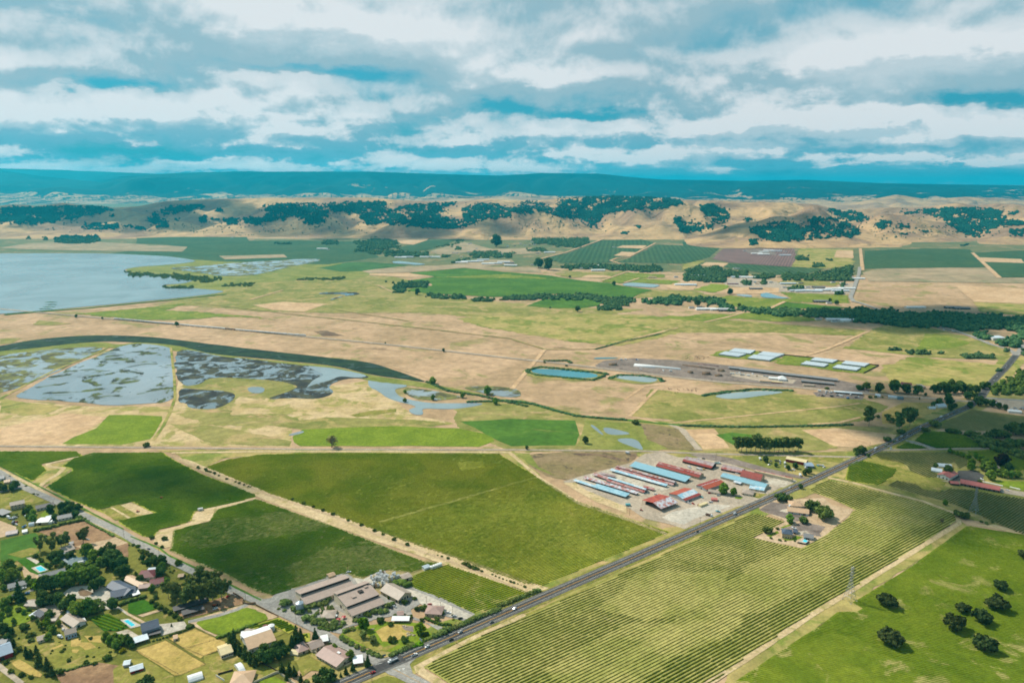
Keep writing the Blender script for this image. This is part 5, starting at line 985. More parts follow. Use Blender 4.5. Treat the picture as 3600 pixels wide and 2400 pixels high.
vineyard('pale vineyard along the grass bank before the long red roof', 'N7 405,1242 540,1184 760,1222 860,1292 1060,1322 1200,1274 1500,1305 1790,1365 2091,1402 2300,1440 2300,1960 2091,1860 1500,1590 1130,1442 700,1330 560,1290', 5300, 3.1, 'vine_floor_dull', 'vine_dull', .66, 1.6, 3.2, pale=(('N7 400,1242 860,1292 1300,1330 1300,1480 1000,1420', .7),), base=.92, amp=.5, seed=11)
vineyard('bright green vineyard in the fork of the farm tracks', 'N7 752,692 870,585 1140,582 1370,632 1615,770 1005,785', 5200, 2.8, 'lawn_dark', 'vine_lush', .8, 1.7, 3.4, base=1.1, amp=.3, seed=12); vineyard('green triangle of vines beside the highway', 'N7 512,780 660,714 925,783 760,795 600,795', 5200, 2.8, 'lawn_dark', 'vine_lush', .8, 1.7, 3.4, base=1.1, amp=.3, seed=13)
vineyard('green vineyard behind the avenue of bright trees', 'N7 1372,826 1720,806 2091,932 2300,1000 2300,1110 2091,1062 1750,1070 1620,980 1500,905', 5200, 3, 'vine_floor_lush', 'vine_lush', .75, 1.7, 3.4, base=1.0, amp=.4, seed=14)
vineyard('brownish young vineyard beyond the creek', 'N7 1050,500 1450,312 2091,392 2300,420 2300,520 2091,500 1880,558 1640,575 1370,572 1060,540', 5000, 3.2, 'vine_floor_dull', 'vine_dull', .45, 1.3, 4, base=.7, amp=.6, seed=15)
vineyard('small bright garden vineyard behind the white ranch house', 'I1 1225,680 1330,650 1490,618 1640,700 1770,800 1640,848 1430,850 1330,770', -3800, 3.4, 'lawn_dark', 'vine_lime', .9, 1.9, 2, base=1, amp=.2, layer=8, seed=16)
vineyard('little vineyard on the corner across from the winery', 'I5 0,772 310,672 440,730 580,802 455,892 330,830 230,790 100,800 -100,840 -120,800', 5900, 3.0, 'vine_floor_lush', 'vine_lime', .8, 1.7, 2, base=1, amp=.2, layer=8, seed=17); vineyard('scrap of vines between the dark conifers', 'I5 625,890 745,880 745,1000 680,1005', 5900, 3.0, 'vine_floor_lush', 'vine_lime', .8, 1.7, 2, base=1, amp=.2, layer=8, seed=18)

# ------------------------------------------------------------------ buildings
for nm, c, v in (('wall_cream', (226, 212, 184), .08), ('wall_white', (236, 234, 226), .06), ('wall_grey', (176, 178, 180), .08), ('wall_blue', (168, 196, 224), .06), ('wall_red', (150, 34, 40), .1), ('wall_tan', (206, 186, 150), .08), ('wall_slate', (128, 142, 156), .08), ('wall_brown', (150, 124, 98), .1), ('wall_stone', (190, 174, 146), .16), ('wall_dark', (70, 62, 58), .1)):
    plain(nm, c, .8, .2, v, 2.5)
for nm, c, v in (('roof_brown', (172, 152, 140), .10), ('roof_mauve', (172, 142, 132), .10), ('roof_tan', (204, 170, 136), .10), ('roof_grey', (138, 138, 139), .10), ('roof_taupe', (172, 156, 142), .12), ('roof_slate', (76, 90, 110), .12), ('roof_dark', (74, 72, 74), .12), ('roof_blue', (140, 184, 200), .10), ('roof_pale', (206, 218, 226), .10),
                 ('roof_teal', (88, 118, 126), .12), ('roof_maroon', (120, 56, 60), .12), ('roof_cream', (226, 208, 160), .08), ('roof_white', (238, 240, 240), .05), ('roof_pink', (196, 112, 104), .10), ('roof_red', (150, 58, 46), .16), ('roof_rust', (176, 84, 56), .22), ('roof_rustgrey', (176, 160, 158), .2), ('roof_bluegrey', (150, 170, 190), .08)):
    plain(nm, c, .55, .35, v, 3.5)
plain('glass_dark', (34, 38, 44), .15, .5, .1, 2); plain('trim_white', (240, 240, 236), .6, .3, .04, 2); plain('trim_dark', (60, 54, 50), .7, .2, .1, 2); plain('timber', (132, 108, 84), .8, .2, .15, 1); plain('steel', (176, 190, 202), .4, .5, .08, 2, .3); plain('solar', (40, 48, 66), .2, .5, .05, 2)
def rusty(name, c1, c2, big):
    m, N, out = newmat(name); tc = N.n.new('ShaderNodeTexCoord').outputs['Object']; x, y, z = N.sep(tc)
    sh = N.noise(N.comb(N.m('FLOOR', N.m('DIVIDE', x, 3.0)), N.m('FLOOR', N.m('DIVIDE', y, 2.6)), 0), 7.31, 0, .5)
    f = N.ss(N.m('ADD', N.m('MULTIPLY', N.noise(tc, 1 / big, 5, .7), .8), N.m('MULTIPLY', sh, .4)), .52, .68)
    c = N.mix(f, al(*c1), al(*c2)); c = N.vm('SCALE', c); N.l.new(N.ss(N.noise(tc, 1.2, 4, .7), .25, .75, .86, 1.14), c.node.inputs['Scale'])
    N.l.new(princ(N, c, .5, .35).outputs[0], out.inputs[0]); M[name] = m
rusty('tin_red', (158, 66, 54), (186, 150, 146), 9); rusty('tin_rust', (186, 88, 62), (160, 60, 46), 7); rusty('tin_mixed', (196, 184, 186), (164, 96, 84), 8); rusty('tin_blue', (140, 186, 204), (170, 206, 220), 10); rusty('tin_pale', (216, 224, 230), (150, 196, 216), 9); rusty('tin_grey', (178, 166, 166), (158, 128, 124), 10); rusty('tin_stripe', (206, 212, 220), (176, 110, 98), 5)
def bldg(label, cat, base, depth, prof, wall='wall_cream', roof='roof_brown', name='building', over=.5, win=(), door=(), seg_mats=None, open_=False, ends=True, flip=False, posts=6, strip=None, z0=0.0, group=None, cap=()):
    """base = two pixels of the near long wall on the ground; prof = (distance from the near wall, height) along the roof; win/door = (wall, position 0-1, sill, width, height)"""
    pa, pb = (P(base) if isinstance(base, str) else base)[:2]; A = g(*pa); B = g(*pb); d = B - A; L = d.length; d /= L; n = Vector((-d.y, d.x, 0))
    if (n.y < 0) != flip: A, B, d = B, A, -d; n = -n
    e = empty(name, (A.x, A.y, 0), math.atan2(d.y, d.x)); tag(e, label, cat, group)
    D = depth; prof = [(q[0] * D, q[1]) for q in prof]
    def mk(nm, mb, mt, par=e): return mb.build(nm, mt, par)
    if open_:
        for k in range(posts):
            for y, h in (prof[0], prof[-1]):
                b = MB(); x = .3 + (L - .6) * k / (posts - 1); b.box(x - .12, y - .12 + (.2 if y == 0 else -.2), 0, x + .12, y + .12 + (.2 if y == 0 else -.2), h - .05); mk('post', b, 'timber')
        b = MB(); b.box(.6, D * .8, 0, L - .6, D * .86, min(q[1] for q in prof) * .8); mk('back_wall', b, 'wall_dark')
        if not ends: pass
    else:
        b = MB(); b.prism([(0, 0)] + [(y, h - .12) for y, h in prof] + [(D, 0)], 0, L); mk('wall', b, wall)
    segs = list(zip(prof, prof[1:])); k = 0
    for (y0, h0), (y1, h1) in segs:
        if abs(y1 - y0) < .3:                          # upright band of a monitor roof: clerestory windows
            b = MB(); yy = y0 - .04 if h1 > h0 else y0 + .04; lo, hi = min(h0, h1), max(h0, h1)
            b.box(.5, yy - .03, lo + .25, L - .5, yy + .03, hi - .15); mk('clerestory_window', b, 'glass_dark'); k += 1; continue
        sl = (h1 - h0) / (y1 - y0); o0 = over if y0 <= .01 else .12; o1 = over if y1 >= D - .01 else .12
        a0 = (y0 - o0, h0 - sl * o0); a1 = (y1 + o1, h1 + sl * o1); b = MB()
        b.prism([a0, a1, (a1[0], a1[1] + .16), (a0[0], a0[1] + .16)], -over, L + over); mt = (seg_mats[k] if seg_mats else roof); mk('roof', b, mt); k += 1
    for lst, nm, mt in ((win, 'window', 'glass_dark'), (door, 'door', 'trim_dark')):
        for it in lst:
            w, t, z, ww, hh = it[:5]; b = MB(); fr = MB()
            def bx(m, s, th):
                if w == 'near': m.box(t * L - ww / 2 - s, -th, z - s, t * L + ww / 2 + s, .02, z + hh + s)
                elif w == 'left': m.box(-th, t * D - ww / 2 - s, z - s, .02, t * D + ww / 2 + s, z + hh + s)
                else: m.box(L - .02, t * D - ww / 2 - s, z - s, L + th, t * D + ww / 2 + s, z + hh + s)
            bx(b, 0, .07); o = mk(nm, b, it[5] if len(it) > 5 else mt)
            if nm == 'window': bx(fr, .12, .04); fr.build('frame', 'trim_white', o)
    for it in cap:                                      # roof boxes: (x 0-1, y 0-1, wx, wy, z, h, material, name)
        b = MB(); b.box(it[0] * L - it[2] / 2, it[1] * D - it[3] / 2, it[4], it[0] * L + it[2] / 2, it[1] * D + it[3] / 2, it[4] + it[5]); mk(it[7], b, it[6])
    return e
GAB = lambda w, r: [(0, w), (.5, r), (1, w)]
def hip(label, cat, base, depth, w, r, wall, roof, name='house', over=.5, win=(), door=()):
    e = bldg(label, cat, base, depth, [(0, w), (1, w)], wall, roof, name, over, win, door)
    ro = [c for c in e.children if c.name.startswith('roof')][0]; me = ro.data
    xs = [v.co.x for v in me.vertices]; ys = [v.co.y for v in me.vertices]; x0, x1, y0, y1 = min(xs), max(xs), min(ys), max(ys); ym = (y0 + y1) / 2; i = min((y1 - y0) / 2, (x1 - x0) / 2.2)
    me.clear_geometry(); V = [(x0, y0, w), (x1, y0, w), (x1, y1, w), (x0, y1, w), (x0 + i, ym, r), (x1 - i, ym, r), (x0, y0, w - .15), (x1, y0, w - .15), (x1, y1, w - .15), (x0, y1, w - .15)]
    me.from_pydata(V, [], [(0, 1, 5, 4), (1, 2, 5), (2, 3, 4, 5), (3, 0, 4), (0, 6, 7, 1), (1, 7, 8, 2), (2, 8, 9, 3), (3, 9, 6, 0), (6, 9, 8, 7)]); me.update(); return e
ROW = lambda n, z, w, h, wall='near': [(wall, (i + .5) / n, z, w, h) for i in range(n)]
# --- winery
bldg('long taupe-roofed winery hall with a dark clerestory band beside the vineyard', 'winery', 'I5 690,540 1365,302', 25, [(0, 4.6), (.46, 6.6), (.46, 9), (1, 6.0)], 'wall_cream', 'roof_brown', 'winery_hall', .7, win=ROW(8, 1.2, 2.2, 1.6), door=[('left', .5, 0, 3.4, 3.6), ('left', .2, 0, 1.4, 2.3)])
bldg('taupe-roofed central winery building with stepped clerestory roofs and a cream gabled front', 'winery', 'I5 1330,695 1775,520', 37, [(0, 4.0), (.28, 5.8), (.28, 7.8), (.80, 9.6), (.80, 11.0), (1, 9.4)], 'wall_cream', 'roof_brown', 'winery_building', .6, win=ROW(7, 1.0, 2.2, 1.6) + [('left', .12, 1.2, 1.2, 1.5), ('left', .22, 1.2, 1.2, 1.5), ('left', .34, 4.6, 1.2, 1.2), ('left', .5, 4.8, 1.4, 1.2), ('left', .45, 1.2, 1.4, 1.6)], door=[('left', .62, 0, 3.2, 3.4)],
     cap=[(.35, .52, 4, 3, 8.4, 1.3, 'roof_brown', 'roof_vent'), (.62, .62, 4.5, 4, 8.7, 1.5, 'trim_dark', 'roof_vent'), (.85, .72, 3.5, 2.6, 9.2, 1.2, 'roof_brown', 'roof_vent')])
bldg('tan gabled barrel barn with tall windows beside the winery car park', 'barn', 'I6 150,345 395,478', 16, GAB(4.2, 8), 'wall_tan', 'roof_taupe', 'barn', .6, win=[('right', .3, 1.0, 1.8, 2.6), ('right', .5, 1.0, 1.8, 2.6), ('right', .7, 1.0, 1.8, 2.6)], door=[('right', .12, 0, 2.4, 2.8), ('near', .9, 0, 2.6, 3.2)])
def cyl_tank(label, z, x, y, r, h, mat, cat='tank', name='storage_tank', roofh=.9, group=None):
    p = g(*cv(z, x, y)); e = empty(name, p); tag(e, label, cat, group); b = MB(); b.cyl(0, 0, 0, h, r, n=20); b.build('shell', mat, e)
    c = MB(); c.cyl(0, 0, h + .01, h + roofh, r * 1.03, r * .12, 20); c.build('roof', mat, e); k = MB()
    for t in (.25, .5, .75): k.cyl(0, 0, h * t - .05, h * t + .05, r + .05, n=20, cap=False)
    k.build('hoop', 'steel', e); return e
cyl_tank('silver corrugated silo with a conical roof beside the winery hall', 'I5', 607, 572, 3.4, 8.2, 'steel', 'silo', 'silo', 1.6); cyl_tank('white round water tank behind the small red shed', 'I5', 215, 838, 2.7, 4.6, 'roof_white', name='water_tank')
for i, x in enumerate((1615, 1640, 1660, 1678, 1694)): cyl_tank('white tank in the row at the corner of the winery block', 'W', x, 262 - (x - 1615) * .36, 1.8, 3.4, 'roof_white', group='white tanks in a row in the vineyard corner')
bldg('small grey pump house at the end of the white tank row', 'shed', 'W 1550,280 1598,262', 5, GAB(3.2, 4.2), 'wall_white', 'roof_pale', 'shed')
bldg('small flat-roofed field shed beside the box hedge', 'shed', 'W 1352,378 1432,352', 9, GAB(3, 3.8), 'wall_cream', 'roof_taupe', 'shed', door=[('near', .5, 0, 2, 2.2)]); bldg('tan vineyard shed at the back of the winery yard', 'shed', 'W 675,352 730,332', 6, GAB(2.6, 3.6), 'wall_tan', 'roof_tan', 'shed')
hip('shingled brown house with a flagstone patio beside the highway hedge', 'house', 'I6 760,650 985,665', 13, 3.2, 6, 'wall_tan', 'roof_mauve', win=ROW(3, .9, 1.4, 1.3)); hip('grey open garden pavilion with a hipped roof on the winery terrace', 'pavilion', 'I5 915,705 1075,700', 11, 2.8, 4.2, 'wall_stone', 'roof_taupe', 'pavilion', 1.0)
bldg('small brown kiosk roof behind the white awning', 'kiosk', 'I6 385,668 465,660', 6, GAB(2.6, 3.6), 'wall_brown', 'roof_mauve', 'kiosk')
bldg('long white awning on posts above the sand court', 'awning', 'I6 300,745 540,745', 6, [(0, 2.6), (.5, 3.1), (1, 3.3)], 'wall_white', 'roof_white', 'awning', .2, open_=True, posts=6)
# --- brown office, big barn and sheds at the junction
bldg('long brown-roofed office with cream walls by the junction', 'office', 'I5 835,1225 1110,1385', 17, GAB(3.2, 5.6), 'wall_cream', 'roof_mauve', 'office', .7, win=ROW(7, .9, 1.5, 1.3), door=[('right', .5, 0, 1.6, 2.2)], cap=[(.62, .62, 3, 2, 4.8, 1.2, 'trim_white', 'roof_unit')])
bldg('brown-roofed office wing with a white gable behind the forecourt', 'office', 'I5 770,1150 935,1085', 11, GAB(3.2, 5.4), 'wall_cream', 'roof_brown', 'office', .6, win=ROW(3, .9, 1.3, 1.3)); hip('small hip-roofed brown pavilion house beside the office wing', 'house', 'I5 595,1190 725,1140', 12, 3.2, 5.4, 'wall_tan', 'roof_mauve', 'house', .8, door=[('near', .5, 0, 1.6, 2.2)])
bldg('white flat canvas canopy behind the office wing', 'canopy', 'I5 905,1040 1000,1020', 9, GAB(2.8, 3.6), 'wall_white', 'roof_white', 'canopy', .3, open_=True, posts=3); bldg('little orange-tan barrel shed on the dry lawn', 'shed', 'I5 465,1180 575,1205', 6, [(0, 1.8), (.25, 2.7), (.5, 3.0), (.75, 2.7), (1, 1.8)], 'wall_cream', 'roof_cream', 'shed', .2)
bldg('white-roofed terrace building at the office corner', 'terrace', 'I5 1345,1345 1475,1325', 10, [(0, 2.8), (1, 3.0)], 'wall_brown', 'roof_white', 'terrace', .3, door=[('near', .3, 0, 1.4, 2.1)])
bldg('large tan-roofed barn with a white eave behind the dark grove', 'barn', 'I5 -90,1165 268,1040', 24, GAB(4.6, 8), 'wall_white', 'roof_tan', 'barn', .8, seg_mats=['roof_tan', 'roof_white'], win=ROW(4, 1.2, 1.6, 1.2)); bldg('small red shed beside the white water tank', 'shed', 'I5 80,880 210,880', 8, GAB(3.0, 4.4), 'wall_red', 'roof_maroon', 'shed', .3, door=[('near', .4, 0, 1.6, 2)])
bldg('low white round-ended shelter beside the big tan barn', 'shelter', 'I2 1560,980 1680,960', 10, [(0, 2.2), (.3, 3.4), (.7, 3.4), (1, 2.2)], 'wall_white', 'roof_white', 'shelter', .3); bldg('brown flat shed behind the big tan barn', 'shed', 'I2 1590,920 1700,925', 7, GAB(2.5, 3.2), 'wall_brown', 'roof_taupe', 'shed', .3)
# --- residential quarter
bldg('long white ranch house with a taupe gable roof', 'house', 'I1 850,722 1022,830', 10, GAB(3.0, 5.0), 'wall_white', 'roof_taupe', 'house', .9, win=ROW(6, .9, 1.4, 1.2), door=[('right', .4, 0, 2.2, 2.2)]); bldg('pale blue gambrel-like house with dark shuttered windows', 'house', 'I1 905,975 1062,928', 8.5, GAB(4.6, 7.0), 'wall_blue', 'roof_taupe', 'house', .35, win=ROW(4, 1.2, 1.0, 1.7), door=[('near', .1, 0, 1.0, 2.1, 'roof_red')])
bldg('small tan cottage with a taupe roof left of the blue house', 'cottage', 'I1 525,1030 692,978', 7.5, GAB(2.8, 4.2), 'wall_cream', 'roof_taupe', 'cottage', .4, win=[('near', .3, .9, 1.2, 1.1)]); bldg('red barn with a blue-grey roof at the left edge', 'barn', 'I1 -60,1290 182,1205', 18, GAB(4.5, 8), 'wall_red', 'roof_bluegrey', 'barn', .6, door=[('near', .4, 0, 3, 3.2)])
bldg('grey cottage with a cross gable below the pointed conifer', 'cottage', 'I1 345,535 520,545', 10, GAB(2.8, 5), 'wall_tan', 'roof_taupe', 'cottage', .6, win=ROW(2, .9, 1.2, 1.1)); bldg('white flat porch roof beside the grey cottage', 'porch', 'I1 505,520 575,500', 4, [(0, 2.5), (1, 2.8)], 'wall_white', 'roof_white', 'porch', .2, open_=True, posts=3)
bldg('cottage with dark solar panels on its roof', 'cottage', 'I1 465,650 560,700', 10, GAB(2.8, 4.6), 'wall_tan', 'roof_taupe', 'cottage', .5, seg_mats=['solar', 'roof_taupe']); bldg('pale mint carport roof against the solar cottage', 'carport', 'I1 400,670 470,690', 9, [(0, 2.4), (1, 3.0)], 'wall_grey', 'roof_pale', 'carport', .2, open_=True, posts=3)
bldg('grey-roofed ranch house near the pointed conifer', 'house', 'I1 120,300 368,238', 9, GAB(2.9, 5), 'wall_white', 'roof_grey', 'house', .6, win=ROW(4, .9, 1.4, 1.1)); bldg('long white house with a grey roof below the turquoise pool', 'house', 'I3 600,1560 905,1480', 8, GAB(3.2, 5.2), 'wall_white', 'roof_grey', 'house', .4, win=ROW(7, .8, 1.2, 1.6)); bldg('blue-roofed wing of the white pool house', 'house', 'I3 830,1535 985,1545', 10, GAB(3, 5.4), 'wall_white', 'roof_teal', 'house', .5)
bldg('brown garden shed on the white ranch drive', 'shed', 'I1 690,745 770,740', 6, GAB(2.3, 3.2), 'wall_tan', 'roof_taupe', 'shed', .3); bldg('white carport beside the long white ranch house', 'carport', 'I1 1120,770 1190,745', 6, [(0, 2.5), (1, 2.8)], 'wall_white', 'roof_white', 'carport', .2, open_=True, posts=3); bldg('small white-roofed shed behind the ranch house', 'shed', 'I1 930,640 1003,620', 5, GAB(2.4, 3), 'wall_white', 'roof_pale', 'shed', .2)
bldg('grey sheds at the left edge under the cypress', 'shed', 'I1 -30,1070 78,1060', 8, GAB(2.6, 4), 'wall_grey', 'roof_grey', 'shed', .3); bldg('grey timber hut at the right of the garden pasture', 'hut', 'I1 1700,1360 1790,1345', 6, GAB(2.5, 3.3), 'wall_grey', 'roof_pale', 'hut', .3)
bldg('long slate-blue wing of the courtyard house', 'house', 'E 770,1003 935,965', 13, GAB(3.4, 6.2), 'wall_slate', 'roof_slate', 'house', .7, win=ROW(6, .8, 1.6, 1.5)); bldg('rear slate-blue wing of the courtyard house', 'house', 'E 735,925 860,985', 13, GAB(3.4, 6.2), 'wall_slate', 'roof_slate', 'house', .7, flip=False, win=ROW(4, .8, 1.5, 1.5)); bldg('white flat canopy at the end of the slate wing', 'canopy', 'E 920,985 968,970', 8, [(0, 2.8), (1, 3.1)], 'wall_white', 'roof_white', 'canopy', .2, open_=True, posts=3)
hip('maroon-roofed house in the trees', 'house', 'E 945,868 1062,858', 15, 3.4, 6.8, 'wall_cream', 'roof_maroon', win=ROW(3, .9, 1.3, 1.2)); bldg('white flat-roofed annex behind the maroon house', 'annex', 'E 1010,822 1062,818', 8, [(0, 3), (1, 3.2)], 'wall_white', 'roof_pale', 'annex', .2); bldg('dark brown gabled house right of the maroon roof', 'house', 'E 1035,912 1140,892', 11, GAB(2.9, 5), 'wall_cream', 'roof_maroon', 'house', .5, win=ROW(3, .9, 1.2, 1.1))
bldg('long pinkish stable roof beside the slate house', 'stable', 'E 850,870 960,925', 9, GAB(2.8, 4.4), 'wall_cream', 'roof_tan', 'stable', .4); bldg('brown low stable at the end of the pinkish roof', 'stable', 'E 955,935 1035,925', 9, GAB(2.6, 4), 'wall_brown', 'roof_mauve', 'stable', .3); bldg('tan open shed in the garden above the eucalyptus', 'shed', 'I2 690,140 765,130', 6, GAB(2.4, 3.2), 'wall_tan', 'roof_tan', 'shed', .3, open_=True, posts=3)
bldg('slate-roofed steel barn with a dark roll door', 'barn', 'I2 205,940 440,872', 14, GAB(5.6, 9), 'wall_slate', 'roof_slate', 'barn', .4, door=[('left', .5, 0, 4.6, 4.2)], win=[('near', .25, 2.8, 2, 1), ('near', .75, 1, 1.2, 2)]); bldg('dark timber porch before the steel barn', 'porch', 'I2 290,950 455,912', 5, [(0, 2.6), (1, 3.4)], 'wall_dark', 'roof_dark', 'porch', .2, open_=True, posts=4)
bldg('white-roofed carport beside the steel barn court', 'carport', 'I2 75,1068 288,1000', 8, [(0, 3.0), (1, 3.6)], 'wall_white', 'roof_pale', 'carport', .3, open_=True, posts=5); bldg('small cream hut at the paddock gate', 'hut', 'I2 628,1000 690,985', 6, GAB(2.5, 3.2), 'wall_cream', 'roof_tan', 'hut', .2, door=[('near', .75, 0, 1.5, 1.8)])
bldg('cream barn with a yellow ribbed roof in the paddock', 'barn', 'I2 1290,1245 1452,1190', 14, GAB(4, 6), 'wall_cream', 'roof_cream', 'barn', .4, win=ROW(5, 1.4, 1.6, 1.4)); ARCH = [(0, 1.6), (.15, 2.7), (.35, 3.5), (.5, 3.7), (.65, 3.5), (.85, 2.7), (1, 1.6)]
bldg('white arched tent shelter on the grey forecourt', 'tent', 'I2 1545,1450 1622,1418', 13, ARCH, 'wall_white', 'roof_white', 'tent', .1, door=[('near', .5, 0, 2.2, 1.4)]); bldg('white arched tent shelter at the bottom edge', 'tent', 'I2 840,1585 1040,1520', 9, ARCH, 'wall_white', 'roof_white', 'tent', .1); hip('tan hip-roofed house at the bottom edge', 'house', 'I2 1400,1640 1700,1620', 16, 3, 6, 'wall_cream', 'roof_tan')
bldg('red shed with a pale roof in the looping track', 'shed', 'I2 35,1452 215,1398', 7, GAB(2.6, 3.8), 'wall_red', 'roof_pale', 'shed', .3, door=[('near', .5, 0, 3, 1.8)]); bldg('long dark stable roof below the eucalyptus grove', 'stable', 'I2 640,620 1120,480', 6, [(0, 3.2), (1, 4)], 'wall_dark', 'roof_dark', 'stable', .4, open_=True, posts=9); bldg('shorter dark stable roof on the red yard', 'stable', 'I2 760,670 1050,585', 6, [(0, 2.8), (1, 3.6)], 'wall_dark', 'roof_dark', 'stable', .4, open_=True, posts=6)
bldg('brown tin barn in the bare paddock', 'barn', 'I3 890,1215 1035,1165', 14, GAB(3.2, 5.4), 'wall_brown', 'roof_taupe', 'barn', .6, open_=True, posts=4); bldg('small grey shelter behind the brown tin barn', 'shelter', 'I3 945,1098 1010,1088', 5, [(0, 2.2), (1, 2.8)], 'wall_grey', 'roof_grey', 'shelter', .2, open_=True, posts=3)
bldg('teal-roofed house with a pale porch strip', 'house', 'I3 950,1398 1222,1340', 13, GAB(3.2, 5.6), 'wall_slate', 'roof_teal', 'house', .6, win=ROW(4, .9, 1.4, 1.2), cap=[(.55, .14, 12, 2.2, 3.7, .5, 'roof_white', 'porch_roof')]); bldg('rear teal-roofed wing among the trees', 'house', 'I3 850,1300 960,1370', 11, GAB(3, 5.2), 'wall_slate', 'roof_teal', 'house', .5); bldg('small teal-roofed cottage below the brown tin barn', 'cottage', 'I3 830,1270 985,1255', 8, GAB(2.8, 4.4), 'wall_slate', 'roof_teal', 'cottage', .5)
bldg('white-roofed workshop among the scrap yard', 'workshop', 'I3 500,805 665,795', 13, GAB(3.2, 4.4), 'wall_tan', 'roof_white', 'workshop', .4, door=[('near', .3, 0, 3, 2.6)]); bldg('white house with a black roof on the circular drive', 'house', 'I3 505,612 748,560', 11, GAB(3, 5), 'wall_white', 'roof_dark', 'house', .6, win=ROW(5, .9, 1.4, 1.2)); bldg('grey-white house with a slate roof by the long hedge', 'house', 'I3 800,755 998,715', 10, GAB(3, 5), 'wall_white', 'roof_grey', 'house', .6, win=ROW(4, .9, 1.4, 1.2))
bldg('tan two-storey house at the left edge', 'house', 'I3 150,600 345,560', 11, GAB(5.6, 8), 'wall_tan', 'roof_taupe', 'house', .5, win=ROW(4, 1, 1.3, 1.2) + ROW(4, 3.8, 1.3, 1.2)); bldg('grey slab carport below the two-storey house', 'carport', 'I3 40,700 165,650', 17, [(0, 3), (1, 3.6)], 'wall_grey', 'roof_grey', 'carport', .4, open_=True, posts=4); bldg('mint arched hut in the scrap yard', 'hut', 'I3 395,830 468,820', 6, ARCH, 'wall_white', 'roof_pale', 'hut', .1)
bldg('white shed at the edge of the green pasture', 'shed', 'I3 310,930 380,915', 7, GAB(2.2, 2.8), 'wall_white', 'roof_white', 'shed', .2); bldg('mint awning roof beside the white workshop', 'awning', 'I3 650,745 730,725', 7, [(0, 2.6), (1, 3)], 'wall_white', 'roof_pale', 'awning', .2, open_=True, posts=3); bldg('white box container beside the workshop', 'container', 'I3 660,795 720,785', 5, [(0, 2.6), (1, 2.7)], 'wall_white', 'roof_white', 'container', .1)
bldg('pale house at the top of the left edge', 'house', 'I3 -50,205 60,185', 12, GAB(2.8, 4.4), 'wall_white', 'roof_grey', 'house', .4); bldg('tan house behind the dark trees at the left edge', 'house', 'I3 60,245 140,232', 9, GAB(2.8, 4.2), 'wall_tan', 'roof_tan', 'house', .4); bldg('heap-like grey shed roof on the tan yard', 'shed', 'I3 80,965 240,935', 10, GAB(2, 3.4), 'wall_grey', 'roof_rustgrey', 'shed', .3)
# --- barn yard by the highway
MON = [(0, 2.5), (.30, 3.5), (.30, 4.9), (.5, 5.8), (.70, 4.9), (.70, 3.5), (1, 2.5)]
def barn(label, base, depth, prof, mats, wall='wall_grey', name='barn', cat='barn', **k): return bldg(label, cat, base, depth, prof, wall, mats[0], name, .4, seg_mats=mats if len(mats) > 1 else None, **k)
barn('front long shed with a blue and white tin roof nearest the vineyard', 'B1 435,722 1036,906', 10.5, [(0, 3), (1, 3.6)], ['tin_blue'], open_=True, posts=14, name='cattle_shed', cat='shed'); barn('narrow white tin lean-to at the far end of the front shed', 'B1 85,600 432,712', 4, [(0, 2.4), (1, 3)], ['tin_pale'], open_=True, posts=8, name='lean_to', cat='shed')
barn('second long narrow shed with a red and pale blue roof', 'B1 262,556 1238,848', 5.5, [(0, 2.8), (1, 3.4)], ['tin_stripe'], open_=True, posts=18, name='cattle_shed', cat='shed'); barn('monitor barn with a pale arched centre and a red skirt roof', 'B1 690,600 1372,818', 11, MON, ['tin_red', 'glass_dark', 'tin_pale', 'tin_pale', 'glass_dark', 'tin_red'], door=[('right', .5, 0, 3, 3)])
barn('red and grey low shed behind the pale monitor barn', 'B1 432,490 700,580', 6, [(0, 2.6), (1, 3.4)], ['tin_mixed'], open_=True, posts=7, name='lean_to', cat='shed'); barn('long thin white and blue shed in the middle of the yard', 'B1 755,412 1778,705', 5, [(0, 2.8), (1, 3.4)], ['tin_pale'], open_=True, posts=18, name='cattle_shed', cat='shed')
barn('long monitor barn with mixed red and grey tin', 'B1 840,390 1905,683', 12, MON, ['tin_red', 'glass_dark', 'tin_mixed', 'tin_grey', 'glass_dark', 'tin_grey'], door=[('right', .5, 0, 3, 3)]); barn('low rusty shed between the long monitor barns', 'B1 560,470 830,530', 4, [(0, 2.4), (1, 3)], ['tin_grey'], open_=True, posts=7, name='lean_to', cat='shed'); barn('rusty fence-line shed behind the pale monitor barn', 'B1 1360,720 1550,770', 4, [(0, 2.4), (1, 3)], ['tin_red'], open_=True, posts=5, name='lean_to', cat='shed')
barn('broad bright blue tin shed', 'B1 1115,338 2132,628', 15, [(0, 3), (1, 5)], ['roof_blue'], open_=True, posts=18, name='cattle_shed', cat='shed'); barn('big dark red monitor barn', 'B1 1598,338 2382,552', 15, [(0, 3.4), (.28, 4.8), (.30, 5.4), (.55, 6.6), (1, 3.8)], ['roof_red', 'glass_dark', 'tin_red', 'roof_red'], wall='wall_stone'); barn('back barn with a greyish roof and a rusty skirt', 'B2 -6,245 520,378', 17, [(0, 3.2), (.25, 4.4), (.6, 6.6), (1, 4.5)], ['roof_red', 'tin_grey', 'tin_grey'], wall='wall_dark', door=[('right', .5, 0, 9, 4)])
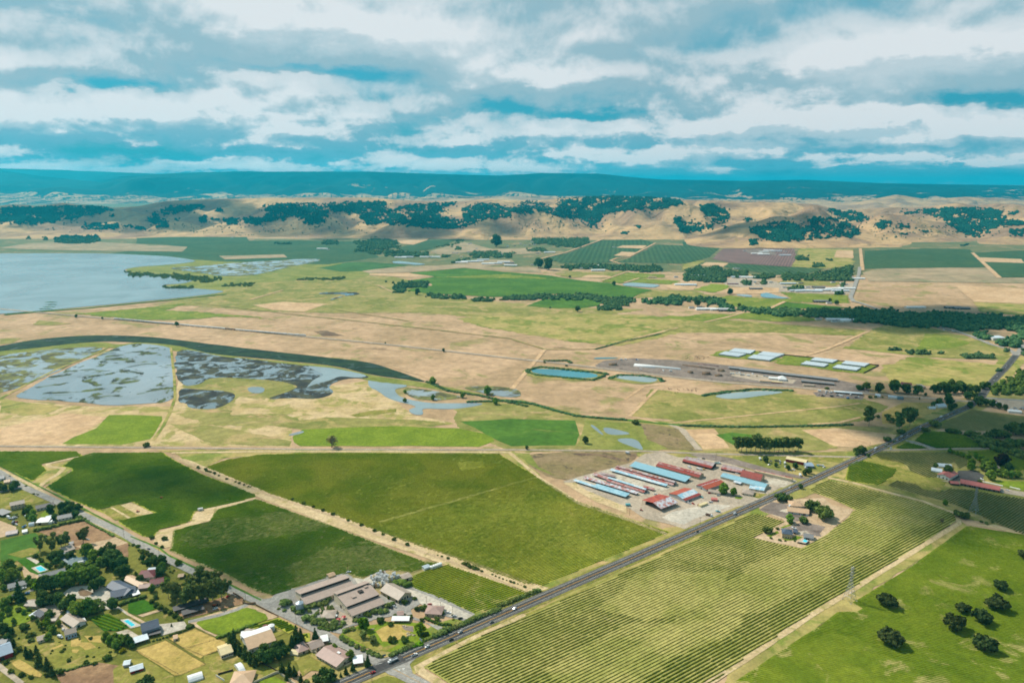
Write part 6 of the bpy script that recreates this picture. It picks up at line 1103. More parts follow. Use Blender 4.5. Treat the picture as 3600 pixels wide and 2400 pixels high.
barn('pinkish-grey barn behind the red gambrel barn', 'B2 702,385 1090,465', 15, [(0, 3), (.3, 4), (.6, 5.4), (1, 3.6)], ['tin_red', 'tin_grey', 'tin_grey'], wall='wall_dark'); barn('long cream-fronted shed beside the road bank', 'B2 1315,440 1997,598', 6, [(0, 4.4), (.12, 4.6), (1, 4)], ['roof_cream', 'tin_red'], wall='wall_cream', name='shed', cat='shed'); barn('steep red gambrel barn', 'B2 1055,520 1425,612', 15, [(0, 3.2), (.2, 6.2), (.5, 9), (.8, 6.2), (1, 3.2)], ['roof_red', 'roof_red', 'roof_red', 'roof_red'], wall='wall_tan', win=[('right', .5, 4.5, 1.2, 1.2)])
barn('long light blue dairy building with a cream end wall', 'B2 692,535 1505,748', 15, GAB(3.4, 5.6), ['roof_blue', 'roof_blue'], wall='wall_cream', name='dairy', cat='dairy', win=[('right', .5, 2, 1, 1)] + ROW(6, 1, 1.2, 1)); barn('white lean-to on the front of the blue dairy', 'B2 1220,745 1490,790', 8, [(0, 2.8), (1, 3.6)], ['tin_pale'], wall='wall_cream', name='lean_to', cat='dairy', win=ROW(3, 1, 1.2, 1)); barn('small white-roofed porch on the dairy front', 'B2 930,625 1055,660', 6, [(0, 2.6), (1, 3)], ['roof_pale'], open_=True, posts=3, name='porch', cat='porch')
barn('red rusty shed end on to the dairy', 'B2 430,772 775,655', 16, [(0, 3.2), (.48, 5), (.52, 5), (1, 3.2)], ['roof_rust', 'roof_pale', 'roof_red'], wall='wall_grey', door=[('left', .5, 0, 1.4, 2.6)]); barn('grey and rust striped barn with an open side', 'B1 2140,978 2426,868', 26, [(0, 3.2), (.16, 3.9), (.2, 3.9), (.5, 6), (1, 3.2)], ['roof_red', 'roof_pale', 'tin_pale', 'roof_rust'], wall='wall_grey'); barn('open hay barn with an orange rust roof and a white tin side', 'B1 1690,1150 2000,1035', 30, [(0, 4.6), (.42, 7.6), (1, 4.6)], ['tin_stripe', 'tin_rust'], open_=True, posts=6)
hip('cream cottage with a grey roof on the dairy lawn', 'cottage', 'B2 1085,830 1290,865', 13, 2.8, 5, 'wall_cream', 'roof_taupe', win=ROW(3, .9, 1.2, 1.1)); bldg('low cream cottage beside the big round tree', 'cottage', 'B2 465,800 690,840', 8, GAB(2.6, 4), 'wall_cream', 'roof_taupe', 'cottage', .4, win=ROW(4, .8, 1.1, 1))
bldg('pink storage block in the gravel yard', 'container', 'B2 525,950 640,960', 6, [(0, 2.7), (1, 2.8)], 'roof_pink', 'roof_pink', 'container', .1); bldg('long cream hay stack in the gravel yard', 'hay stack', 'B2 330,1065 465,1015', 4, [(0, 2.6), (1, 2.7)], 'roof_cream', 'roof_cream', 'hay_stack', .02)
bldg('long crimson shed with a cream roof across the green', 'shed', 'B2 1890,225 2260,298', 12, GAB(4.6, 6), 'wall_red', 'roof_cream', 'shed', .3); bldg('blue-grey shed at the end of the crimson shed', 'shed', 'B2 2265,345 2410,350', 14, GAB(3.6, 5), 'wall_slate', 'roof_bluegrey', 'shed', .3, door=[('near', .4, 0, 3.5, 3)])
# --- houses in the vines
hip('tan house with a salmon hip roof by the oaks', 'house', 'N9 870,235 1150,250', 15, 3, 5.6, 'wall_cream', 'roof_tan', win=ROW(2, .9, 1.4, 1.2)); bldg('cream-walled house with a broad salmon roof', 'house', 'N9 800,360 1290,425', 13, GAB(3, 5.4), 'wall_white', 'roof_tan', 'house', .7, win=[('near', .12, 1, 1.4, .8), ('near', .22, 1, 1.4, .8)], door=[('near', .62, 0, 3, 2.2), ('near', .8, 0, 3, 2.2)])
hip('two-storey stucco house with a blue-grey roof and chimney', 'house', 'N9 665,945 905,975', 12, 5.6, 8.6, 'wall_tan', 'roof_slate', win=ROW(4, 1, 1.2, 1.2)); bldg('pool house with a blue-grey roof', 'house', 'N9 1175,975 1400,1010', 9, GAB(3, 5.2), 'wall_grey', 'roof_grey', 'pool_house', .5, door=[('near', .4, 0, 4, 2.2)])
bldg('small grey garage behind the stucco house', 'garage', 'N9 925,850 1025,870', 7, GAB(2.6, 4.2), 'wall_grey', 'roof_slate', 'garage', .3, door=[('near', .5, 0, 2.6, 2)]); bldg('low grey terrace block beside the pool house', 'terrace', 'N9 1060,885 1330,860', 8, [(0, .5), (1, .6)], 'concrete', 'concrete', 'terrace', .05)
bldg('long pinkish-red tiled barn before the pale vineyard', 'barn', 'N8 920,812 1630,950', 15, GAB(3.4, 6), 'wall_dark', 'roof_pink', 'barn', .8, win=ROW(8, 1, 2, 1.4)); bldg('white gabled barn with a pinkish-red roof', 'barn', 'N8 715,728 870,645', 15, GAB(3.8, 6.6), 'wall_white', 'roof_pink', 'barn', .5, win=[('left', .2, .6, 1.6, 2), ('left', .5, .6, 1.6, 2), ('left', .82, .6, 1.6, 2)]); bldg('small pinkish roof beside the white gabled barn', 'shed', 'N8 745,810 895,822', 9, GAB(2.6, 4), 'wall_dark', 'roof_pink', 'shed', .4)
for z in ('N8 385,560 585,592', 'N8 520,480 770,500'): bldg('white plastic greenhouse, nearer' if '385' in z else 'white plastic greenhouse, farther', 'greenhouse', z, 12 if '385' in z else 10, ARCH, 'roof_pale', 'roof_pale', 'greenhouse', .05)
bldg('small tan cottage under the purple tree', 'cottage', 'N8 1560,535 1650,530', 9, GAB(2.8, 4.4), 'wall_tan', 'roof_taupe', 'cottage', .4)
for k, (z, lab) in enumerate((('N8 1330,752 1700,830', 'nearer white concrete wall along the green lawn'), ('N8 1830,850 2020,895', 'farther white concrete wall along the green lawn'))):
    a, b = [g(*q) for q in P(z)]; m_ = MB(); d = (b - a).normalized(); n_ = Vector((-d.y, d.x, 0)); m_.add([a + n_, b + n_, b - n_, a - n_] + [q + Vector((0, 0, 1.1)) for q in (a + n_, b + n_, b - n_, a - n_)], [(0, 1, 5, 4), (1, 2, 6, 5), (2, 3, 7, 6), (3, 0, 4, 7), (4, 5, 6, 7)]); tag(m_.build('wall', 'wall_white'), lab, 'wall')
# --- white shade houses, bags and yard of the composting works
def quad_roof(label, text, h, mat, name, cat, group=None):
    q = [g(*p) for p in P(text)]; c = sum(q, Vector()) / 4; e = empty(name, (c.x, c.y, 0)); tag(e, label, cat, group); n = 14; b = MB(); w = MB()
    def L(s, t): return (q[0].lerp(q[1], s)).lerp(q[3].lerp(q[2], s), t) - c
    for k in range(n):                                 # ribbed arched bays side by side
        for s0, s1, h0, h1 in ((0, .5, 0, .55), (.5, 1, .55, 0)):
            a, b_, c_, d_ = L((k + s0) / n, 0), L((k + s1) / n, 0), L((k + s1) / n, 1), L((k + s0) / n, 1); b.add([a + Vector((0, 0, h + h0)), b_ + Vector((0, 0, h + h1)), c_ + Vector((0, 0, h + h1)), d_ + Vector((0, 0, h + h0))], [(0, 1, 2, 3)])
    f = [L(0, 0), L(1, 0), L(1, 1), L(0, 1)]; w.add([(p.x, p.y, 0) for p in f] + [(p.x, p.y, h - .05) for p in f], [(0, 1, 5, 4), (1, 2, 6, 5), (2, 3, 7, 6), (3, 0, 4, 7)])
    b.build('roof', mat, e); w.build('wall', 'wall_grey', e)
names = ['far left', 'near left', 'far', 'near', 'far', 'near', 'far right', 'near right']
for t, lab in (('N6 1805,232 2105,264 2178,216 1890,190', 'leftmost white greenhouse block, farther of its pair'), ('N6 1668,270 1940,305 2048,266 1760,232', 'leftmost white greenhouse block, nearer of its pair'), ('N5 240,198 505,232 620,188 325,155', 'second pair of white greenhouse blocks, farther one'), ('N5 108,245 405,278 500,234 195,198', 'second pair of white greenhouse blocks, nearer one'),
               ('N5 970,276 1275,310 1352,272 1035,238', 'third pair of white greenhouse blocks, farther one'), ('N5 838,328 1160,366 1226,328 915,288', 'third pair of white greenhouse blocks, nearer one'), ('N5 1400,324 1715,362 1790,320 1460,284', 'rightmost white greenhouse block, farther of its pair'), ('N5 1278,378 1605,418 1672,378 1345,338', 'rightmost white greenhouse block, nearer of its pair')):
    quad_roof(lab, t, 3.2, 'roof_pale', 'greenhouse', 'greenhouse', 'white greenhouse blocks beside the railway')
def tube_obj(label, text, r, mat, name, cat, sq=.7):
    a, b = [g(*q) for q in P(text)]; m_ = MB(); d = (b - a).normalized(); n_ = Vector((-d.y, d.x, 0)); V = []; K = 9; st = [(0, .3), (.02, .9), (.5, 1), (.97, .95), (1, .3)]
    for t, k in st:
        c = a.lerp(b, t)
        for i in range(K): th = math.pi * i / (K - 1); V.append(c + n_ * (r * k * math.cos(th)) + Vector((0, 0, 2 * r * sq * k * math.sin(th))))
    F_ = [(j * K + i, j * K + i + 1, (j + 1) * K + i + 1, (j + 1) * K + i) for j in range(len(st) - 1) for i in range(K - 1)]; m_.add(V, F_); return tag(m_.build(name, mat, smooth=True), label, cat)
tube_obj('longest white silage bag lying on the dark yard', 'N6 505,402 1155,470', 2.8, 'roof_white', 'silage_bag', 'silage bag'); tube_obj('shorter white silage bag beside the longest one', 'N6 500,418 795,445', 2.6, 'roof_white', 'silage_bag', 'silage bag')
tube_obj('long brown compost windrow', 'N6 1170,405 1630,468', 4, 'earth_dark', 'windrow', 'compost heap', .35); tube_obj('thin reddish windrow behind the brown one', 'N6 1380,388 1680,425', 3, 'purple', 'windrow', 'compost heap', .3)
for z, w_, lab in (('N6 1250,505 1310,515', 5, 'dark gravel heap in the middle'), ('N6 1440,530 1560,535', 7, 'black heap by the railway'), ('N6 1660,488 1750,490', 6, 'dark cone heap'), ('N6 160,405 270,405', 6, 'brown earth heap at the west end'), ('N6 1620,555 1720,555', 5, 'dark heap by the sidings')): tube_obj(lab + ' of the works', z, w_, 'earth_dark', 'spoil_heap', 'heap', .4)
bldg('longest grey open shed along the works', 'shed', 'N5 0,405 1345,560', 10, [(0, 3.4), (1, 4.6)], 'wall_grey', 'roof_grey', 'storage_shed', .5, open_=True, posts=24); bldg('far half of the long grey sheds at the works', 'shed', 'N6 1800,460 2360,520', 9, [(0, 3.2), (1, 4.2)], 'wall_grey', 'roof_grey', 'storage_shed', .5, open_=True, posts=14); bldg('second grey shed on the railway side', 'shed', 'N5 850,568 1300,612', 10, GAB(3.6, 5), 'wall_dark', 'roof_grey', 'storage_shed', .4); bldg('low tan shed on the railway siding', 'shed', 'N5 880,618 1030,626', 8, GAB(2.8, 4), 'wall_tan', 'roof_taupe', 'shed', .3)
hip('white conical-roofed tent hall in the works', 'tent', 'N5 535,545 650,552', 18, 4, 9.5, 'roof_white', 'roof_white', 'tent_hall', .2); bldg('white shed row beside the tent hall', 'shed', 'N5 400,525 530,535', 12, GAB(3.4, 4.6), 'wall_white', 'roof_white', 'shed', .2); bldg('long low cream shed on the sidings', 'shed', 'N5 275,560 430,572', 9, GAB(3, 4), 'wall_cream', 'roof_tan', 'shed', .2); bldg('red and cream low shed on the sidings', 'shed', 'N5 440,572 590,585', 7, GAB(2.6, 3.4), 'wall_red', 'roof_cream', 'shed', .2)
bldg('long white shed of the storage yard', 'shed', 'N5 1300,715 1690,745', 9, GAB(3.2, 4.4), 'wall_grey', 'roof_pale', 'shed', .3, open_=True, posts=10); bldg('white house by the railway trees', 'house', 'N5 1865,765 1930,775', 12, GAB(3.2, 5), 'wall_white', 'roof_pale', 'house', .3); bldg('long white farm shed by the railway trees', 'shed', 'N5 2045,780 2170,795', 10, GAB(3, 4.4), 'wall_white', 'roof_pale', 'shed', .3); bldg('blue-grey farm shed by the railway trees', 'shed', 'N5 2180,800 2260,805', 11, GAB(3.2, 4.6), 'wall_slate', 'roof_teal', 'shed', .3)
bldg('white station house with a dark red roof', 'house', 'N4 650,1400 800,1418', 13, GAB(4.6, 7), 'wall_white', 'roof_maroon', 'house', .4, win=ROW(8, 2, 1.2, 1.4)); bldg('pale flat-roofed warehouse beside the station house', 'warehouse', 'N4 925,1440 995,1440', 16, [(0, 4.5), (1, 4.8)], 'wall_tan', 'roof_rustgrey', 'warehouse', .3); bldg('white barn with a grey gambrel roof by the highway', 'barn', 'N7 1045,300 1145,290', 12, [(0, 3), (.2, 5), (.5, 6.4), (.8, 5), (1, 3)], 'wall_white', 'roof_pale', 'barn', .3); bldg('low white shed beside the gambrel barn', 'shed', 'N7 935,310 1010,312', 9, GAB(2.6, 3.8), 'wall_white', 'roof_pale', 'shed', .3)
bldg('white warehouse at the right edge road', 'warehouse', 'N4 1925,770 2095,765', 22, [(0, 6), (1, 7)], 'wall_white', 'roof_pale', 'warehouse', .3); bldg('long white sheds at the junction yard, first', 'shed', 'N7 1900,350 2060,365', 10, GAB(3.4, 4.6), 'wall_white', 'roof_white', 'shed', .3); bldg('long brown fence-like shed at the junction yard', 'shed', 'N7 1580,225 1760,232', 7, GAB(3, 3.8), 'wall_brown', 'roof_maroon', 'shed', .3); bldg('grey shed at the junction yard', 'shed', 'N7 2080,320 2180,330', 12, GAB(3.4, 4.6), 'wall_grey', 'roof_grey', 'shed', .3)
# --- far farms and the town: kit of a few sheds and houses, each copied with its parts
def copy_tree(o, parent=None):
    c = o.copy(); COL.objects.link(c); c.parent = parent
    for ch in o.children: copy_tree(ch, c)
    return c
KIT = {}
def kit(nm, L, D, prof, wall, roof):
    e = bldg('x', 'building', [(1800, 2000), (1900, 2000)], D, prof, wall, roof, 'house' if L < 22 else 'shed', .4, win=ROW(3, 1, 1.6, 1.3)); k = L / max(1e-3, (g(1900, 2000) - g(1800, 2000)).length)
    for ch in e.children:
        for v in ch.data.vertices: v.co.x *= k
    KIT[nm] = [e, False]
kit('w', 16, 11, GAB(3.4, 5.6), 'wall_white', 'roof_grey'); kit('t', 16, 11, GAB(3.4, 5.6), 'wall_cream', 'roof_tan'); kit('d', 16, 11, GAB(3.4, 5.6), 'wall_tan', 'roof_dark'); kit('W', 60, 18, GAB(5, 7), 'wall_white', 'roof_white'); kit('G', 60, 20, GAB(5, 7), 'wall_grey', 'roof_pale'); kit('B', 46, 16, GAB(5, 7), 'wall_dark', 'roof_grey'); kit('R', 40, 14, GAB(4.5, 6.5), 'wall_red', 'roof_rustgrey')
CW = dict(w='white grey-roofed house', t='tan-roofed house', d='dark-roofed house', W='long white shed', G='long pale grey shed', B='long dark-walled shed', R='long reddish shed')
def far(where, text):
    z = 'F'; cnt = {}; toks = text.split(); L = []
    for tok in toks:
        if ',' in tok: a = tok.split(','); L.append((cv(z, float(a[1]), float(a[2])), a[0], float(a[3]) if len(a) > 3 else 0))
        else: z = tok
    L.sort()
    tot = {k: sum(1 for q in L if q[1] == k) for k in CW}
    for (px, py), k, rot in L:
        s = KIT[k]; e = s[0] if not s[1] else copy_tree(s[0]); s[1] = True; p = g(px, py); e.location = (p.x, p.y, 0); e.rotation_euler = (0, 0, R(rot)); i = cnt.get(k, 0); cnt[k] = i + 1
        lab = f'{CW[k]} {where}' if tot[k] == 1 else f'{ordw(i)} {CW[k]} from the left {where}'
        tag(e, lab, 'house' if k in 'wtd' else 'shed', 'far buildings ' + where)
far('of the distant town', 'N1 w,70,480 W,100,482 w,280,475 d,250,400 w,320,400 G,680,500,5 W,800,500,-8 R,620,590,-5 B,930,660 w,700,375 w,740,378 t,930,545,40 w,910,550 w,985,570,30 t,1000,590 t,1030,560 w,1190,570 G,1350,590 w,1380,640 G,1490,690,10 G,1560,695,15 G,1680,690,-10 B,1790,640,-8 G,1830,680,-4 W,1980,662,-6 G,2060,690,-4 W,2150,655,-5 w,2090,712 w,2220,600 w,2310,500 W,2310,520 w,1590,580 t,1300,490 w,1700,640 d,1610,580 w,2180,580 w,2050,570 B,1810,835,-3 w,1990,855')
far('of the farmyard by the riparian wood', 'N1 d,200,915 w,230,935 W,190,945 w,330,945 W,380,950 t,420,950 B,500,960 w,90,920 w,1840,1080 W,1990,1090,-5 w,2060,1110 W,2190,1110,15 w,2120,1095')
far('of the far hillside dairy', 'N1 W,950,172,-3 W,1040,180,-4 w,840,130 W,1070,150,20 W,1110,125,-28 G,1220,135,-4 w,1330,130 w,1400,140 G,1340,195 t,1460,190')
far('of the far village', 'N2 W,340,420,-5 G,440,415,-6 W,690,415 W,810,415 t,1240,410 W,1180,490,6 W,1260,480,8 G,1330,480,8 W,1400,475,8 G,1480,455,6 W,1540,510,3 G,1650,505 W,1760,485,4 B,1860,500,6 W,1850,530,-4 w,1350,235 w,1375,222 w,1130,355 w,1180,355 w,1800,370 t,1830,385 w,1450,300 w,2060,230 d,1980,260 w,1340,345 w,2290,360 w,2250,240 w,2120,250 w,1880,265 N3 w,60,200 w,220,155 t,300,215 d,30,250 w,150,360 W,250,350,4 w,330,210 w,100,310 w,420,190 t,480,230 w,1190,275')
far('of the farm among the far vineyards', 'N3 W,860,535 t,960,545 w,735,570 w,830,570 W,900,600,3 w,960,600 d,1000,545 t,1150,585 w,1250,575 t,1330,590 t,1690,690 t,1740,692 W,2050,800,-2 G,2130,805 w,2200,805 w,2260,670 w,2040,690 w,60,520 N4 W,740,335,2 B,1280,335,-3 B,1400,345,-3 w,30,500')
far('at the foot of the left hills', 'A w,1060,440 w,1355,437 w,1470,492 w,1500,495 W,1455,492 t,1370,435 w,1805,373')
# ------------------------------------------------------------------ vehicles
for nm, c in (('paint_white', (236, 238, 240)), ('paint_silver', (190, 194, 198)), ('paint_black', (28, 30, 34)), ('paint_grey', (110, 114, 120)), ('paint_red', (176, 40, 44)), ('paint_blue', (40, 110, 170)), ('paint_teal', (110, 190, 200)), ('paint_yellow', (226, 180, 70)), ('paint_orange', (200, 96, 50)), ('paint_brown', (110, 76, 60))):
    plain(nm, c, .25, .5, .04, 2)
plain('tyre', (26, 26, 28), .9, .1, .1, .5); plain('chrome', (170, 174, 178), .3, .5, .05, 1, .6); plain('headlight', (240, 240, 236), .2, .5, .02, 1)
ROADZ = .66
def loft(secs):                                        # sections (x, half width, z low, z high) -> closed body
    b = MB(); V = []
    for x, w, z0, z1 in secs: V += [(x, -w, z0), (x, -w * .96, z1), (x, w * .96, z1), (x, w, z0)]
    n = len(secs); F_ = [(i * 4 + k, (i + 1) * 4 + k, (i + 1) * 4 + (k + 1) % 4, i * 4 + (k + 1) % 4) for i in range(n - 1) for k in range(4)] + [(3, 2, 1, 0), ((n - 1) * 4, (n - 1) * 4 + 1, (n - 1) * 4 + 2, (n - 1) * 4 + 3)]
    b.add(V, F_); return b
def wheels(e, xs, w, r):
    for x in xs:
        for s in (-1, 1):
            b = MB(); n = 10; V = [(x + r * math.cos(2 * math.pi * i / n), s * w + t, r + r * math.sin(2 * math.pi * i / n)) for t in (-.11, .11) for i in range(n)]
            b.add(V, [(i, (i + 1) % n, n + (i + 1) % n, n + i) for i in range(n)] + [tuple(range(n)), tuple(range(2 * n - 1, n - 1, -1))]); b.build('wheel', 'tyre', e)
VK = {}
def vproto(kind, paint):
    k = (kind, paint)
    if k in VK: return copy_tree(VK[k])
    e = empty({'car': 'car', 'suv': 'suv', 'van': 'van', 'pickup': 'pickup_truck', 'truck': 'lorry', 'trailer': 'trailer', 'rv': 'camper_van', 'tractor': 'tractor', 'boat': 'boat'}[kind], (0, 0, 0))
    if kind in ('car', 'suv'):
        h = 0 if kind == 'car' else .25
        loft([(-2.25, .78, .45, .85 + h), (-2.1, .88, .28, .98 + h), (-.9, .9, .25, 1.0 + h), (.9, .9, .25, .98 + h), (1.9, .86, .28, .84 + h), (2.28, .72, .42, .7 + h)]).build('body', paint, e)
        loft([(-1.9 if kind == 'car' else -2.1, .72, .96 + h, 1.0 + h), (-1.25 if kind == 'car' else -1.95, .68, .96 + h, 1.42 + h), (.35, .68, .96 + h, 1.46 + h), (1.15, .74, .95 + h, .99 + h)]).build('windows', 'glass_dark', e)
        loft([(-1.2 if kind == 'car' else -1.9, .62, 1.40 + h, 1.47 + h), (.32, .62, 1.40 + h, 1.50 + h)]).build('roof', paint, e); wheels(e, (-1.4, 1.45), .82, .33)
        for s in (-1, 1): b = MB(); b.box(2.16, s * .58 - .14, .56 + h, 2.30, s * .58 + .14, .70 + h); b.build('headlight', 'headlight', e)
    elif kind in ('van', 'rv'):
        L = 2.6 if kind == 'van' else 3.4
        loft([(-L, .9, .4, 1.9), (-L + .15, .98, .3, 2.25 if kind == 'van' else 2.9), (L - 1.5, .98, .3, 2.25 if kind == 'van' else 2.9), (L - .8, .95, .3, 1.2), (L, .85, .35, 1.0)]).build('body', paint, e)
        loft([(L - 1.44, .9, 1.25, 2.1), (L - .84, .86, 1.2, 1.24)]).build('windscreen', 'glass_dark', e); wheels(e, (-L + .9, L - .8), .88, .37)
    elif kind == 'pickup':
        loft([(-2.8, .92, .5, 1.1), (-.4, .94, .45, 1.1), (1.6, .94, .42, 1.12), (2.7, .86, .45, 1.0)]).build('body', paint, e); b = MB(); b.box(-2.65, -.78, 1.02, -.55, .78, 1.13); b.build('load_bed', 'paint_black', e)
        loft([(-.5, .78, 1.08, 1.75), (.7, .78, 1.08, 1.8), (1.4, .82, 1.06, 1.12)]).build('windows', 'glass_dark', e); loft([(-.45, .72, 1.74, 1.82), (.66, .72, 1.74, 1.86)]).build('roof', paint, e); wheels(e, (-1.8, 1.8), .86, .40)
    elif kind == 'truck':
        loft([(1.6, 1.1, .6, 2.5), (1.7, 1.15, .55, 2.7), (3.0, 1.15, .55, 2.7), (3.3, 1.1, .55, 1.6), (4.3, 1.0, .6, 1.5)]).build('cab', 'paint_white', e); loft([(3.02, 1.0, 1.7, 2.5), (3.32, .95, 1.62, 1.68)]).build('windscreen', 'glass_dark', e)
        b = MB(); b.box(-4.6, -1.2, 1.1, 1.3, 1.2, 1.35); b.box(-4.6, -1.25, 1.1, 1.3, -1.15, 2.1); b.box(-4.6, 1.15, 1.1, 1.3, 1.25, 2.1); b.box(1.2, -1.2, 1.1, 1.3, 1.2, 2.6); b.build('load_bed', paint, e); b = MB(); b.box(-4.4, -.4, .7, 3.8, .4, 1.1); b.build('chassis', 'paint_black', e); wheels(e, (-3.6, -2.4, 3.1), 1.0, .5)
    elif kind == 'trailer':
        loft([(-3.0, 1.1, .6, 2.5), (-2.8, 1.15, .55, 2.75), (2.6, 1.15, .55, 2.75), (3.0, 1.05, .6, 2.2)]).build('body', paint, e); b = MB(); b.bar((3.0, -.5, .6), (4.2, 0, .6), .07); b.bar((3.0, .5, .6), (4.2, 0, .6), .07); b.build('tow_bar', 'paint_black', e); wheels(e, (-.4, .5), 1.05, .36)
    elif kind == 'tractor':
        loft([(-.6, .45, .7, 1.3), (1.6, .4, .7, 1.35), (1.9, .35, .75, 1.25)]).build('body', paint, e); b = MB(); b.box(-1.2, -.6, 1.0, .1, .6, 1.15); b.box(-1.2, -.65, 2.2, .1, .65, 2.3)
        for x in (-1.1, 0): b.box(x, -.6, 1.1, x + .07, -.53, 2.2); b.box(x, .53, 1.1, x + .07, .6, 2.2)
        b.build('cab_frame', paint, e); wheels(e, (-.7,), .85, .75); wheels(e, (1.4,), .7, .42)
    elif kind == 'boat':
        loft([(-3, .9, .9, 1.5), (-1, 1.1, .7, 1.5), (1.5, .9, .8, 1.6), (3.2, .08, 1.2, 1.75)]).build('hull', paint, e); b = MB(); b.box(-.8, -.6, 1.5, .6, .6, 2.0); b.build('cabin', 'glass_dark', e); b = MB(); b.box(-2.4, -.5, .45, 3.6, .5, .55); b.build('trailer_frame', 'chrome', e); wheels(e, (-.6, .3), .95, .33)
    VK[k] = e; return e
def veh(kind, paint, z, x, y, to, label, road=True, group=None):
    p = g(*cv(z, x, y)); q = g(*cv(z, *to)); d = q - p; e = vproto(kind, 'paint_' + paint); e.location = (p.x, p.y, ROADZ if road else .42); e.rotation_euler = (0, 0, math.atan2(d.y, d.x))
    tag(e, label, {'suv': 'car', 'pickup': 'pickup', 'truck': 'lorry', 'rv': 'camper'}.get(kind, kind), group); return e
SWd, NEd = (-100, 43.5), (100, -43.5)
def hw(kind, paint, z, x, y, sw, label): d = SWd if sw else NEd; s = ZM[z][2]; return veh(kind, paint, z, x, y, (x + d[0], y + d[1]), label)
hw('truck', 'silver', 'I6', 318, 1278, True, 'white-cabbed flatbed lorry turning through the junction'); hw('pickup', 'white', 'I6', 615, 1195, False, 'white pickup nearest behind the flatbed lorry on the highway'); hw('car', 'white', 'I6', 795, 1078, True, 'white car between the roadside sign and the junction'); hw('car', 'black', 'I6', 1120, 985, False, 'black car in the near lane by the utility pole')
hw('car', 'silver', 'I6', 1248, 878, True, 'silver-white car passing the end of the middle hedge'); hw('car', 'grey', 'I6', 1678, 742, False, 'dark grey car beside the rear hedge'); hw('car', 'red', 'I6', 42, 1438, False, 'dark red car on the highway below the junction'); hw('car', 'white', 'Y1', 2075, 1290, True, 'white car level with the winery vineyard corner')
hw('van', 'silver', 'B2', 960, 1195, False, 'silver van passing the gravel yard entrance'); hw('car', 'black', 'B2', 262, 1518, False, 'dark blue car before the gravel yard'); hw('car', 'white', 'B2', 1975, 708, True, 'white car beyond the dairy entrance')
hw('car', 'black', 'N7', 150, 875, False, 'black car just before the railway crossing'); hw('car', 'white', 'N7', 262, 822, False, 'silver car on the railway crossing'); hw('van', 'white', 'N7', 272, 795, True, 'white van on the railway crossing'); hw('pickup', 'white', 'N7', 390, 758, False, 'white pickup beyond the railway crossing'); hw('car', 'white', 'N7', 536, 692, True, 'white car at the striped tan field'); hw('van', 'silver', 'N7', 590, 650, True, 'silver van near the farm track fork'); hw('car', 'white', 'N7', 660, 635, False, 'white car at the farm track fork'); hw('car', 'white', 'N7', 825, 535, True, 'white car by the creek bridge oaks')
hw('truck', 'white', 'N7', 1075, 410, True, 'white lorry beside the young vineyard'); hw('car', 'silver', 'N7', 1100, 430, False, 'silver car overtaken by the white lorry'); hw('car', 'white', 'N7', 1155, 380, False, 'white car behind the white lorry'); hw('car', 'grey', 'N7', 1240, 360, False, 'grey car near the gambrel barn'); hw('pickup', 'silver', 'N7', 1300, 335, True, 'silver pickup near the gambrel barn')
for x, y, lab in ((1940, 1325, 'first'), (1980, 1272, 'second'), (2100, 1150, 'third'), (2115, 1125, 'fourth')): veh('car', 'white', 'N4', x, y, (x + 60, y - 66), f'{lab} white car up the far stretch of the highway')
for x, y, lab, pt in ((1165, 600, 'dark car', 'black'), (1245, 632, 'white van', 'white'), (1300, 640, 'silver car', 'silver'), (1370, 650, 'white lorry', 'white'), (1860, 795, 'white car', 'white')): veh('truck' if 'lorry' in lab else ('van' if 'van' in lab else 'car'), pt, 'N4', x, y, (x - 60, y - 18), f'{lab} on the far road below the dark wood')
def pk(kind, paint, z, x, y, ang, label, group=None): a = R(ang); return veh(kind, paint, z, x, y, (x + 60 * math.cos(a), y - 60 * math.sin(a)), label, False, group)
pk('car', 'black', 'I6', 295, 545, -20, 'black car parked by the central winery wall'); pk('car', 'silver', 'I6', 342, 525, -20, 'silver car parked by the central winery wall'); pk('car', 'black', 'I6', 535, 460, -40, 'black car parked at the tan barrel barn'); pk('car', 'white', 'I6', 408, 232, -15, 'white car by the box hedge'); pk('car', 'silver', 'I6', 695, 555, 30, 'silver car parked by the shingled patio house')
pk('car', 'red', 'I6', 825, 495, 20, 'red car behind the olive shrub in the car park'); pk('pickup', 'white', 'I6', 1078, 612, 0, 'white pickup at the back of the car park'); pk('car', 'silver', 'I6', 1165, 658, 10, 'silver car at the hedge end of the car park'); pk('car', 'black', 'I6', 1248, 688, 15, 'black car at the corner of the car park'); pk('pickup', 'white', 'I6', 40, 218, 15, 'white pickup beside the bin stacks')
pk('car', 'blue', 'I1', 372, 345, 15, 'bright blue car by the pointed conifer'); pk('car', 'silver', 'I1', 200, 365, 25, 'silver car at the pointed conifer'); pk('car', 'white', 'I1', 330, 275, 20, 'white car before the grey ranch house'); pk('car', 'white', 'I1', 878, 848, -25, 'white car behind the blue house'); pk('van', 'white', 'I1', 832, 945, -15, 'white van at the gable of the blue house'); pk('car', 'white', 'I1', 215, 160, 10, 'white car in the trees above the grey ranch house')
pk('car', 'white', 'I2', 1205, 552, 20, 'white car on the lane beside the green lawn'); pk('tractor', 'orange', 'I2', 1190, 515, 30, 'orange tractor on the red yard'); pk('tractor', 'brown', 'I2', 1245, 505, 10, 'brown tractor on the red yard'); pk('tractor', 'red', 'I2', 1375, 395, 40, 'red tractor at the eucalyptus grove end'); pk('car', 'silver', 'I3', 1205, 1010, -5, 'silver car under the paddock eucalyptus'); pk('car', 'grey', 'I4', 285, 1140, 150, 'grey car driving down the side road')
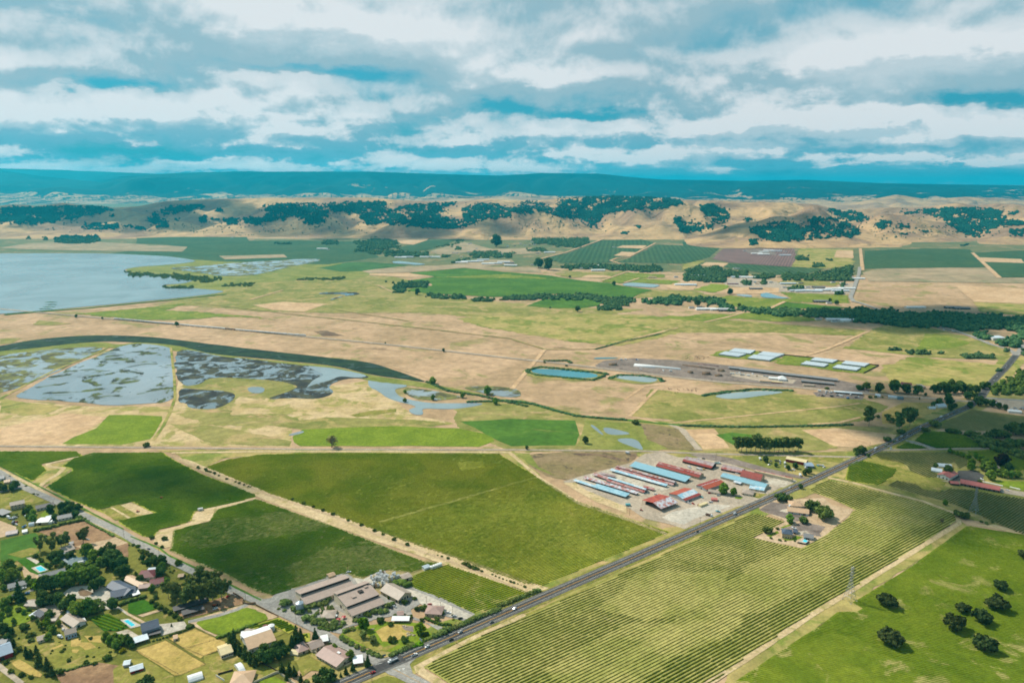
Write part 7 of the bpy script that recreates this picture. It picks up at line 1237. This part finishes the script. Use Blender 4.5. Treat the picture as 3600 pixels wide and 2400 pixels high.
for i, (x, y, k, c) in enumerate(((120, 715, 'rv', 'white'), (160, 725, 'boat', 'white'), (205, 715, 'van', 'silver'), (225, 770, 'car', 'red'), (185, 785, 'trailer', 'grey'), (225, 800, 'car', 'white'), (375, 705, 'trailer', 'white'), (395, 715, 'car', 'silver'), (335, 835, 'boat', 'blue'), (690, 775, 'car', 'white'), (745, 775, 'car', 'silver'), (770, 780, 'car', 'black'), (20, 170, 'car', 'white'), (45, 185, 'car', 'grey'))):
    pk(k, c, 'I3', x, y, 20 * (i % 5) - 30, f'{ordw(i)} vehicle of the scrap yard, a {c} {dict(rv="camper", boat="boat", van="van", car="car", trailer="trailer")[k]}', 'vehicles left in the scrap yard')
pk('car', 'white', 'B1', 1595, 830, 0, 'white car alone on the barnyard lane'); pk('van', 'white', 'B1', 2215, 335, -20, 'white van by the dark red barn'); pk('van', 'white', 'B2', 120, 335, -20, 'white box van behind the dark red barn'); pk('truck', 'white', 'B2', 305, 370, -20, 'white lorry beside the yellow digger'); pk('tractor', 'yellow', 'B2', 390, 375, 10, 'yellow digger tractor behind the white lorry')
pk('truck', 'brown', 'B2', 490, 1225, -15, 'brown-sided lorry parked in the gravel yard'); pk('boat', 'teal', 'B2', 650, 1150, -15, 'teal and white boat trailer in the gravel yard'); pk('car', 'silver', 'B2', 655, 850, 0, 'silver car by the low cream cottage'); pk('car', 'red', 'B2', 495, 810, 0, 'red car by the low cream cottage'); pk('pickup', 'white', 'B2', 515, 975, 10, 'white pickup beside the pink container'); pk('pickup', 'teal', 'B2', 345, 880, -30, 'teal pickup under the striped barn')
pk('tractor', 'red', 'B1', 1330, 1125, -20, 'red tractor before the open hay barn'); pk('trailer', 'teal', 'B1', 1085, 1035, 0, 'pale blue trailer on the barnyard corner'); pk('tractor', 'orange', 'B2', 295, 1035, 10, 'orange loader beside the hay stack'); pk('car', 'white', 'B2', 290, 180, -10, 'white car in the back gravel lot'); pk('car', 'black', 'B2', 385, 175, -10, 'black car in the back gravel lot'); pk('truck', 'teal', 'B2', 645, 265, 0, 'teal lorry behind the pinkish barn'); pk('car', 'white', 'B2', 990, 445, -20, 'white car between the red barns'); pk('trailer', 'white', 'B1', 1075, 75, -10, 'white trailer on the weedy field edge')
for i, (x, y, k, c) in enumerate(((105, 985, 'car', 'white'), (130, 1000, 'car', 'silver'), (165, 925, 'car', 'white'), (190, 1000, 'car', 'red'), (120, 945, 'car', 'grey'))): pk(k, c, 'B2', x, y, -30, f'{ordw(i)} car from the left under the striped barn side' if i < 0 else f'{c} car number {i + 1} in the huddle beside the striped barn'.replace('number ' + str(i + 1), ('nearest', 'second nearest', 'farthest', 'rightmost', 'middle')[i]), 'cars huddled beside the striped barn')
for i, (x, y, k, c) in enumerate(((1420, 185, 'trailer', 'white'), (1620, 220, 'car', 'grey'), (1750, 225, 'truck', 'grey'), (1590, 285, 'car', 'white'), (1790, 260, 'car', 'silver'), (1875, 265, 'trailer', 'white'), (1880, 320, 'car', 'white'), (2040, 380, 'boat', 'white'), (1980, 380, 'car', 'silver'), (2270, 340, 'van', 'white'), (2340, 330, 'boat', 'teal'), (2290, 365, 'car', 'silver'), (2158, 485, 'trailer', 'white'), (2480, 300, 'car', 'teal'), (2540, 310, 'truck', 'white'), (2600, 330, 'car', 'white'))):
    pk(k, c, 'B2', x, y, 25 * (i % 6) - 60, f'{ordw(i)} parked vehicle by the crimson shed, a {c} {dict(trailer="trailer", car="car", truck="lorry", boat="boat", van="van")[k]}', 'vehicles parked by the crimson shed')
pk('boat', 'white', 'N9', 950, 735, -20, 'white boat on the grey yard of the stucco house'); pk('car', 'white', 'N9', 1135, 400, 10, 'white car in the salmon house garage court'); pk('car', 'silver', 'N9', 955, 590, 30, 'silver car under the drive oak'); pk('car', 'black', 'N9', 1215, 235, 10, 'black car behind the salmon roof'); pk('rv', 'white', 'N9', 870, 215, 20, 'cream camper beside the tan house'); pk('car', 'white', 'N8', 1785, 915, -15, 'white car at the end of the long red roof'); pk('car', 'silver', 'N8', 1675, 945, -5, 'silver car at the end of the long red roof'); pk('boat', 'white', 'N8', 1320, 715, -30, 'white boat behind the long red roof')
pk('tractor', 'orange', 'E', 1113, 298, 20, 'orange tractor among the dark vines'); pk('tractor', 'red', 'E', 950, 392, 10, 'red tractor on the vineyard clearing'); pk('trailer', 'white', 'E', 1382, 380, 10, 'white trailer at the vineyard track bend'); pk('car', 'white', 'W', 852, 293, 10, 'white car at the vineyard edge above the winery')
# --- freight train
def railcar(paint):
    e = empty('tank_wagon', (0, 0, 0)); b = MB(); n = 12; V = [(x, 1.45 * k * math.cos(2 * math.pi * i / n), 2.6 + 1.45 * k * math.sin(2 * math.pi * i / n)) for x, k in ((-8.2, .5), (-7.6, 1), (7.6, 1), (8.2, .5)) for i in range(n)]
    b.add(V, [(j * n + i, j * n + (i + 1) % n, (j + 1) * n + (i + 1) % n, (j + 1) * n + i) for j in range(3) for i in range(n)] + [tuple(range(n - 1, -1, -1)), tuple(range(3 * n, 4 * n))]); b.build('tank', paint, e); c = MB(); c.cyl(0, 0, 4.0, 4.5, .6, n=10); c.build('hatch', paint, e)
    f = MB(); f.box(-8.6, -.6, .95, 8.6, .6, 1.2); f.build('frame', 'paint_black', e)
    for x in (-6, 6): w = MB(); w.box(x - 1.5, -1.1, .1, x + 1.5, 1.1, .95); w.build('bogie', 'paint_black', e)
    return e
def train():
    P0 = {c: railcar(c) for c in ('paint_white', 'paint_brown')}; used = set(); wp = [g(*q) for q in P('T1 525,112 640,122 760,133 900,148 1060,160 1270,182 1480,198 1640,215 1860,233 2100,253 2290,268')]; seg = [(b - a).length for a, b in zip(wp, wp[1:])]; tot = sum(seg); n = int(tot / 18.2); k = 0
    for i in range(n):
        s = (i + .5) * tot / n; j = 0
        while s > seg[j]: s -= seg[j]; j += 1
        p = wp[j].lerp(wp[j + 1], s / seg[j]); d = wp[j + 1] - wp[j]; br = .60 < i / n < .66; c = 'paint_brown' if br else 'paint_white'; e = P0[c] if c not in used else copy_tree(P0[c]); used.add(c); z = .45 * (1 + max(0, p.y - 1200) / 500)
        e.location = (p.x, p.y, z); e.rotation_euler = (0, 0, math.atan2(d.y, d.x)); tag(e, 'brown tank wagon in the middle of the freight train' if br else 'pale grey tank wagon in the long freight train on the embankment', 'train car', 'brown wagons of the freight train' if br else 'grey wagons of the freight train')
train()
# --- pylons, poles, signs, pools, furniture
def pylon(label, p, h):
    e = empty('power_pylon', p); tag(e, label, 'pylon'); b = MB(); w0, w1 = h * .135, h * .026
    def wz(t): return w0 + (w1 - w0) * min(1, t / .62) if t < .62 else w1
    lv = [0, .16, .30, .42, .52, .62, .70, .78, .86, .94, 1.0]
    for t0, t1 in zip(lv, lv[1:]):
        a, c = wz(t0), wz(t1); z0, z1 = t0 * h, t1 * h; q0 = [(-a, -a), (a, -a), (a, a), (-a, a)]; q1 = [(-c, -c), (c, -c), (c, c), (-c, c)]
        for i in range(4):
            j = (i + 1) % 4; b.bar((*q0[i], z0), (*q1[i], z1), .13); b.bar((*q0[i], z0), (*q1[j], z1), .08); b.bar((*q0[j], z0), (*q1[i], z1), .08); b.bar((*q1[i], z1), (*q1[j], z1), .07)
    b.build('lattice_mast', 'chrome', e)
    for t, L in ((.66, .13), (.80, .15), (.94, .12)):
        c = MB()
        for s in (-1, 1):
            c.bar((s * w1, 0, t * h), (s * L * h, 0, t * h), .12); c.bar((s * w1, 0, t * h + .05 * h), (s * L * h, 0, t * h), .10); c.bar((s * L * h, 0, t * h), (s * L * h, 0, t * h - 1.6), .10)
        c.build('cross_arm', 'chrome', e)
    for x in (-w0, w0):
        for y in (-w0, w0): f = MB(); f.box(x - .5, y - .5, 0, x + .5, y + .5, .5); f.build('footing', 'concrete', e)
    e.rotation_euler = (0, 0, R(32)); return e
pylon('nearer grey lattice power pylon beside the dirt track', g(*cv('H', 672, 1062)), 34); pylon('farther grey lattice power pylon by the long red roof', g(*cv('N8', 1165, 1312)), 31)
def pole(label, z, x, y, h=10, arm=True, name='utility_pole', cat='pole', group=None):
    e = empty(name, g(*cv(z, x, y))); tag(e, label, cat, group); b = MB(); b.cyl(0, 0, 0, h, .17, .12, 8); b.build('mast', 'timber', e)
    if arm: c = MB(); c.box(-1.2, -.07, h - .8, 1.2, .07, h - .62); c.build('cross_arm', 'timber', e)
    e.rotation_euler = (0, 0, R(-50)); return e
for z, x, y, lab in (('I2', 1622, 440, 'at the end of the red yard'), ('I5', 555, 750, 'on the winery side road bend'), ('I6', 1190, 1022, 'beside the black car on the highway'), ('I6', 1190, 860, 'at the end of the middle hedge'), ('B2', 320, 1395, 'on the verge of the gravel yard'), ('B2', 558, 1425, 'opposite the gravel yard verge'), ('B1', 1115, 1215, 'at the corner of the barnyard'), ('I4', 432, 1230, 'by the vineyard track on the side road'), ('W', 843, 290, 'at the vineyard edge above the winery'), ('I5', 1558, 1335, 'at the junction stop line'), ('I3', 1712, 985, 'on the side road by the bare paddock'), ('I4', 965, 605, 'at the vineyard track bend'), ('I1', 1028, 120, 'behind the blue pool house wing'), ('N7', 660, 580, 'on the highway before the creek'), ('N7', 200, 790, 'at the railway crossing'), ('N7', 1770, 200, 'at the junction yard'), ('N8', 798, 465, 'behind the white greenhouses'), ('I5', 1600, 1560, 'at the highway edge below the junction'), ('B2', 610, 190, 'in the back gravel lot')):
    pole('timber utility pole ' + lab, z, x, y)
for x, y, lab in ((780, 465, 'first'), (975, 545, 'second'), (1142, 610, 'third')):
    e = pole(f'{lab} dark lamp post along the winery car park', 'I6', x, y, 6.5, False, 'lamp_post', 'lamp post', 'lamp posts of the winery car park'); b = MB(); b.box(-.7, -.15, 6.4, .7, .15, 6.6); b.build('lamp_head', 'trim_dark', e)
def signb(label, z, x, y, w, h, zb, mats, ang):
    e = empty('sign', g(*cv(z, x, y))); tag(e, label, 'sign'); e.rotation_euler = (0, 0, R(ang))
    for s in (-1, 1): b = MB(); b.box(s * w * .4 - .08, -.08, 0, s * w * .4 + .08, .08, zb + .1); b.build('post', 'timber', e)
    b = MB(); b.box(-w / 2, -.12, zb, w / 2, .12, zb + h); b.build('panel', mats[0], e)
    if len(mats) > 1: b = MB(); b.box(-w / 2 + .2, -.16, zb + .2, w / 2 - .2, -.12, zb + h * .45); b.build('lettering_band', mats[1], e)
signb('blue and white roadside sign at the lawn corner', 'I6', 705, 1015, 4, 3.4, .6, ['wall_slate', 'paint_red'], -55); signb('small green street sign at the junction hedge', 'I6', 202, 1215, 2.6, 1.6, 1.4, ['roof_teal'], 20); signb('white crossing board beside the railway and highway', 'N7', 460, 800, 3.2, 3.0, .8, ['trim_white'], 10)
e = pole('yellow road sign on the side road verge', 'I4', 594, 1245, 2.6, False, 'road_sign', 'sign'); b = MB(); b.add([(-.7, -.1, 2.6), (0, -.1, 1.9), (.7, -.1, 2.6), (0, -.1, 3.3), (-.7, 0, 2.6), (0, 0, 1.9), (.7, 0, 2.6), (0, 0, 3.3)], [(0, 1, 2, 3), (7, 6, 5, 4), (0, 4, 5, 1), (1, 5, 6, 2), (2, 6, 7, 3), (3, 7, 4, 0)]); b.build('panel', 'paint_yellow', e)
def pool(label, text, deck):
    w = [g(*p) for p in P(text)]; d = [g(*p) for p in P(deck)]; c = sum(d, Vector()) / len(d); e = empty('swimming_pool', c); tag(e, label, 'pool')
    for nm, q, z0, z1, mt in (('deck', d, .35, .50, 'gravel_pale'), ('coping', [a + (a - sum(w, Vector()) / len(w)).normalized() * .5 for a in w], .50, .56, 'trim_white'), ('water', w, .56, .575, 'pool_water')):
        n = len(q); b = MB(); V = [(a.x - c.x, a.y - c.y, z) for z in (z0, z1) for a in q]; b.add(V, [tuple(range(n, 2 * n))] + [(i, (i + 1) % n, n + (i + 1) % n, n + i) for i in range(n)]); o = b.build(nm, mt, e)
        if nm == 'water' and o.data.polygons[0].normal.z < 0: o.data.flip_normals()
pool('turquoise swimming pool on a pale deck beside the dark lawn', 'I3 485,1395 560,1372 640,1425 555,1450', 'I3 428,1398 560,1358 672,1425 530,1465'); pool('long bright blue swimming pool beside the steel barn', 'I2 -60,715 0,700 105,775 50,795', 'I2 -110,700 10,685 190,780 40,820'); pool('green-blue swimming pool behind the stucco house', 'N9 1150,1030 1190,985 1275,1015 1235,1055', 'N9 1095,1045 1170,955 1315,1012 1220,1095')
def umbrella(label, z, x, y, mat, group=None):
    e = empty('parasol', g(*cv(z, x, y))); tag(e, label, 'parasol', group); b = MB(); b.cyl(0, 0, 0, 2.7, .06, n=6); b.build('pole', 'chrome', e); c = MB(); c.cyl(0, 0, 2.2, 2.9, 2.1, .08, 8, False); c.build('canopy', mat, e)
umbrella('nearer red parasol on the winery terrace', 'I5', 1140, 715, 'paint_red'); umbrella('farther red parasol on the winery terrace', 'I5', 1210, 682, 'paint_red')
for i, (x, y) in enumerate(((1095, 665), (1040, 640), (1010, 660))): umbrella(f'{ordw(i)} white parasol on the winery terrace', 'I5', x, y, 'trim_white', 'white parasols on the winery terrace')
def bins():
    rng = random.Random(4); P0 = {}
    for nm, mt in (('white', 'roof_white'), ('cream', 'roof_cream'), ('orange', 'roof_tan'), ('brown', 'wall_brown')):
        e = empty('fruit_bin', (0, 0, 0)); b = MB()
        for x0, y0, x1, y1 in ((-.7, -.7, .7, -.62), (-.7, .62, .7, .7), (-.7, -.62, -.62, .62), (.62, -.62, .7, .62)): b.box(x0, y0, .12, x1, y1, 1.25)
        b.box(-.62, -.62, .12, .62, .62, .9); b.build('tub', mt, e); s = MB()
        for y in (-.55, 0, .55): s.box(-.68, y - .07, 0, .68, y + .07, .12)
        s.build('skid', 'timber', e); P0[nm] = [e, False]
    spots = [(20, 130), (40, 150), (60, 130), (75, 155), (95, 140), (120, 150), (140, 150), (180, 150), (205, 155), (225, 170), (250, 180), (270, 170), (290, 150), (310, 160), (330, 150), (350, 130), (370, 135), (390, 120), (405, 125), (100, 75), (120, 90), (140, 105), (160, 110), (175, 125), (200, 120), (230, 110), (255, 120), (280, 120), (130, 125), (150, 80), (185, 75), (235, 140), (265, 140), (300, 130), (320, 115), (345, 105), (60, 235), (85, 245), (110, 240), (130, 235), (150, 245), (170, 225), (190, 215), (205, 235), (40, 250), (225, 210)]
    for i, (x, y) in enumerate(spots):
        c = rng.choice(['white', 'white', 'white', 'cream', 'orange' if x < 180 else 'white', 'brown' if y < 100 else 'white']); p = g(*cv('I6', x, y)); lv = rng.choice([1, 2, 2, 3])
        for k in range(lv):
            s = P0[c]; e = s[0] if not s[1] else copy_tree(s[0]); s[1] = True; e.scale = (1.35,) * 3; e.location = (p.x, p.y, .35 + k * 1.70); e.rotation_euler = (0, 0, rng.random() * .6); pos = 'on the ground' if k == 0 else ('second from the ground' if k == 1 else 'third from the ground')
            tag(e, f'{c} fruit bin {pos} in the stacks of the winery yard', 'fruit bin', f'{c} fruit bins {pos} in the winery yard')
bins()
def fence(label, text, h=1.3, mat='timber', sp=3.0, rails=(.5, 1.1), closed=False, r=.06):
    wp = [g(*p) for p in P(text)]
    if closed: wp.append(wp[0])
    o = wp[0]; e = empty('fence', o); tag(e, label, 'fence'); b = MB(); c = MB()
    for p in resample(wp, sp): q = p - o; b.bar((q.x, q.y, 0), (q.x, q.y, h), r * 1.4)
    for a, d in zip(wp, wp[1:]):
        for z in rails: c.bar((a.x - o.x, a.y - o.y, z), (d.x - o.x, d.y - o.y, z), r)
    x = b.build('posts', mat, e); x['kind'] = 'stuff' if len(b.f) > 600 else 'part'; c.build('rails', mat, e)
    if x['kind'] == 'part': del x['kind']
fence('timber paddock fence round the near tan paddock', 'I2 110,1125 520,985 1070,1315 720,1465', closed=True); fence('timber paddock fence round the farther tan paddock', 'I2 560,965 920,825 1230,960 1340,1005 1345,1085 1040,1200 740,1080', closed=True); fence('dividing fence between the two small paddocks', 'I2 760,1085 860,1080 1230,965')
def wallf(label, text, h, mat, t=.25, name='wall'):
    wp = [g(*p) for p in P(text)]; b = MB()
    for a, d in zip(wp, wp[1:]):
        v = (d - a).normalized(); n_ = Vector((-v.y, v.x, 0)) * t / 2; b.add([a + n_, d + n_, d - n_, a - n_] + [q + Vector((0, 0, h)) for q in (a + n_, d + n_, d - n_, a - n_)], [(0, 1, 5, 4), (1, 2, 6, 5), (2, 3, 7, 6), (3, 0, 4, 7), (4, 5, 6, 7)])
    return tag(b.build(name, mat), label, 'fence' if name == 'fence' else 'wall')
wallf('white board fence zigzagging across the bottom lawns', 'I5 -60,1590 65,1530 265,1440 310,1430 450,1530 600,1640', 1.9, 'wall_cream', .3, 'fence'); wallf('dark timber fence between the dry lawns', 'I5 80,1300 310,1420', 1.6, 'wall_dark', .2, 'fence'); wallf('rusty brown garden wall curving at the side road', 'I2 1450,340 1590,420 1580,470 1650,490 1764,480', 2.2, 'wall_brown', .4); wallf('brown vine fence along the green lawn and side road', 'I5 0,500 310,660', 1.8, 'wall_brown', .3, 'fence')
wallf('brown wall with dark panels along the office roof and street', 'I5 840,1170 790,1140', 2, 'wall_cream'); wallf('cream wall along the highway corner of the terrace', 'I5 1220,1345 1350,1280 1490,1250', 1.6, 'wall_cream'); wallf('pinkish forecourt wall facing the lower side road', 'I5 960,1000 1290,1150 1390,1200 1500,1270', 1.5, 'wall_cream'); wallf('white wall beside the grey forecourt at the bottom', 'I2 1215,1480 1330,1550', 2, 'wall_white'); wallf('dark fence behind the white tent shelter', 'I2 1240,1460 1450,1400', 1.8, 'wall_dark', .2, 'fence')
wallf('dark timber screen around the pool terrace', 'N9 1025,1070 1215,1110 1310,1040', 2.0, 'wall_dark', .25); wallf('dark shade netting round the white greenhouse blocks', 'N5 270,148 620,190 1000,228 1920,335 1710,440', 2.4, 'trim_dark', .3, 'fence'); wallf('grey wall by the first driveway at the left edge', 'I3 -40,365 270,298', 1.8, 'wall_grey', .3)
# --- cattle
def cow(mat):
    b = MB(); rings = [(-1.15, .22, .95, 1.15), (-1.0, .34, .72, 1.4), (-.3, .38, .66, 1.42), (.5, .36, .68, 1.45), (.85, .24, .85, 1.45), (1.15, .15, 1.05, 1.5), (1.45, .13, 1.0, 1.42), (1.65, .08, .98, 1.15)]; n = 8; V = []
    for x, w, z0, z1 in rings: V += [(x, w * math.cos(2 * math.pi * i / n), (z0 + z1) / 2 + (z1 - z0) / 2 * math.sin(2 * math.pi * i / n)) for i in range(n)]
    b.add(V, [(j * n + i, j * n + (i + 1) % n, (j + 1) * n + (i + 1) % n, (j + 1) * n + i) for j in range(len(rings) - 1) for i in range(n)] + [tuple(range(n - 1, -1, -1)), tuple(range((len(rings) - 1) * n, len(rings) * n))])
    for x in (-.85, .6):
        for s in (-1, 1): b.cyl(x, s * .22, 0, .8, .07, .1, 6)
    for s in (-1, 1): b.bar((1.2, s * .12, 1.45), (1.2, s * .3, 1.5), .05)
    b.bar((-1.12, 0, 1.3), (-1.25, 0, .6), .03); return b.build('cow', mat)
def herd(label, group, z, x0, y0, x1, y1, n, mats, seed):
    rng = random.Random(seed); PR = [cow(m) for m in mats]; fst = set()
    for i in range(n):
        k = rng.randrange(len(PR)); o = PR[k] if k not in fst else PR[k].copy()
        if k in fst: COL.objects.link(o)
        fst.add(k); p = g(*cv(z, rng.uniform(x0, x1), rng.uniform(y0, y1))); o.location = (p.x, p.y, .2 * (1 + max(0, p.y - 1200) / 500)); o.rotation_euler = (0, 0, rng.random() * 6.28); tag(o, label, 'cow', group)
herd('dark cow in the herd on the tan field above the works', 'cows on the tan field', 'N6', 1210, 282, 1550, 328, 34, ['paint_brown', 'trim_dark'], 1); herd('dark cow grazing on the green pasture by the reservoir', 'cows on the green pasture', 'N6', 860, 725, 1360, 800, 22, ['trim_dark', 'paint_brown'], 2)
# --- works plant: lorries and trailers on the dark yard
for i, (x, y, c, k) in enumerate(((1860, 530, 'white', 'truck'), (1920, 525, 'white', 'van'), (1960, 520, 'white', 'van'), (2000, 545, 'silver', 'truck'), (2080, 555, 'white', 'trailer'), (2140, 535, 'white', 'van'), (2200, 560, 'yellow', 'tractor'), (2320, 565, 'white', 'truck'), (1280, 500, 'brown', 'tractor'), (1010, 495, 'white', 'trailer'), (600, 467, 'white', 'van'), (910, 487, 'white', 'van'), (330, 335, 'white', 'trailer'), (390, 333, 'white', 'trailer'), (550, 340, 'blue', 'truck'))):
    pk(k, c, 'N6', x, y, -10 * (i % 3), f'{ordw(i)} vehicle of the composting works, a {c} {dict(truck="lorry", van="van", trailer="trailer", tractor="tractor")[k]}', 'vehicles of the composting works')
for i, (x, y, c, k) in enumerate(((1100, 690, 'white', 'trailer'), (1200, 695, 'white', 'van'), (1260, 710, 'white', 'truck'), (1190, 720, 'silver', 'van'), (1400, 760, 'white', 'trailer'), (1360, 750, 'silver', 'truck'), (1490, 790, 'blue', 'trailer'), (1530, 740, 'white', 'van'), (1270, 765, 'black', 'trailer'), (1620, 780, 'grey', 'truck'), (1150, 755, 'brown', 'truck'), (1090, 740, 'silver', 'car'), (1440, 740, 'white', 'car'))):
    pk(k, c, 'N5', x, y, 12 * (i % 4) - 10, f'{ordw(i)} item of the storage yard, a {c} {dict(truck="lorry", van="van", trailer="trailer", car="car")[k]}', 'vehicles in the storage yard')
for i, (x, y, c, k) in enumerate(((1940, 325, 'white', 'rv'), (2000, 330, 'white', 'trailer'), (2060, 300, 'white', 'truck'), (1790, 245, 'white', 'truck'), (1740, 235, 'red', 'truck'), (1980, 300, 'silver', 'van'), (2040, 340, 'white', 'van'))):
    pk(k, c, 'N7', x, y, 14 * (i % 4) - 20, f'{ordw(i)} vehicle of the junction yard, a {c} {dict(truck="lorry", van="van", trailer="trailer", rv="camper")[k]}', 'vehicles in the junction yard')
# --- islets, rocks and the garden stones
for i, (x, y) in enumerate(((235, 736), (235, 747), (228, 757), (210, 767))):
    p = g(*cv('A', x, y)); V, Fc, t = clumps(np.array([(p.x + dx, p.y, .5) for dx in (-14, -5, 5, 14)]), np.array([8., 10, 9, 7]), np.random.RandomState(i), .18); V[:, 2] = np.maximum(V[:, 2], .1); tag(mesh_obj('islet', V, Fc, 'leaf_wood', tone=t), f'{ordw(i)} dark islet from the top in the lake corner', 'islet')
for i, (z, x, y) in enumerate((('I6', 520, 890), ('I6', 560, 905), ('I6', 600, 915), ('I6', 530, 920), ('I6', 500, 800), ('I6', 470, 785), ('I5', 1600, 830))):
    p = g(*cv(z, x, y)); V, Fc, t = clumps(np.array([(p.x, p.y, .4), (p.x + 1.3, p.y + .3, .3)]), np.array([1.3, .9]), np.random.RandomState(i + 20), .7); V[:, 2] = np.maximum(V[:, 2], .05); tag(mesh_obj('boulder', V, Fc, 'wall_stone'), f'{ordw(i)} grey garden boulder from the left around the sand court'.replace('from the left ', ''), 'boulder', 'garden boulders around the sand court')
def haze_box():
    m, N, out = newmat('haze'); v = N.n.new('ShaderNodeVolumePrincipled')
    v.inputs['Color'].default_value = (.02, .70, .98, 1); v.inputs['Density'].default_value = HAZE; v.inputs['Anisotropy'].default_value = .35
    N.l.new(v.outputs[0], out.inputs['Volume']); MATS['haze'] = m
    b = MB(); b.box(-46000, -400, -4, 46000, 61000, 760); o = b.build('haze', 'haze'); tag(o, 'teal haze filling the air over the valley out to the mountains', 'haze', kind='stuff')
HAZE = 3.5e-5
haze_box()
# ------------------------------------------------------------------ unseen clouds added above the frame to cast shade on parts of the land
def shade_cloud_mat():
    m, N, out = newmat('cloud'); d = N.n.new('ShaderNodeBsdfDiffuse'); d.inputs[0].default_value = (.9, .9, .9, 1); t = N.n.new('ShaderNodeBsdfTransparent'); x = N.n.new('ShaderNodeMixShader'); x.inputs[0].default_value = .42
    N.l.new(t.outputs[0], x.inputs[1]); N.l.new(d.outputs[0], x.inputs[2]); N.l.new(x.outputs[0], out.inputs[0]); MATS['cloud'] = m
shade_cloud_mat()
def cloud(label, px, py, rx, ry, z=1500, seed=1):  # added out of view, up the sun line from the spot it shades
    p = g(px, py); k = z / sd.z; c = p + sd * k; rng = np.random.RandomState(seed); n = 26
    C = np.stack([c.x + rng.normal(0, .42, n) * rx, c.y + rng.normal(0, .42, n) * ry, z + rng.rand(n) * 60], -1); Rd = rng.uniform(.22, .5, n) * min(rx, ry)
    V, Fc, t = clumps(C, Rd, rng, .5); V[:, 2] = np.maximum(V[:, 2], z - 20); o = mesh_obj('cloud', V, Fc, 'cloud', smooth=True); tag(o, label, 'cloud')
cloud('unseen cloud added to shade the dark left vineyard block', 560, 1690, 150, 60, seed=1); cloud('unseen cloud added to shade the lower two-tone vineyard', 860, 1960, 70, 50, seed=2); cloud('unseen cloud added to shade the fields beyond the junction', 3450, 1480, 260, 200, seed=3)
cloud('unseen cloud added to shade the right hand pale vineyard', 3350, 1770, 160, 90, seed=4); cloud('unseen cloud added to shade the riparian wood', 3300, 1130, 500, 300, 1700, seed=5)
cloud('broad unseen cloud added to shade the left golden hills', 500, 800, 1500, 900, 2900, 6); cloud('broad unseen cloud added to shade the foot of the central hills', 1450, 830, 800, 350, 2900, 7); cloud('broad unseen cloud added to shade the middle right foothill', 2650, 840, 420, 260, 2900, 8)
cloud('high unseen cloud bank added to shade the distant mountains', 900, 690, 11000, 5000, 8600, 9); cloud('high unseen cloud bank added to shade the right distant mountains', 2700, 690, 8000, 4000, 8600, 10)
